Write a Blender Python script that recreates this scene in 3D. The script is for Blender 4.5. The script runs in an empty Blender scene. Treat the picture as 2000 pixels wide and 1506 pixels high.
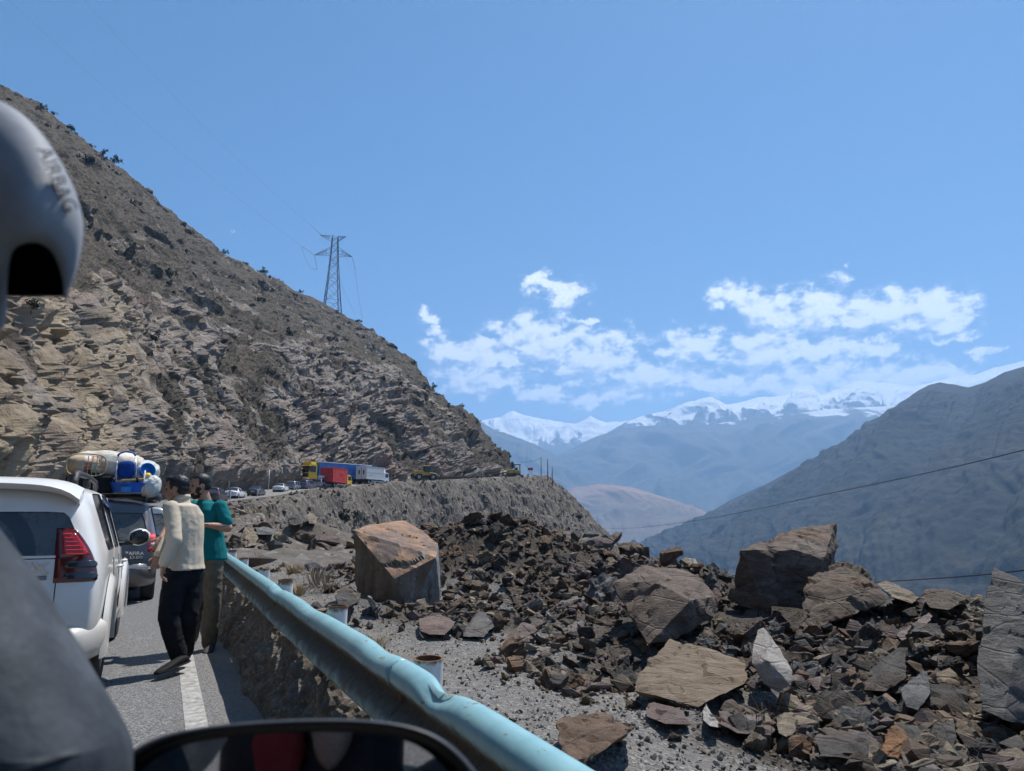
import bpy, bmesh, math, random
import numpy as np
from mathutils import Vector, Matrix, Quaternion

scene = bpy.context.scene
C = scene.collection
R = math.radians
random.seed(7)
RNG = np.random.default_rng(7)

# ------------------------------------------------------------------ camera
PITCH = R(10.28)
CAMZ = 1.42
FPX = 1389.0
cam_d = bpy.data.cameras.new('camera')
cam = bpy.data.objects.new('camera', cam_d)
C.objects.link(cam)
cam.location = (0, 0, CAMZ)
cam.rotation_euler = (R(90) + PITCH, 0, 0)
cam_d.sensor_width = 36.0
cam_d.lens = FPX * 36.0 / 2000.0
cam_d.clip_start = 0.03
cam_d.clip_end = 60000
cam_d.dof.use_dof = True
cam_d.dof.focus_distance = 11.0
cam_d.dof.aperture_fstop = 6.6
scene.camera = cam

# ------------------------------------------------------------------ colour, sampling
scene.view_settings.view_transform = 'Standard'
scene.view_settings.look = 'None'
scene.view_settings.gamma = 1
scene.view_settings.use_curve_mapping = False
scene.view_settings.exposure = 0.56
scene.render.engine = 'CYCLES'
scene.cycles.use_denoising = True
scene.cycles.max_bounces = 6
scene.cycles.diffuse_bounces = 3
scene.cycles.glossy_bounces = 3
scene.cycles.transmission_bounces = 4
scene.cycles.volume_bounces = 1

# ------------------------------------------------------------------ sun and sky
SUN_EL, SUN_AZ = R(64), R(38)          # azimuth measured from forward (+Y) towards the right (+X)
sun_d = bpy.data.lights.new('sun', 'SUN')
sun_d.energy = 5.0
sun_d.angle = R(0.53)
sun_d.color = (1.0, 0.955, 0.89)
sun = bpy.data.objects.new('sun', sun_d)
C.objects.link(sun)
to_sun = Vector((math.sin(SUN_AZ) * math.cos(SUN_EL), math.cos(SUN_AZ) * math.cos(SUN_EL), math.sin(SUN_EL)))
sun.rotation_euler = to_sun.to_track_quat('Z', 'Y').to_euler()

def P(px, py, Y):
    """point of the place seen at photo pixel (px,py), Y metres ahead"""
    u = (px - 1000.0) / FPX
    v = (753.0 - py) / FPX
    c, s = math.cos(PITCH), math.sin(PITCH)
    dy = c - v * s
    k = Y / dy
    return Vector((u * k, Y, CAMZ + (s + v * c) * k))

def azel(px, py):
    p = P(px, py, 1.0) - Vector((0, 0, CAMZ))
    p.normalize()
    return math.atan2(p.x, p.y), math.asin(p.z)

world = bpy.data.worlds.new('World')
scene.world = world
world.use_nodes = True
def build_world():
    nt = world.node_tree
    N, L = nt.nodes, nt.links
    N.clear()
    out = N.new('ShaderNodeOutputWorld')
    bg = N.new('ShaderNodeBackground')
    bg.inputs['Strength'].default_value = 0.064
    sky = N.new('ShaderNodeTexSky')
    sky.sky_type = 'NISHITA'
    sky.sun_disc = False
    sky.sun_elevation = SUN_EL
    sky.sun_rotation = SUN_AZ
    sky.altitude = 1900
    sky.air_density = 1.0
    sky.dust_density = 1.5
    sky.ozone_density = 2.2
    def math_n(op, a, b=None, clamp=False):
        n = N.new('ShaderNodeMath'); n.operation = op; n.use_clamp = clamp
        for i, x in enumerate((a, b)):
            if x is None: continue
            if isinstance(x, (int, float)): n.inputs[i].default_value = x
            else: L.new(x, n.inputs[i])
        return n.outputs[0]
    tc = N.new('ShaderNodeTexCoord')
    sep = N.new('ShaderNodeSeparateXYZ'); L.new(tc.outputs['Generated'], sep.inputs[0])
    az = math_n('ARCTAN2', sep.outputs[0], sep.outputs[1])
    el = math_n('ARCSINE', sep.outputs[2])
    comb = N.new('ShaderNodeCombineXYZ'); L.new(az, comb.inputs[0]); L.new(el, comb.inputs[1])
    AE = comb.outputs[0]
    # cumulus banks: each an ellipse of sky (centre, half-size in photo pixels), broken up by noise
    blobs = [(1060,672,125,62),(1160,700,120,55),(950,695,120,38),(1280,738,105,42),(885,690,70,30),
             (1100,575,62,30),(1055,548,40,20),(837,620,26,18),(842,650,32,8),
             (930,740,120,34),(1050,768,100,20),(1150,625,32,9),
             (1440,578,62,30),(1515,620,80,50),(1600,605,90,48),(1710,612,90,44),(1825,610,72,42),(1860,630,40,22),
             (1500,680,110,52),(1350,680,72,40),(1600,690,95,30),(1715,680,50,25),
             (1560,745,230,34),(1830,728,85,26),(1720,735,100,28),(1400,745,110,26),(1180,775,120,16),
             (1655,521,20,9),(452,457,9,10),(1350,563,11,6),(1840,662,46,9),(1915,685,30,8),(1545,572,25,8)]
    warp = N.new('ShaderNodeTexNoise'); warp.inputs['Scale'].default_value = 26; warp.inputs['Detail'].default_value = 6
    warp.inputs['Roughness'].default_value = 0.62
    L.new(AE, warp.inputs['Vector'])
    wv = N.new('ShaderNodeVectorMath'); wv.operation = 'SUBTRACT'; L.new(warp.outputs['Color'], wv.inputs[0]); wv.inputs[1].default_value = (.5, .5, .5)
    ws = N.new('ShaderNodeVectorMath'); ws.operation = 'MULTIPLY'; L.new(wv.outputs[0], ws.inputs[0]); ws.inputs[1].default_value = (.075, .05, 0)
    wa = N.new('ShaderNodeVectorMath'); wa.operation = 'ADD'; L.new(AE, wa.inputs[0]); L.new(ws.outputs[0], wa.inputs[1])
    W = wa.outputs[0]
    def density(vec):
        acc = None
        for (px, py, rx, ry) in blobs:
            a, e = azel(px, py)
            sa, se = rx / FPX * 0.95, ry / FPX * 1.1
            s = N.new('ShaderNodeVectorMath'); s.operation = 'SUBTRACT'; L.new(vec, s.inputs[0]); s.inputs[1].default_value = (a, e, 0)
            m = N.new('ShaderNodeVectorMath'); m.operation = 'MULTIPLY'; L.new(s.outputs[0], m.inputs[0]); m.inputs[1].default_value = (1/sa, 1/se, 0)
            ln = N.new('ShaderNodeVectorMath'); ln.operation = 'LENGTH'; L.new(m.outputs[0], ln.inputs[0])
            v = math_n('SUBTRACT', 1.25 if rx > 25 else (0.62 if rx < 12 else 0.8), ln.outputs['Value'])
            if acc is None: acc = v
            else:
                mx = N.new('ShaderNodeMath'); mx.operation = 'SMOOTH_MAX'; L.new(acc, mx.inputs[0]); L.new(v, mx.inputs[1]); mx.inputs[2].default_value = .25
                acc = mx.outputs[0]
        # the same kind of cloud low round the rest of the horizon
        nz = N.new('ShaderNodeTexNoise'); nz.inputs['Scale'].default_value = 6; nz.inputs['Detail'].default_value = 2
        L.new(vec, nz.inputs['Vector'])
        e2 = N.new('ShaderNodeSeparateXYZ'); L.new(vec, e2.inputs[0])
        band = math_n('SUBTRACT', 1.0, math_n('MULTIPLY', math_n('ABSOLUTE', math_n('SUBTRACT', e2.outputs[1], 0.17)), 8.0))
        side = math_n('MULTIPLY', math_n('SUBTRACT', math_n('ABSOLUTE', e2.outputs[0]), 0.72), 6.0, True)
        far = math_n('SUBTRACT', math_n('MULTIPLY', math_n('SUBTRACT', nz.outputs[0], 0.42), 6.0), math_n('SUBTRACT', 1.0, band))
        far = math_n('MULTIPLY', far, side)
        acc = math_n('MAXIMUM', acc, math_n('MINIMUM', far, 1.0))
        return math_n('MAXIMUM', acc, 0.0)
    def fine(vec, sc, det):
        n = N.new('ShaderNodeTexNoise'); n.inputs['Scale'].default_value = sc; n.inputs['Detail'].default_value = det; n.inputs['Roughness'].default_value = .6
        L.new(vec, n.inputs['Vector'])
        return n.outputs[0]
    # puffs: billowed noise, flattened a little
    mp = N.new('ShaderNodeVectorMath'); mp.operation = 'MULTIPLY'; L.new(AE, mp.inputs[0]); mp.inputs[1].default_value = (1, 1.5, 1)
    f1 = fine(mp.outputs[0], 34, 9)
    D = density(W)
    full = math_n('ADD', math_n('MULTIPLY', D, 1.15), math_n('MULTIPLY', math_n('MULTIPLY', math_n('SUBTRACT', f1, 0.56), 3.2), math_n('MULTIPLY', D, 3.0, True)))
    alpha = N.new('ShaderNodeMapRange'); alpha.interpolation_type = 'SMOOTHSTEP'
    L.new(full, alpha.inputs[0]); alpha.inputs[1].default_value = 0.0; alpha.inputs[2].default_value = 0.80
    # thickness seen from the sun's side: sample the puffs a little towards the sun (up and right)
    off = N.new('ShaderNodeVectorMath'); off.operation = 'ADD'; L.new(mp.outputs[0], off.inputs[0]); off.inputs[1].default_value = (0.006, 0.016, 0)
    f2 = fine(off.outputs[0], 34, 4)
    relief = math_n('MULTIPLY', math_n('SUBTRACT', f1, f2), 4.2)
    up_ = N.new('ShaderNodeVectorMath'); up_.operation = 'ADD'; L.new(W, up_.inputs[0]); up_.inputs[1].default_value = (0.010, 0.024, 0)
    D2 = density(up_.outputs[0])
    under = math_n('MULTIPLY', math_n('SUBTRACT', D, D2), 0.85)        # thick above: we look at the shaded belly
    bright = math_n('ADD', math_n('ADD', 0.62, under), math_n('MULTIPLY', relief, 1.0), True)
    ramp = N.new('ShaderNodeValToRGB')
    L.new(bright, ramp.inputs[0])
    ramp.color_ramp.elements[0].position = 0.1; ramp.color_ramp.elements[0].color = (6.6, 8.0, 10.2, 1)
    ramp.color_ramp.elements[1].position = 0.95; ramp.color_ramp.elements[1].color = (16.5, 16.5, 16.5, 1)
    am = math_n('MULTIPLY', alpha.outputs[0], 0.95)
    mix = N.new('ShaderNodeMix'); mix.data_type = 'RGBA'
    L.new(am, mix.inputs[0])
    # a touch more saturated, as the phone's camera records it
    hs = N.new('ShaderNodeHueSaturation'); hs.inputs['Saturation'].default_value = 1.42; hs.inputs['Hue'].default_value = 0.496
    L.new(sky.outputs[0], hs.inputs['Color'])
    L.new(hs.outputs[0], mix.inputs[6]); L.new(ramp.outputs[0], mix.inputs[7])
    L.new(mix.outputs[2], bg.inputs['Color'])
    L.new(bg.outputs[0], out.inputs['Surface'])
build_world()
# ------------------------------------------------------------------ helpers
def tag(o, label=None, cat=None, group=None, kind=None):
    if label: o['label'] = label
    if cat: o['category'] = cat
    if group: o['group'] = group
    if kind: o['kind'] = kind
    return o

def link(name, me, mats=None, parent=None, loc=None, rot=None):
    o = bpy.data.objects.new(name, me)
    C.objects.link(o)
    if mats is not None:
        if not isinstance(mats, (list, tuple)): mats = [mats]
        if len(me.materials) == 0:
            for m in mats: me.materials.append(m)
    if parent is not None: o.parent = parent
    if loc is not None: o.location = loc
    if rot is not None: o.rotation_euler = rot
    return o

def empty(name, loc=(0, 0, 0), rz=0.0):
    o = bpy.data.objects.new(name, None)
    C.objects.link(o)
    o.location = loc
    o.rotation_euler = (0, 0, rz)
    o.empty_display_size = 0.2
    return o

def copy_tree(o, parent=None):
    c = o.copy()
    C.objects.link(c)
    if parent is not None: c.parent = parent
    for ch in list(o.children):
        copy_tree(ch, c)
    return c

def np_mesh(name, V, F, smooth=False):
    V = np.ascontiguousarray(V, dtype=np.float32); F = np.ascontiguousarray(F, dtype=np.int32)
    me = bpy.data.meshes.new(name)
    k = F.shape[1]
    me.vertices.add(len(V)); me.vertices.foreach_set('co', V.ravel())
    me.loops.add(F.size); me.loops.foreach_set('vertex_index', F.ravel())
    me.polygons.add(len(F))
    me.polygons.foreach_set('loop_start', np.arange(0, F.size, k, dtype=np.int32))
    me.polygons.foreach_set('loop_total', np.full(len(F), k, dtype=np.int32))
    me.polygons.foreach_set('use_smooth', np.full(len(F), smooth))
    me.update(calc_edges=True)
    return me

def grid_faces(nu, nv, wrap=False):
    i = np.arange(nu - (0 if wrap else 1))[:, None]; j = np.arange(nv - 1)[None, :]
    i2 = (i + 1) % nu
    return np.stack([(i * nv + j), (i2 * nv + j), (i2 * nv + j + 1), (i * nv + j + 1)], -1).reshape(-1, 4)

def attr(me, name, vals):
    a = me.attributes.new(name, 'FLOAT', 'POINT')
    a.data.foreach_set('value', np.ascontiguousarray(vals, dtype=np.float32).ravel())

def bm_mesh(name, bm, smooth=False):
    me = bpy.data.meshes.new(name)
    bm.normal_update()
    bm.to_mesh(me); bm.free()
    if smooth: me.polygons.foreach_set('use_smooth', [True] * len(me.polygons))
    return me

def obj(name, bm, mat, parent=None, smooth=False, loc=None, rot=None):
    return link(name, bm_mesh(name, bm, smooth), mat, parent, loc, rot)

def soften(o, angle=35):
    o.data.polygons.foreach_set('use_smooth', [True] * len(o.data.polygons))
    o.data.set_sharp_from_angle(angle=R(angle))
    return o

# shapes added to a bmesh
def add_box(bm, lo, hi, bevel=0.0, M=None, seg=1):
    lo, hi = Vector(lo), Vector(hi)
    r = bmesh.ops.create_cube(bm, size=1.0)
    vs = r['verts']
    c = (lo + hi) / 2; s = hi - lo
    for v in vs: v.co = Vector((v.co.x * s.x, v.co.y * s.y, v.co.z * s.z)) + c
    if bevel > 0:
        es = list({e for v in vs for e in v.link_edges})
        r2 = bmesh.ops.bevel(bm, geom=es, offset=bevel, segments=seg, affect='EDGES', profile=0.6)
        vs = list({v for f in r2['faces'] for v in f.verts} | {v for v in vs if v.is_valid})
    if M is not None:
        for v in vs: v.co = M @ v.co
    return vs

def add_tube(bm, pts, r, seg=10, cap=True, closed=False, squash=None):
    pts = [Vector(p) for p in pts]
    n = len(pts)
    rr = r if isinstance(r, (list, tuple)) else [r] * n
    rings = []
    up = None
    for i in range(n):
        a = pts[i - 1] if (i > 0 or closed) else pts[i]
        b = pts[(i + 1) % n] if (i < n - 1 or closed) else pts[i]
        d = (b - a)
        if d.length < 1e-9: d = Vector((0, 0, 1))
        d.normalize()
        if up is None:
            up = Vector((0, 0, 1)) if abs(d.z) < 0.95 else Vector((1, 0, 0))
        x = up.cross(d)
        if x.length < 1e-6: x = Vector((0, 1, 0)).cross(d)
        x.normalize(); y = d.cross(x); up = y
        sx, sy = (1, 1) if squash is None else squash
        rings.append([bm.verts.new(pts[i] + x * math.cos(2*math.pi*k/seg) * rr[i] * sx + y * math.sin(2*math.pi*k/seg) * rr[i] * sy) for k in range(seg)])
    m = n if closed else n - 1
    for i in range(m):
        A, B = rings[i], rings[(i + 1) % n]
        for k in range(seg):
            bm.faces.new((A[k], A[(k+1) % seg], B[(k+1) % seg], B[k]))
    if cap and not closed:
        bm.faces.new(list(reversed(rings[0]))); bm.faces.new(rings[-1])
    return [v for rg in rings for v in rg]

def add_lathe(bm, prof, seg=24, M=None):
    """prof: (radius, height) along local X axis as spin axis"""
    rings = []
    for (r, h) in prof:
        rings.append([bm.verts.new((h, r * math.cos(2*math.pi*k/seg), r * math.sin(2*math.pi*k/seg))) for k in range(seg)])
    for A, B in zip(rings, rings[1:]):
        for k in range(seg):
            bm.faces.new((A[k], A[(k+1) % seg], B[(k+1) % seg], B[k]))
    vs = [v for rg in rings for v in rg]
    if M is not None:
        for v in vs: v.co = M @ v.co
    return vs

def add_prism(bm, outline, d, M=None):
    """outline: list of 2D (a,b) in local XZ, extruded along local Y from 0 to d"""
    A = [bm.verts.new((a, 0, b)) for a, b in outline]
    B = [bm.verts.new((a, d, b)) for a, b in outline]
    n = len(outline)
    bm.faces.new(A); bm.faces.new(list(reversed(B)))
    for k in range(n):
        bm.faces.new((A[k], B[k], B[(k+1) % n], A[(k+1) % n]))
    if M is not None:
        for v in A + B: v.co = M @ v.co
    return A + B

def add_ball(bm, c, r, M=None, sub=2):
    rr = r if isinstance(r, (tuple, list)) else (r, r, r)
    q = bmesh.ops.create_icosphere(bm, subdivisions=sub, radius=1.0)
    for v in q['verts']:
        v.co = Vector((v.co.x*rr[0], v.co.y*rr[1], v.co.z*rr[2]))
        if M is not None: v.co = M @ v.co
        v.co += Vector(c)
    return q['verts']

def apply_mods(o):
    dg = bpy.context.evaluated_depsgraph_get()
    dg.update()
    ev = o.evaluated_get(dg)
    me = bpy.data.meshes.new_from_object(ev, depsgraph=dg)
    o.modifiers.clear()
    old = o.data
    o.data = me
    if old.users == 0: bpy.data.meshes.remove(old)
    return o

# ------------------------------------------------------------------ noise in numpy
def _h(ix, iy, iz, seed):
    h = (ix.astype(np.uint32) * np.uint32(374761393) + iy.astype(np.uint32) * np.uint32(668265263)
         + iz.astype(np.uint32) * np.uint32(2147483647 - 58) + np.uint32((seed * 974711) & 0xffffffff))
    h = (h ^ (h >> np.uint32(13))) * np.uint32(1274126177)
    h ^= h >> np.uint32(16)
    h = h * np.uint32(2246822519)
    h ^= h >> np.uint32(15)
    return h

def vnoise(p, seed=0):
    p = np.asarray(p, dtype=np.float32)
    i = np.floor(p); f = p - i; i = i.astype(np.int32)
    u = f * f * f * (f * (f * 6 - 15) + 10)
    out = np.zeros(len(p), dtype=np.float32)
    for dx in (0, 1):
        wx = u[:, 0] if dx else 1 - u[:, 0]
        for dy in (0, 1):
            wy = u[:, 1] if dy else 1 - u[:, 1]
            for dz in (0, 1):
                wz = u[:, 2] if dz else 1 - u[:, 2]
                h = _h(i[:, 0] + dx, i[:, 1] + dy, i[:, 2] + dz, seed)
                # gradient noise
                gx = ((h & np.uint32(1023)).astype(np.float32) / 511.5 - 1)
                gy = (((h >> np.uint32(10)) & np.uint32(1023)).astype(np.float32) / 511.5 - 1)
                gz = (((h >> np.uint32(20)) & np.uint32(1023)).astype(np.float32) / 511.5 - 1)
                out += wx * wy * wz * (gx * (f[:, 0] - dx) + gy * (f[:, 1] - dy) + gz * (f[:, 2] - dz))
    return out * 1.3

def fbm(p, octv=4, seed=0, gain=0.5, lac=2.03):
    p = np.asarray(p, dtype=np.float32)
    a, s = 1.0, np.zeros(len(p), dtype=np.float32)
    for k in range(octv):
        s += a * vnoise(p, seed + k * 17)
        p = p * lac + 11.3; a *= gain
    return s

def ridged(p, octv=4, seed=0, gain=0.5):
    p = np.asarray(p, dtype=np.float32)
    a, s, t = 1.0, np.zeros(len(p), dtype=np.float32), 0
    for k in range(octv):
        s += a * (1 - 2.2 * np.abs(vnoise(p, seed + k * 17))); t += a
        p = p * 2.03 + 7.7; a *= gain
    return s / t

def cells(p, seed=0):
    """-> random value of the nearest cell, a tilt value inside the cell, distance to the border"""
    p = np.asarray(p, dtype=np.float32)
    i = np.floor(p).astype(np.int32)
    n = len(p)
    f1 = np.full(n, 9., np.float32); f2 = np.full(n, 9., np.float32)
    rid = np.zeros(n, np.float32); tilt = np.zeros(n, np.float32)
    for dx in (-1, 0, 1):
        for dy in (-1, 0, 1):
            for dz in (-1, 0, 1):
                c = i + np.array([dx, dy, dz], np.int32)
                h = _h(c[:, 0], c[:, 1], c[:, 2], seed)
                q = np.stack([(h & np.uint32(1023)), (h >> np.uint32(10)) & np.uint32(1023), (h >> np.uint32(20)) & np.uint32(1023)], -1).astype(np.float32) / 1023
                v = p - (c + q)
                d = (v * v).sum(1)
                nr = d < f1
                f2 = np.where(nr, f1, np.minimum(f2, d))
                f1 = np.where(nr, d, f1)
                h2 = _h(c[:, 0] + 77, c[:, 1] - 13, c[:, 2] + 5, seed + 3)
                r = (h2 & np.uint32(1023)).astype(np.float32) / 1023
                t = (v[:, 0] * ((h2 >> np.uint32(10) & np.uint32(1023)).astype(np.float32) / 511.5 - 1)
                     + v[:, 1] * ((h2 >> np.uint32(20) & np.uint32(1023)).astype(np.float32) / 511.5 - 1)
                     + v[:, 2] * (q[:, 0] * 2 - 1))
                rid = np.where(nr, r, rid); tilt = np.where(nr, t, tilt)
    return rid, tilt, np.sqrt(f2) - np.sqrt(f1)

def sstep(a, b, x):
    t = np.clip((x - a) / (b - a), 0, 1)
    return t * t * (3 - 2 * t)

def catmull(pts, step):
    pts = np.asarray(pts, dtype=np.float64)
    P0 = np.vstack([2*pts[0]-pts[1], pts, 2*pts[-1]-pts[-2]])
    out = []
    for i in range(1, len(P0) - 2):
        a, b, c, d = P0[i-1], P0[i], P0[i+1], P0[i+2]
        n = max(2, int(np.linalg.norm(c - b) / step))
        t = np.linspace(0, 1, n, endpoint=False)[:, None]
        out.append(.5 * ((2*b) + (-a + c) * t + (2*a - 5*b + 4*c - d) * t**2 + (-a + 3*b - 3*c + d) * t**3))
    out.append(pts[-1:])
    return np.vstack(out)

def normals_grid(G):
    du = np.gradient(G, axis=0); dv = np.gradient(G, axis=1)
    n = np.cross(du, dv)
    n /= np.linalg.norm(n, axis=2, keepdims=True) + 1e-9
    return n

# ------------------------------------------------------------------ materials
class Mat:
    """a small wrapper for writing node materials"""
    def __init__(self, name, rough=0.7, metal=0.0, spec=0.5, coat=0.0):
        self.m = bpy.data.materials.new(name); self.m.use_nodes = True
        self.N = self.m.node_tree.nodes; self.L = self.m.node_tree.links
        self.b = self.N['Principled BSDF']
        self.b.inputs['Roughness'].default_value = rough
        self.b.inputs['Metallic'].default_value = metal
        self.b.inputs['Specular IOR Level'].default_value = spec
        self.b.inputs['Coat Weight'].default_value = coat
        self.b.inputs['Coat Roughness'].default_value = 0.05
        self._tc = None
    def coord(self, kind='Object', scale=None, rot=None):
        if self._tc is None: self._tc = self.N.new('ShaderNodeTexCoord')
        o = self._tc.outputs[kind]
        if scale is not None or rot is not None:
            mp = self.N.new('ShaderNodeMapping')
            if scale is not None: mp.inputs['Scale'].default_value = scale
            if rot is not None: mp.inputs['Rotation'].default_value = rot
            self.L.new(o, mp.inputs[0]); o = mp.outputs[0]
        return o
    def noise(self, scale, detail=4, rough=0.55, vec=None, dist=0.0):
        n = self.N.new('ShaderNodeTexNoise')
        n.inputs['Scale'].default_value = scale; n.inputs['Detail'].default_value = detail
        n.inputs['Roughness'].default_value = rough; n.inputs['Distortion'].default_value = dist
        self.L.new(vec if vec is not None else self.coord(), n.inputs['Vector'])
        return n.outputs[0]
    def voro(self, scale, vec=None, feature='F1', out='Distance', rand=1.0):
        n = self.N.new('ShaderNodeTexVoronoi'); n.feature = feature
        n.inputs['Scale'].default_value = scale; n.inputs['Randomness'].default_value = rand
        self.L.new(vec if vec is not None else self.coord(), n.inputs['Vector'])
        return n.outputs[out]
    def attr(self, name):
        n = self.N.new('ShaderNodeAttribute'); n.attribute_name = name
        return n.outputs['Fac']
    def rand(self):
        return self.N.new('ShaderNodeObjectInfo').outputs['Random']
    def ramp(self, fac, stops, interp='LINEAR'):
        n = self.N.new('ShaderNodeValToRGB'); n.color_ramp.interpolation = interp
        e = n.color_ramp.elements
        while len(e) < len(stops): e.new(0.5)
        for k, (p, c) in enumerate(stops):
            e[k].position = p
            e[k].color = tuple(c) + (1,) if len(c) == 3 else c
        self.L.new(fac, n.inputs[0])
        return n.outputs[0]
    def rng(self, fac, a, b, c=0., d=1.):
        n = self.N.new('ShaderNodeMapRange'); n.interpolation_type = 'SMOOTHSTEP'
        self.L.new(fac, n.inputs[0])
        for k, x in enumerate((a, b, c, d)): n.inputs[k+1].default_value = x
        return n.outputs[0]
    def mix(self, fac, a, b, blend='MIX'):
        n = self.N.new('ShaderNodeMix'); n.data_type = 'RGBA'; n.blend_type = blend
        for s, x in ((0, fac), (6, a), (7, b)):
            if isinstance(x, (int, float)): n.inputs[s].default_value = x
            elif isinstance(x, (tuple, list)): n.inputs[s].default_value = tuple(x) + (1,) if len(x) == 3 else x
            else: self.L.new(x, n.inputs[s])
        return n.outputs[2]
    def math(self, op, a, b=0.0, clamp=False):
        n = self.N.new('ShaderNodeMath'); n.operation = op; n.use_clamp = clamp
        for i, x in enumerate((a, b)):
            if isinstance(x, (int, float)): n.inputs[i].default_value = x
            else: self.L.new(x, n.inputs[i])
        return n.outputs[0]
    def geo(self, out):
        return self.N.new('ShaderNodeNewGeometry').outputs[out]
    def sepz(self, vec, k=2):
        n = self.N.new('ShaderNodeSeparateXYZ'); self.L.new(vec, n.inputs[0]); return n.outputs[k]
    def color(self, c):
        if isinstance(c, (tuple, list)): self.b.inputs['Base Color'].default_value = tuple(c) + (1,) if len(c) == 3 else c
        else: self.L.new(c, self.b.inputs['Base Color'])
        return self
    def rough(self, r):
        self.L.new(r, self.b.inputs['Roughness']); return self
    def bump(self, h, strength=0.5, dist=0.02):
        n = self.N.new('ShaderNodeBump'); n.inputs['Strength'].default_value = strength; n.inputs['Distance'].default_value = dist
        self.L.new(h, n.inputs['Height'])
        self.L.new(n.outputs[0], self.b.inputs['Normal'])
        return self

def plain(name, c, rough=0.6, metal=0.0, spec=0.5, coat=0.0, vary=0.25, scale=14, bump=0.0):
    m = Mat(name, rough, metal, spec, coat)
    n = m.noise(scale, 5)
    d = tuple(x * (1 - vary) for x in c); l = tuple(min(1, x * (1 + vary)) for x in c)
    m.color(m.ramp(n, [(0.3, d), (0.7, l)]))
    if bump: m.bump(m.noise(scale * 6, 4), 0.4, bump)
    return m.m
# ------------------------------------------------------------------ the road's course (centre of the queue's lane)
lane_pts = [(34.8,-75,-1.6),(17.9,-40,-.7),(3.3,-10,0),(-1.53,0,0),(-6.36,10,0),(-11.2,20,.12),(-16.1,30,.45),(-20.9,40,.9),(-25.6,50,1.35),(-29.7,60,1.85),
            (-32.4,72,2.5),(-34.2,88,3.35),(-35.3,100,4.0),(-36.5,112,4.85),(-36.3,120,5.5),(-34.3,127,6.05),(-31.6,133,6.6),
            (-27.2,146,7.8),(-18.6,160,8.9),(-8.5,177,10.2),(0,192,11.4),(4.5,206,12.3),(4.0,221,13.2),(-2,236,14),(-14,250,15),(-40,268,16),(-75,280,17.5)]
LANE = catmull(lane_pts, 0.6)
_d = np.gradient(LANE[:, :2], axis=0); _d /= np.linalg.norm(_d, axis=1, keepdims=True)
LDIR = _d
LRIGHT = np.stack([_d[:, 1], -_d[:, 0]], -1)
LS = np.concatenate([[0], np.cumsum(np.linalg.norm(np.diff(LANE[:, :2], axis=0), axis=1))])
S0 = LS[np.argmin(np.abs(LANE[:, 0] + 1.7) + np.abs(LANE[:, 1]))]      # arc length beside the camera

def lane_at_y(Y):
    k = int(np.argmin(np.abs(LANE[:, 1] - Y) + (LS > LS[-1] - 60) * 1e3))
    return k

def road_point(Y, off=0.0):
    k = lane_at_y(Y)
    p = LANE[k]
    return Vector((p[0] + LRIGHT[k, 0] * off, p[1] + LRIGHT[k, 1] * off, p[2])), math.atan2(-LDIR[k, 0], LDIR[k, 1])

def road_frame(x, y):
    """nearest course index, signed distance (right +), for arrays"""
    n = len(x); idx = np.zeros(n, np.int32)
    px = LANE[:, 0].astype(np.float32); py = LANE[:, 1].astype(np.float32)
    for a in range(0, n, 20000):
        xx = x[a:a+20000, None].astype(np.float32); yy = y[a:a+20000, None].astype(np.float32)
        idx[a:a+20000] = np.argmin((xx - px) ** 2 + (yy - py) ** 2, axis=1)
    dx, dy = x - LANE[idx, 0], y - LANE[idx, 1]
    lat = dx * LRIGHT[idx, 0] + dy * LRIGHT[idx, 1]
    dist = np.hypot(dx, dy)
    sgn = np.where(lat >= 0, 1.0, -1.0)
    s = LS[idx] + dx * LDIR[idx, 0] + dy * LDIR[idx, 1]
    al = np.clip(dx * LDIR[idx, 0] + dy * LDIR[idx, 1], -.4, .4)
    slope = np.gradient(LANE[:, 2], LS)
    return idx, np.where(np.abs(lat) > dist * .98, lat, sgn * dist), s - S0, LANE[idx, 2] + al * slope[idx]

EDGE = 1.70           # white edge line, right of the lane centre
RAILD = 2.33          # guard rail, right of the lane centre

HEAPS = [  # cx, cy, rx, ry, height, angle
    (0.1, 15.8, 3.1, 1.9, 1.0, 0.0), (-1.4, 16.4, 1.9, 1.7, 0.5, 0.0), (3.2, 14.6, 3.2, 2.4, 0.02, 0.0),
    (5.0, 9.8, 3.4, 2.2, 0.15, 0.0), (3.4, 9.4, 2.4, 2.4, 0.02, 0.0), (4.6, 7.0, 2.2, 1.8, 0.10, 0.0), (8.5, 9.5, 4.5, 4.0, 0.15, 0.0),
    (-0.6, 11.0, 2.6, 1.5, 0.10, 0.0), (1.3, 7.6, .8, .7, -0.55, 0.0), (0.2, 4.4, 1.0, 0.9, 0.06, 0.0), (-7.6, 21.5, 2.6, 2.6, 0.4, 0.0),
    # small rises that carry single boulders
    (3.25, 13.4, 1.0, .9, .52, 0), (-8.66, 24.4, .9, .9, .30, 0), (-9.2, 27.7, 1.2, 1.1, .75, 0), (-9.1, 31.9, 1.5, 1.1, .70, 0), (-2.25, 10.4, .5, .5, .25, 0), (1.03, 17.2, .8, .7, .28, 0), (-.93, 9.3, .5, .5, .12, 0), (1.3, 5.4, .6, .35, .12, 0), (.5, 4.6, .5, .4, .08, 0), (3.3, 5.0, 1.5, .9, -.17, 0), (3.6, 6.7, 1.4, 1.1, -.16, 0),
]

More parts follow.
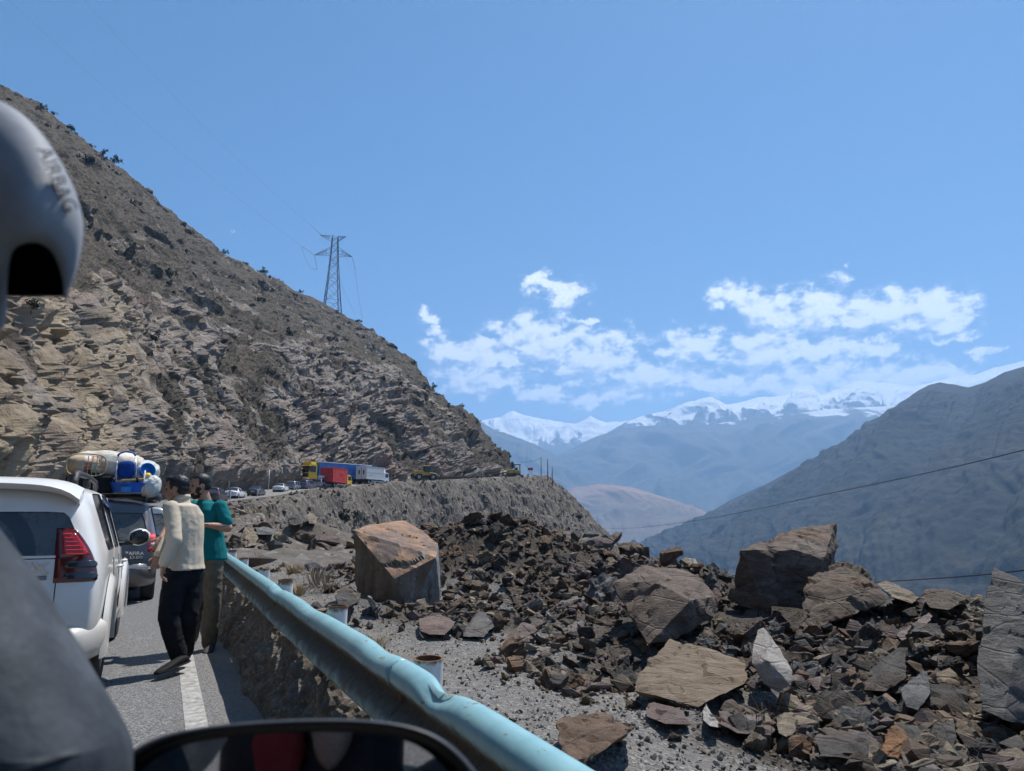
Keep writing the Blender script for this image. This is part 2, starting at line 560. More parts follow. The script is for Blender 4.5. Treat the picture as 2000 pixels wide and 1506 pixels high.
def ground_height(x, y, detail=True):
    x = np.asarray(x, np.float64); y = np.asarray(y, np.float64)
    idx, d, s, zr = road_frame(x, y)
    W = 10.2 - 7.2 * sstep(20, 46, s) - 1.4 * sstep(60, 90, s) + 30 * sstep(-4, -30, s)
    W = W + 1.0 * np.sin(s * .35) * sstep(3, 9, s)
    edge = 2.9 + W
    over = d - edge
    flat = zr - 0.04 - 0.05 * sstep(2.3, 4.5, d)
    q = np.maximum(over, 0)
    sl = 0.75 + .25 * sstep(50, 100, s)
    drop = np.where(q < 3, q * q * sl / 6, sl * 1.5 + (q - 3) * sl)
    drop = np.where(over > 0, drop, 0)
    z = flat - drop
    # slope that feeds the left side: hidden under the mountain
    for (cx, cy, rx, ry, h, a) in HEAPS:
        e = ((x - cx) / rx) ** 2 + ((y - cy) / ry) ** 2
        z = z + h * np.exp(-e * 1.15)
    z = np.maximum(z, -232 + 0 * z)
    if detail:
        p = np.stack([x, y, np.zeros_like(x)], -1)
        off = sstep(2.75, 3.6, np.abs(d)) * (d > 0) + sstep(5.7, 6.6, -d) * (d < 0)
        wild = sstep(-1.5, 3.0, over) * (d > 0)
        ps = np.stack([s / 7.0, d / 30.0, np.zeros_like(s)], -1)
        p3 = np.stack([x, y, z * 1.0], -1)
        wrp = fbm(p3 / 9.0, 3, 77) * .8
        ps = np.stack([s / 11.0 + d / 26.0 + wrp, d / 30.0 + wrp * .4, np.zeros_like(s)], -1)
        gul = ridged(ps, 3, 5) * 1.1 - ridged(np.stack([s/23.0 + wrp * .3, d/80.0, s*0], -1), 2, 9) * 1.5
        rid, tilt, bd = cells(p3 / np.array([2.6, 2.6, 2.0]), 41)
        rid2, tilt2, bd2 = cells(p3 / np.array([.95, .95, .8]), 43)
        z = z + wild * (gul * sstep(0, 9, over) + fbm(p3 / 5.0, 5, 3) * 1.25 + fbm(p3 / 1.1, 3, 4) * .28 + tilt * .75 * sstep(1, 6, over) + (rid2 * .3 + tilt2) * .26)
        near = off * (1 - .7 * sstep(25, 60, s))
        heap = np.zeros_like(x)
        for (cx, cy, rx, ry, h, a) in HEAPS[:8]:
            heap = np.maximum(heap, np.exp(-(((x - cx) / rx) ** 2 + ((y - cy) / ry) ** 2)))
        z = z + near * (fbm(p / 2.2, 4, 21) * (.10 + .16 * sstep(8, 20, s)) + fbm(p / .33, 4, 22) * .028)
        rid, tilt, bd = cells(np.stack([x / .42, y / .42, z / .3], -1), 55)
        z = z + near * heap * tilt * .12
    return z

# ------------------------------------------------------------------ setting materials
def mat_ground():
    m = Mat('gravel_ground', 0.95, spec=0.2)
    o = m.coord()
    wild = m.attr('wild')
    n1 = m.noise(0.9, 6, .6); n2 = m.noise(14, 5, .7); n3 = m.noise(70, 3, .7)
    v = m.voro(38, out='Color')
    peb = m.sepz(v, 0)
    grav = m.ramp(n2, [(.28, (.105, .102, .102)), (.52, (.17, .163, .155)), (.75, (.235, .222, .205))])
    grav = m.mix(m.math('MULTIPLY', peb, .55), grav, m.ramp(peb, [(0, (.05, .05, .052)), (.5, (.17, .165, .16)), (.85, (.26, .245, .225)), (1, (.42, .41, .39))]))
    dirt = m.ramp(m.noise(2.3, 8, .68), [(.25, (.058, .049, .042)), (.45, (.112, .096, .081)), (.62, (.158, .138, .117)), (.8, (.235, .21, .185))])
    rust = m.rng(m.noise(.42, 5, .6), .55, .7)
    dirt = m.mix(m.math('MULTIPLY', rust, .35), dirt, (.155, .105, .078))
    veg = m.rng(m.noise(.75, 7, .72), .55, .66)
    dirt = m.mix(m.math('MULTIPLY', veg, .55), dirt, (.048, .047, .034))
    sp = m.rng(m.sepz(m.voro(3.2, out='Color'), 0), .86, .93)
    dirt = m.mix(m.math('MULTIPLY', sp, .5), dirt, (.34, .31, .28))
    c = m.mix(wild, grav, dirt)
    c = m.mix(m.rng(n1, .3, .7, 0, .3), c, (.16, .14, .115))
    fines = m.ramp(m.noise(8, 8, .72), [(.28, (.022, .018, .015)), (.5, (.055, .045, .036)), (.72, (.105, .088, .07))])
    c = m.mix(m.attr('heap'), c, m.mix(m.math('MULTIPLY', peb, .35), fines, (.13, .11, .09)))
    m.color(c)
    h = m.math('ADD', m.math('MULTIPLY', n3, .4), m.voro(38))
    h = m.math('ADD', h, m.math('MULTIPLY', m.noise(5, 6, .7), 3.0))
    m.bump(h, .7, .03)
    return m.m

def mat_asphalt():
    m = Mat('asphalt', 0.85, spec=0.35)
    lat = m.attr('lat'); 
    n = m.noise(1.1, 5); f = m.noise(75, 4, .8)
    c = m.ramp(f, [(.38, (.025, .025, .028)), (.5, (.12, .12, .122)), (.62, (.32, .32, .315))])
    c = m.mix(m.rng(n, .35, .75, 0, .22), c, (.12, .115, .105))
    dust = m.rng(lat, 1.78, 2.15)
    dust = m.math('MULTIPLY', dust, m.rng(m.noise(3.0, 6, .7), .25, .55, .45, 1.0))
    c = m.mix(m.math('MULTIPLY', dust, .85), c, m.ramp(m.noise(60, 4, .7), [(.3, (.15, .13, .11)), (.7, (.25, .22, .185))]))
    # far along, the traffic has ground pale dust into the surface
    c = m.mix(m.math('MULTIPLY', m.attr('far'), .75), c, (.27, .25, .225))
    m.color(c); m.bump(f, .6, .006)
    return m.m

def mat_cliff():
    m = Mat('cliff_rock', 0.92, spec=0.2)
    rock = m.attr('rock'); tan = m.attr('tan')
    big = m.noise(.05, 5, .6); mid = m.noise(.35, 7, .66)
    st = m.noise(.5, 7, .68, vec=m.coord(scale=(1, 1, .22), rot=(.2, .25, 0)))
    r = m.ramp(st, [(.24, (.085, .069, .057)), (.40, (.20, .168, .140)), (.54, (.30, .258, .220)), (.70, (.40, .357, .315)), (.86, (.52, .485, .44))])
    ry = m.ramp(st, [(.24, (.14, .10, .066)), (.40, (.32, .25, .168)), (.54, (.43, .345, .24)), (.72, (.55, .465, .345)), (.88, (.64, .57, .46))])
    r = m.mix(m.math('MULTIPLY', tan, m.rng(m.noise(.12, 4), .35, .6)), r, ry)
    r = m.mix(m.math('MULTIPLY', m.rng(m.noise(.09, 5), .52, .68), .5), r, (.31, .215, .175))
    v = m.noise(1.3, 8, .72)
    soil = m.ramp(v, [(.25, (.046, .037, .029)), (.45, (.095, .077, .059)), (.6, (.145, .119, .092)), (.8, (.24, .205, .165))])
    bush = m.rng(m.noise(.36, 8, .74), .50, .585)
    soil = m.mix(m.math('MULTIPLY', bush, .85), soil, m.ramp(m.noise(3, 4), [(.3, (.028, .03, .022)), (.7, (.062, .062, .042))]))
    w = m.math('ADD', rock, m.math('MULTIPLY', m.math('SUBTRACT', mid, .5), 1.5))
    c = m.mix(m.rng(w, .36, .62), soil, r)
    m.color(c)
    h = m.math('ADD', m.math('MULTIPLY', m.noise(2.2, 9, .72), 1.0), m.math('MULTIPLY', st, .7))
    m.bump(h, 1.0, .5)
    return m.m

def mat_range(name, low, high, snow=None, spots=0.0, sc=1.0, rough=.95, warm=None):
    m = Mat(name, rough, spec=0.1)
    n = m.noise(.004 * sc, 8, .66)
    c = m.ramp(n, [(.3, low), (.7, high)])
    if warm is not None:
        c = m.mix(m.rng(m.attr('up'), .62, .95), c, warm)
    if spots:
        vd = m.voro(.05 * sc)
        s = m.rng(vd, .26, .40, 1, 0)
        s = m.math('MULTIPLY', s, m.rng(m.noise(.004 * sc, 6), .30, .50))
        c = m.mix(m.math('MULTIPLY', s, spots), c, (.022, .027, .02))
    if snow is not None:
        a = m.attr('snow')
        k = m.math('ADD', a, m.math('MULTIPLY', m.math('SUBTRACT', m.noise(.0045, 9, .68), .5), snow))
        c = m.mix(m.rng(k, .44, .56), c, (.88, .9, .93))
    m.color(c)
    m.bump(m.noise(.012 * sc, 9, .7), .9, 14.0 / sc)
    return m.m

M_GROUND, M_ASPHALT, M_CLIFF = mat_ground(), mat_asphalt(), mat_cliff()

# ------------------------------------------------------------------ ground
BANK = (R(-27), R(17), 27.0, 245.0)
def build_ground():
    a = np.concatenate([np.linspace(-180, -57, 42)[:-1], np.linspace(-57, 57, 800), np.linspace(57, 180, 42)[1:-1]])
    a = np.radians(a)
    r = np.concatenate([[0.0, .4, .8], np.geomspace(1.2, 460, 400)])
    A, RR = np.meshgrid(a, r, indexing='ij')
    x = (np.sin(A) * RR).ravel(); y = (np.cos(A) * RR).ravel()
    z = ground_height(x, y)
    idx, d, s, zr = road_frame(x, y)
    on = (d > -6.2) & (d < 2.55)
    z = np.where(on, np.minimum(z, zr - .05), z)
    F = grid_faces(len(a), len(r), wrap=True)[:, ::-1]
    inb = (A.ravel() > BANK[0] + .004) & (A.ravel() < BANK[1] - .004) & (RR.ravel() > BANK[2] * 1.02) & (RR.ravel() < BANK[3] * .98)
    F = F[~inb[F].all(1)]
    me = np_mesh('ground', np.stack([x, y, z], -1), F)
    W = 10.2 - 7.2 * sstep(20, 46, s) - 1.4 * sstep(60, 90, s)
    wild = np.clip(sstep(-2, 3, d - 2.9 - W) + sstep(10, 26, s) + (d < -5) * sstep(10, 30, s), 0, 1)
    attr(me, 'wild', wild)
    hp = np.zeros_like(x)
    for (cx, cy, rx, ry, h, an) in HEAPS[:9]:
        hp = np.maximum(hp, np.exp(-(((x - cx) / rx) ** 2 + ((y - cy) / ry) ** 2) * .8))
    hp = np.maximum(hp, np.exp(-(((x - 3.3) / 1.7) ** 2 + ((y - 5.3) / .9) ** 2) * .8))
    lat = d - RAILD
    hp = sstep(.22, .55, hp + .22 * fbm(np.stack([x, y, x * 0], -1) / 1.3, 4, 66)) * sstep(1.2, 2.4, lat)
    attr(me, 'heap', hp)
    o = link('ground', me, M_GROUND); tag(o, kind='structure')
    return o
build_ground()
def build_bank():
    a = np.linspace(BANK[0], BANK[1], 400)
    r = np.concatenate([np.geomspace(BANK[2], 60, 90)[:-1], np.geomspace(60, 215, 420), np.geomspace(215, BANK[3], 12)[1:]])
    A, RR = np.meshgrid(a, r, indexing='ij')
    x = (np.sin(A) * RR).ravel(); y = (np.cos(A) * RR).ravel()
    z = ground_height(x, y)
    idx, d, s, zr = road_frame(x, y)
    z = np.where((d > -6.2) & (d < 2.55), np.minimum(z, zr - .05), z)
    brd = np.zeros(A.shape); brd[0, :] = brd[-1, :] = 1; brd[:, 0] = brd[:, -1] = 1
    z = z - .12 * brd.ravel()
    me = np_mesh('bank', np.stack([x, y, z], -1), grid_faces(len(a), len(r))[:, ::-1])
    W = 10.2 - 7.2 * sstep(20, 46, s) - 1.4 * sstep(60, 90, s)
    attr(me, 'wild', np.clip(sstep(-2, 3, d - 2.9 - W) + sstep(10, 26, s) + (d < -5) * sstep(10, 30, s), 0, 1))
    tag(link('bank', me, M_GROUND), kind='structure')
build_bank()

def build_valley():
    # the valley floor and everything beyond, one sheet out past the farthest range
    n = 160
    g = np.sinh(np.linspace(-1, 1, n) * 4.2) / np.sinh(4.2) * 24000
    X, Y = np.meshgrid(g, g + 9000, indexing='ij')
    Z = -233 + fbm(np.stack([X.ravel()/900, Y.ravel()/900, X.ravel()*0], -1), 3, 71) * 14 - 12
    Z = Z - 8
    me = np_mesh('valley_floor', np.stack([X.ravel(), Y.ravel(), Z], -1), grid_faces(n, n))
    o = link('valley_floor', me, mat_range('valley_soil', (.07, .065, .05), (.14, .125, .1), sc=.6)); tag(o, kind='structure')
build_valley()

def strip(name, offs, mat, lift=0.0, k0=0, k1=None, zoff=None, far=False):
    L = LANE[k0:k1]; Rr = LRIGHT[k0:k1]
    V = []
    for j, of in enumerate(offs):
        q = np.stack([L[:, 0] + Rr[:, 0] * of, L[:, 1] + Rr[:, 1] * of, L[:, 2] + lift + (zoff[j] if zoff else 0)], -1)
        V.append(q)
    V = np.stack(V, 1)
    me = np_mesh(name, V.reshape(-1, 3), grid_faces(len(L), len(offs))[:, ::-1])
    attr(me, 'lat', np.tile(np.array(offs), len(L)))
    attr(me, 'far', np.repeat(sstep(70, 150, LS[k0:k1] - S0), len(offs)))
    return link(name, me, mat)

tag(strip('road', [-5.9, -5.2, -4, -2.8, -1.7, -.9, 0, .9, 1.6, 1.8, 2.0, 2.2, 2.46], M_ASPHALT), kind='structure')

def mat_marking():
    m = Mat('road_paint', .8)
    n = m.noise(14, 8, .8)
    m.color(m.ramp(n, [(.34, (.13, .128, .124)), (.5, (.30, .295, .28)), (.64, (.47, .465, .44))]))
    m.bump(m.noise(190, 3, .8), .5, .004)
    return m.m
kk = lane_at_y(45)
tag(strip('edge_line', [1.625, 1.77], mat_marking(), .004, 0, kk), kind='structure')

# soil berm under the guard rail
def build_berm():
    k1 = lane_at_y(40); k0 = lane_at_y(-18)
    L = LANE[k0:k1]
    S = np.linspace(LS[k0], LS[k1], 1500) - S0
    lx = np.interp(S, LS - S0, LANE[:, 0]); ly = np.interp(S, LS - S0, LANE[:, 1]); lz = np.interp(S, LS - S0, LANE[:, 2])
    rx = np.interp(S, LS - S0, LRIGHT[:, 0]); ry = np.interp(S, LS - S0, LRIGHT[:, 1])
    prof = [(2.10, -.06), (2.13, .0)] + [(2.13 + (RAILD - 2.13) * t, .50 * t ** .8) for t in np.linspace(.06, 1, 17)] + \
           [(RAILD + .07, .47), (RAILD + .16, .36), (RAILD + .28, .2), (RAILD + .42, .02), (RAILD + .62, -.16), (RAILD + .85, -.36)]
    prof = np.array(prof)
    V = []
    SS, QQ = np.meshgrid(S, np.arange(len(prof)), indexing='ij')
    of = prof[:, 0][None, :]; zz = prof[:, 1][None, :]
    width = (.22 * fbm(np.stack([S / 1.3, S * 0, S * 0], -1), 4, 31))[:, None]
    t = np.clip((RAILD - of) / (RAILD - 2.13), 0, 1)
    of2 = of - t * (width * .6 + .02)
    hh = 1 + .18 * fbm(np.stack([S / .9, S * 0, S * 0 + 4], -1), 4, 33)[:, None]
    fade = 1 - .75 * sstep(22, 38, SS)
    z2 = np.where(zz > 0, zz * np.minimum(hh, 1.02) * fade, zz)
    X = lx[:, None] + rx[:, None] * of2; Y = ly[:, None] + ry[:, None] * of2; Z = lz[:, None] + z2
    G = np.stack([X, Y, Z], -1)
    Nn = normals_grid(G); Nn = np.where(Nn[..., 2:3] < 0, -Nn, Nn)
    p = G.reshape(-1, 3)
    rid, tilt, bd = cells(p / .085, 61)
    ridb, tiltb, bdb = cells(p / .2, 62)
    dsp = fbm(p / .25, 5, 35, .6) * .08 + (rid - .4) * .036 + (ridb - .5) * .05
    edge = np.minimum(sstep(1.2, 4, QQ), 1).reshape(-1, 1)
    back = (1 - .8 * np.exp(-((of - RAILD - .03) / .07) ** 2) * np.ones_like(SS)).reshape(-1, 1)
    G2 = p + Nn.reshape(-1, 3) * dsp[:, None] * edge * back
    me = np_mesh('soil_berm', G2, grid_faces(len(S), len(prof))[:, ::-1])
    m = Mat('berm_soil', .97, spec=.15)
    c = m.ramp(m.noise(9, 7, .7), [(.25, (.085, .072, .06)), (.5, (.16, .138, .115)), (.75, (.27, .24, .2))])
    pe = m.sepz(m.voro(55, out='Color'), 0)
    c = m.mix(m.rng(pe, .82, .95, 0, .6), c, (.32, .29, .25))
    m.color(c); m.bump(m.noise(70, 5, .75), .8, .02)
    tag(link('soil_berm', me, m.m), kind='structure')
build_berm()

# ------------------------------------------------------------------ the mountain above the road
RIDGE_BASE = [  # (base Y on the road course | extra set-back, ridge photo px, py, Y)
    (-70, -2600, -900, 150), (-30, -1700, -560, 160), (0, -1150, -320, 185), (22, -760, -190, 205), (42, -380, -40, 228), (58, -150, 78, 245),
    (74, 0, 172, 262), (88, 120, 250, 285), (101, 235, 338, 315), (112, 330, 418, 345), (120, 420, 488, 375), (127, 500, 530, 398),
    (133, 560, 560, 412), (140, 640, 602, 418), (147, 700, 636, 405), (155, 755, 674, 385), (163, 815, 730, 358), (171, 855, 770, 332), (179, 900, 808, 305),
    (187, 945, 852, 275), (194, 975, 884, 250), (201, 995, 906, 232), (208, 1004, 918, 221)]
CLIFF_GRID = {}
def build_mountain():
    base, ridge = [], []
    for (Y, px, py, RY) in RIDGE_BASE:
        k = lane_at_y(Y)
        q = LANE[k].copy(); of = -7.3
        q[0] += LRIGHT[k, 0] * of; q[1] += LRIGHT[k, 1] * of
        q[2] -= .25
        base.append(q)
        ridge.append(np.array(P(px, py, RY)))
    base = catmull(base, .5); 
    nb = len(RIDGE_BASE)
    # same parameter on both
    def resample(pts, n, weights):
        c = catmull(pts, 1e9)  # 2 samples per span
        return c
    U = np.linspace(0, nb - 1, 4000)
    def cat_eval(pts, u):
        pts = np.asarray(pts); P0 = np.vstack([2*pts[0]-pts[1], pts, 2*pts[-1]-pts[-2]])
        i = np.minimum(u.astype(int), len(pts) - 2); t = (u - i)[:, None]
        a, b, c, d = P0[i], P0[i+1], P0[i+2], P0[i+3]
        return .5 * ((2*b) + (-a + c) * t + (2*a - 5*b + 4*c - d) * t**2 + (-a + 3*b - 3*c + d) * t**3)
    bpts = []
    for (Y, px, py, RY) in RIDGE_BASE:
        k = lane_at_y(Y); bpts.append([LANE[k, 0] - LRIGHT[k, 0] * 7.3, LANE[k, 1] - LRIGHT[k, 1] * 7.3, LANE[k, 2] - .25])
    NU = 860
    w = np.interp(U, [0, 3, 5, 6, nb - 1], [.10, .5, 1.0, 1.15, 1.0])
    cw = np.concatenate([[0], np.cumsum((w[1:] + w[:-1]) / 2)]); cw /= cw[-1]
    u = np.interp(np.linspace(0, 1, NU), cw, U)
    B = cat_eval(bpts, u); Rg = cat_eval(ridge, u)
    NV = 520
    v = np.linspace(0, 1, NV) ** 1.75
    vb = np.linspace(0, 1, 40)[1:]                      # the far side, falling away behind the ridge
    # run and rise along each line: steep cut cliff at the foot, then the hillside
    cliff_h = np.interp(u, [0, 3, 5, 8, 11, 14, 17, 20, 22], [.10, .105, .13, .19, .27, .36, .42, .42, .35])
    hor = np.zeros((NU, NV)); ver = np.zeros((NU, NV))
    for i in range(NU):
        ch = cliff_h[i]
        ver[i] = v
        hor[i] = np.interp(v, [0, .02, ch * .55, ch, .6, 1], [0, .004, ch * .26, ch * .60, .57, 1])
    G = np.empty((NU, NV, 3))
    for k in range(3):
        tt = hor if k < 2 else ver
        G[..., k] = B[:, None, k] + (Rg - B)[:, None, k] * tt
    nrm = normals_grid(G)
    out = np.array([.6, -.7, .5]); sg = np.sign((nrm * out).sum(2).mean()); nrm *= sg
    p = G.reshape(-1, 3)
    n = nrm.reshape(-1, 3)
    vv = np.tile(v, NU); uu = np.repeat(u, NV)
    amp = sstep(-.004, .028, vv)
    ridgefade = 1 - .55 * sstep(.9, 1, vv)
    rockz = 1 - sstep(.85, 1.3, vv / np.repeat(cliff_h, NV) + .6 * fbm(p / 22, 4, 81))
    # bedding planes dip to the right, steeply: warp the coordinates so ledges run that way
    tilt_m = np.array([[.90, .15, .30], [-.2, .97, .05], [-.28, -.10, .95]])
    q = p @ tilt_m.T
    # bare faces alternate with scree-filled gullies
    patch = sstep(-.28, .22, fbm(q / np.array([13., 13., 26.]), 4, 93) + .30 * sstep(.8, .2, vv / np.repeat(cliff_h, NV)) + .38 * sstep(8.5, 5.5, uu) - .16 * sstep(8, 12, uu))
    rockz = rockz * (.12 + .88 * patch)
    d = fbm(p / 48, 3, 82) * 4.2 + ridged(np.stack([uu * 1.35, vv * 1.2, vv * 0], -1), 3, 83) * 2.6
    d = d + fbm(q / np.array([9., 9., 26.]), 4, 84) * 2.0
    # fractures run down the face, leaning over to the right of the bay
    su = np.concatenate([[0], np.cumsum(np.linalg.norm(np.diff(.8 * B + .2 * Rg, axis=0), axis=1))])
    ln = np.linalg.norm(Rg - B, axis=1)
    sv = (ln[:, None] * v[None, :]).ravel(); sa = np.repeat(su, NV)
    wv_ = fbm(p / 11, 3, 97)
    fa = sa + (np.interp(uu, [0, 7, 12, 22], [.12, .05, -.45, -.65])) * sv + wv_ * 2.2
    fq = np.stack([fa, sv / 2.6 + wv_ * 1.2, wv_ * .8], -1)
    d = d + rockz * (ridged(fq / 5.5, 3, 94) * 1.9 + fbm(fq / 1.5, 5, 91, .55) * .55 * (1 - .5 * sstep(8, 13, uu)) + fbm(p / 2.6, 5, 98, .6) * .9 * sstep(7, 13, uu))
    r1, t1, b1 = cells(fq / 4.0, 85)
    r2, t2, b2 = cells(fq / 1.7, 86)
    r3, t3, b3 = cells(fq / .75, 87)
    d = d + (.06 + .9 * rockz) * ((r1 - .5) * 1.5 + t1 * 1.1) + (.22 + .7 * rockz) * ((r2 - .5) * .55 + t2 * .6) * (1 - .45 * sstep(8, 13, uu)) + (.5 + .5 * rockz) * ((r3 - .5) * .26 + t3 * .30) * (1 - .5 * sstep(8, 13, uu))
    d = d + fbm(p / 1.3, 4, 88, .55) * .38
    crag = sstep(.05, .40, fbm(p / 17, 4, 89)) * (1 - rockz)
    d = d + crag * ((r1 - .5) * 2.0 + t1 * 1.6 + (r2 - .5) * .9)
    d = np.where(vv < .012, d * .6 + np.abs(fbm(p / 1.6, 3, 99)) * .8, d)
    side = n * np.array([1, 1, .3]); side /= np.linalg.norm(side, axis=1, keepdims=True) + 1e-9
    nn = n + (side - n) * np.clip(rockz * 1.4, 0, 1)[:, None]
    G2 = (p + nn * (d * amp * ridgefade)[:, None]).reshape(NU, NV, 3)
    # keep it off the road
    G2[:, :6, :] = G[:, :6, :] + (G2[:, :6, :] - G[:, :6, :]) * np.linspace(0, 1, 6)[None, :, None]
    backdir = np.array([-.45, .85])
    bk = np.empty((NU, len(vb), 3))
    L = 160
    top = G2[:, -1, :]
    bk[..., 0] = top[:, None, 0] + backdir[0] * L * vb[None, :]
    bk[..., 1] = top[:, None, 1] + backdir[1] * L * vb[None, :]
    bk[..., 2] = top[:, None, 2] - 120 * vb[None, :] ** 1.3 + (fbm(bk.reshape(-1, 3) / 30, 3, 90).reshape(NU, -1)) * 4 * vb[None, :]
    A = np.concatenate([G2, bk], 1)
    F = grid_faces(NU, A.shape[1])
    if sg < 0: F = F[:, ::-1]
    me = np_mesh('mountain', A.reshape(-1, 3), F)
    rk = np.zeros(A.shape[:2]); rk[:, :NV] = np.clip(rockz + .42 * crag + .30 * sstep(7, 12, uu) * sstep(.75, .2, vv) * .8, 0, 1).reshape(NU, NV)
    attr(me, 'rock', rk)
    tn = np.zeros(A.shape[:2]); tn[:, :NV] = (sstep(8.5, 4.5, uu)).reshape(NU, NV)
    attr(me, 'tan', tn)
    o = link('mountain', me, M_CLIFF); tag(o, kind='structure')
    CLIFF_GRID['G'] = G2; CLIFF_GRID['u'] = u; CLIFF_GRID['v'] = v; CLIFF_GRID['N'] = nrm
build_mountain()

# ------------------------------------------------------------------ far ranges
def build_range(name, top, bot, mat, nu, nv, gul, gul_f, rough_amp, rough_s, jag=0.0, snow=None, back=900, seed=0, prof=1.0, spurs=None):
    """top / bot: lists of (photo px, py, distance ahead): the crest and the foot of one face"""
    T = np.array([P(*t) for t in top]); Bt = np.array([P(*t) for t in bot])
    def ev(pts, n):
        tt = np.linspace(0, len(pts) - 1, n)
        if len(pts) > 2:
            c = []
            for k in range(3): c.append(np.interp(tt, np.arange(len(pts)), pts[:, k]))
            return np.stack(c, -1)
        return pts[0] + (pts[-1] - pts[0]) * np.linspace(0, 1, n)[:, None]
    # spread by arc length of the crest
    L = np.concatenate([[0], np.cumsum(np.linalg.norm(np.diff(T, axis=0), axis=1))])
    un = np.linspace(0, 1, nu)
    TT = np.stack([np.interp(un * L[-1], L, T[:, k]) for k in range(3)], -1)
    LB = np.concatenate([[0], np.cumsum(np.linalg.norm(np.diff(Bt, axis=0), axis=1))])
    BB = np.stack([np.interp(un * LB[-1], LB, Bt[:, k]) for k in range(3)], -1)
    if jag:
        TT[:, 2] += jag * (ridged(np.stack([un * L[-1] / (jag * 9), un * 0, un * 0], -1), 5, seed + 5, .6) - .45)
    v = np.linspace(0, 1, nv)
    vb = np.linspace(0, 1, 24)[1:]
    hor = (1 - v)
    G = BB[:, None, :] + (TT - BB)[:, None, :] * v[None, :, None]
    G[..., 2] = BB[:, None, 2] + (TT - BB)[:, None, 2] * (v[None, :] ** prof)
    nrm = normals_grid(G); nrm = np.where((nrm[..., 2:3].mean() < 0), -nrm, nrm)
    uu = np.repeat(un, nv) * L[-1]; vv = np.tile(v, nu)
    wob = fbm(np.stack([uu / (gul_f * 3), vv * 2.2, vv * 0], -1), 3, seed + 1) * gul_f * 1.1
    g = ridged(np.stack([(uu + wob) / gul_f, vv * .9, vv * 0 + seed], -1), 4, seed + 2, .55)
    p = G.reshape(-1, 3)
    d = g * gul * np.minimum(sstep(0, .12, 1 - vv) + .12, 1) + fbm(p / rough_s, 6, seed + 3, .55) * rough_amp
    if spurs is not None: d = d + spurs(uu / L[-1], vv)
    G2 = (p + nrm.reshape(-1, 3) * d[:, None] * sstep(-.004, .20, 1 - vv)[:, None]).reshape(nu, nv, 3)
    top_ = G2[:, -1, :]
    bk = np.empty((nu, len(vb), 3))
    dirv = (TT - BB); dirv[:, 2] = 0; dirv /= np.linalg.norm(dirv, axis=1, keepdims=True) + 1e-9
    dirv = np.tile(dirv.mean(0), (nu, 1))
    for k in range(2): bk[..., k] = top_[:, None, k] + dirv[:, None, k] * back * vb[None, :]
    bk[..., 2] = top_[:, None, 2] - (top_[:, None, 2] + 240) * vb[None, :] ** 1.1
    A = np.concatenate([G2, bk], 1)
    F = grid_faces(nu, A.shape[1])
    me = np_mesh(name, A.reshape(-1, 3), F, smooth=True)
    if snow is not None:
        lo, hi = snow
        a = (A[..., 2] - lo) / (hi - lo)
        a = a.reshape(nu, -1)
        gg = np.zeros(A.shape[:2]); gg[:, :nv] = (-g * .62).reshape(nu, nv)
        attr(me, 'snow', a + gg)
    up = np.zeros(A.shape[:2]); up[:, :nv] = v[None, :]; up[:, nv:] = 1
    attr(me, 'up', up)
    return tag(link(name, me, mat), kind='structure')

# right-hand flank of the valley
RT = [(2600,520,1500),(2350,600,1750),(2160,660,2000),(2000,716,2250),(1960,728,2320),(1925,747,2400),(1892,757,2450),(1868,752,2500),(1835,747,2560),(1815,752,2600),(1790,765,2640),(1745,798,2700),(1690,838,2760),(1600,889,2860),(1500,944,2960),(1430,975,3030),(1380,1005,3080),(1330,1037,3130),(1290,1062,3180),(1260,1080,3220)]
RB = [(2900,1150,520),(2500,1165,700),(2200,1175,900),(1900,1190,1150),(1650,1180,1450),(1450,1165,1850),(1320,1140,2300),(1240,1105,2700)]
def right_spurs(un, vv):
    # long spurs running from the crest down into the valley
    a = ridged(np.stack([un * 3.3 + vv * .55, vv * .35, vv * 0 + 3.3], -1), 2, 401)
    return (a - .4) * 85 * sstep(.0, .35, 1 - vv) * sstep(0, .12, vv)
build_range('hillside', RT, RB, mat_range('hill_scrub', (.019, .020, .018), (.058, .054, .044), spots=.95, sc=1.25), 460, 250, 38, 190, 11, 50, jag=3, back=900, seed=100, spurs=right_spurs)
# low brown hill at the valley's bend
build_range('brown_hill', [(1040,1000,5600),(1085,968,5500),(1118,953,5400),(1172,945,5250),(1232,951,5150),(1310,975,5050),(1370,996,4950),(1450,1040,4850),(1520,1090,4800)],
            [(1090,1150,3900),(1200,1150,3800),(1300,1120,3700),(1400,1120,3700),(1500,1130,3700)],
            mat_range('brown_slope', (.12, .095, .07), (.20, .155, .115), sc=.5, warm=(.30, .19, .12)), 170, 110, 70, 340, 18, 320, back=1500, seed=140)
# hazy blue ridge closing the valley
build_range('blue_ridge', [(980,980,9116),(1040,921,8944),(1088,890,8772),(1160,855,8600),(1208,838,8514),(1256,832,8428),(1376,830,8342),(1480,818,8256),(1620,800,8170),(1800,790,8170),(2050,780,8170),(2400,780,8170)],
            [(960,1090,6708),(1200,1080,6364),(1400,1080,6192),(1900,1090,6192),(2400,1090,6192)],
            mat_range('blue_slope', (.06, .06, .05), (.11, .105, .085), snow=.8, sc=.3), 260, 120, 200, 900, 60, 900, jag=14, snow=(620, 1250), back=2500, seed=180)
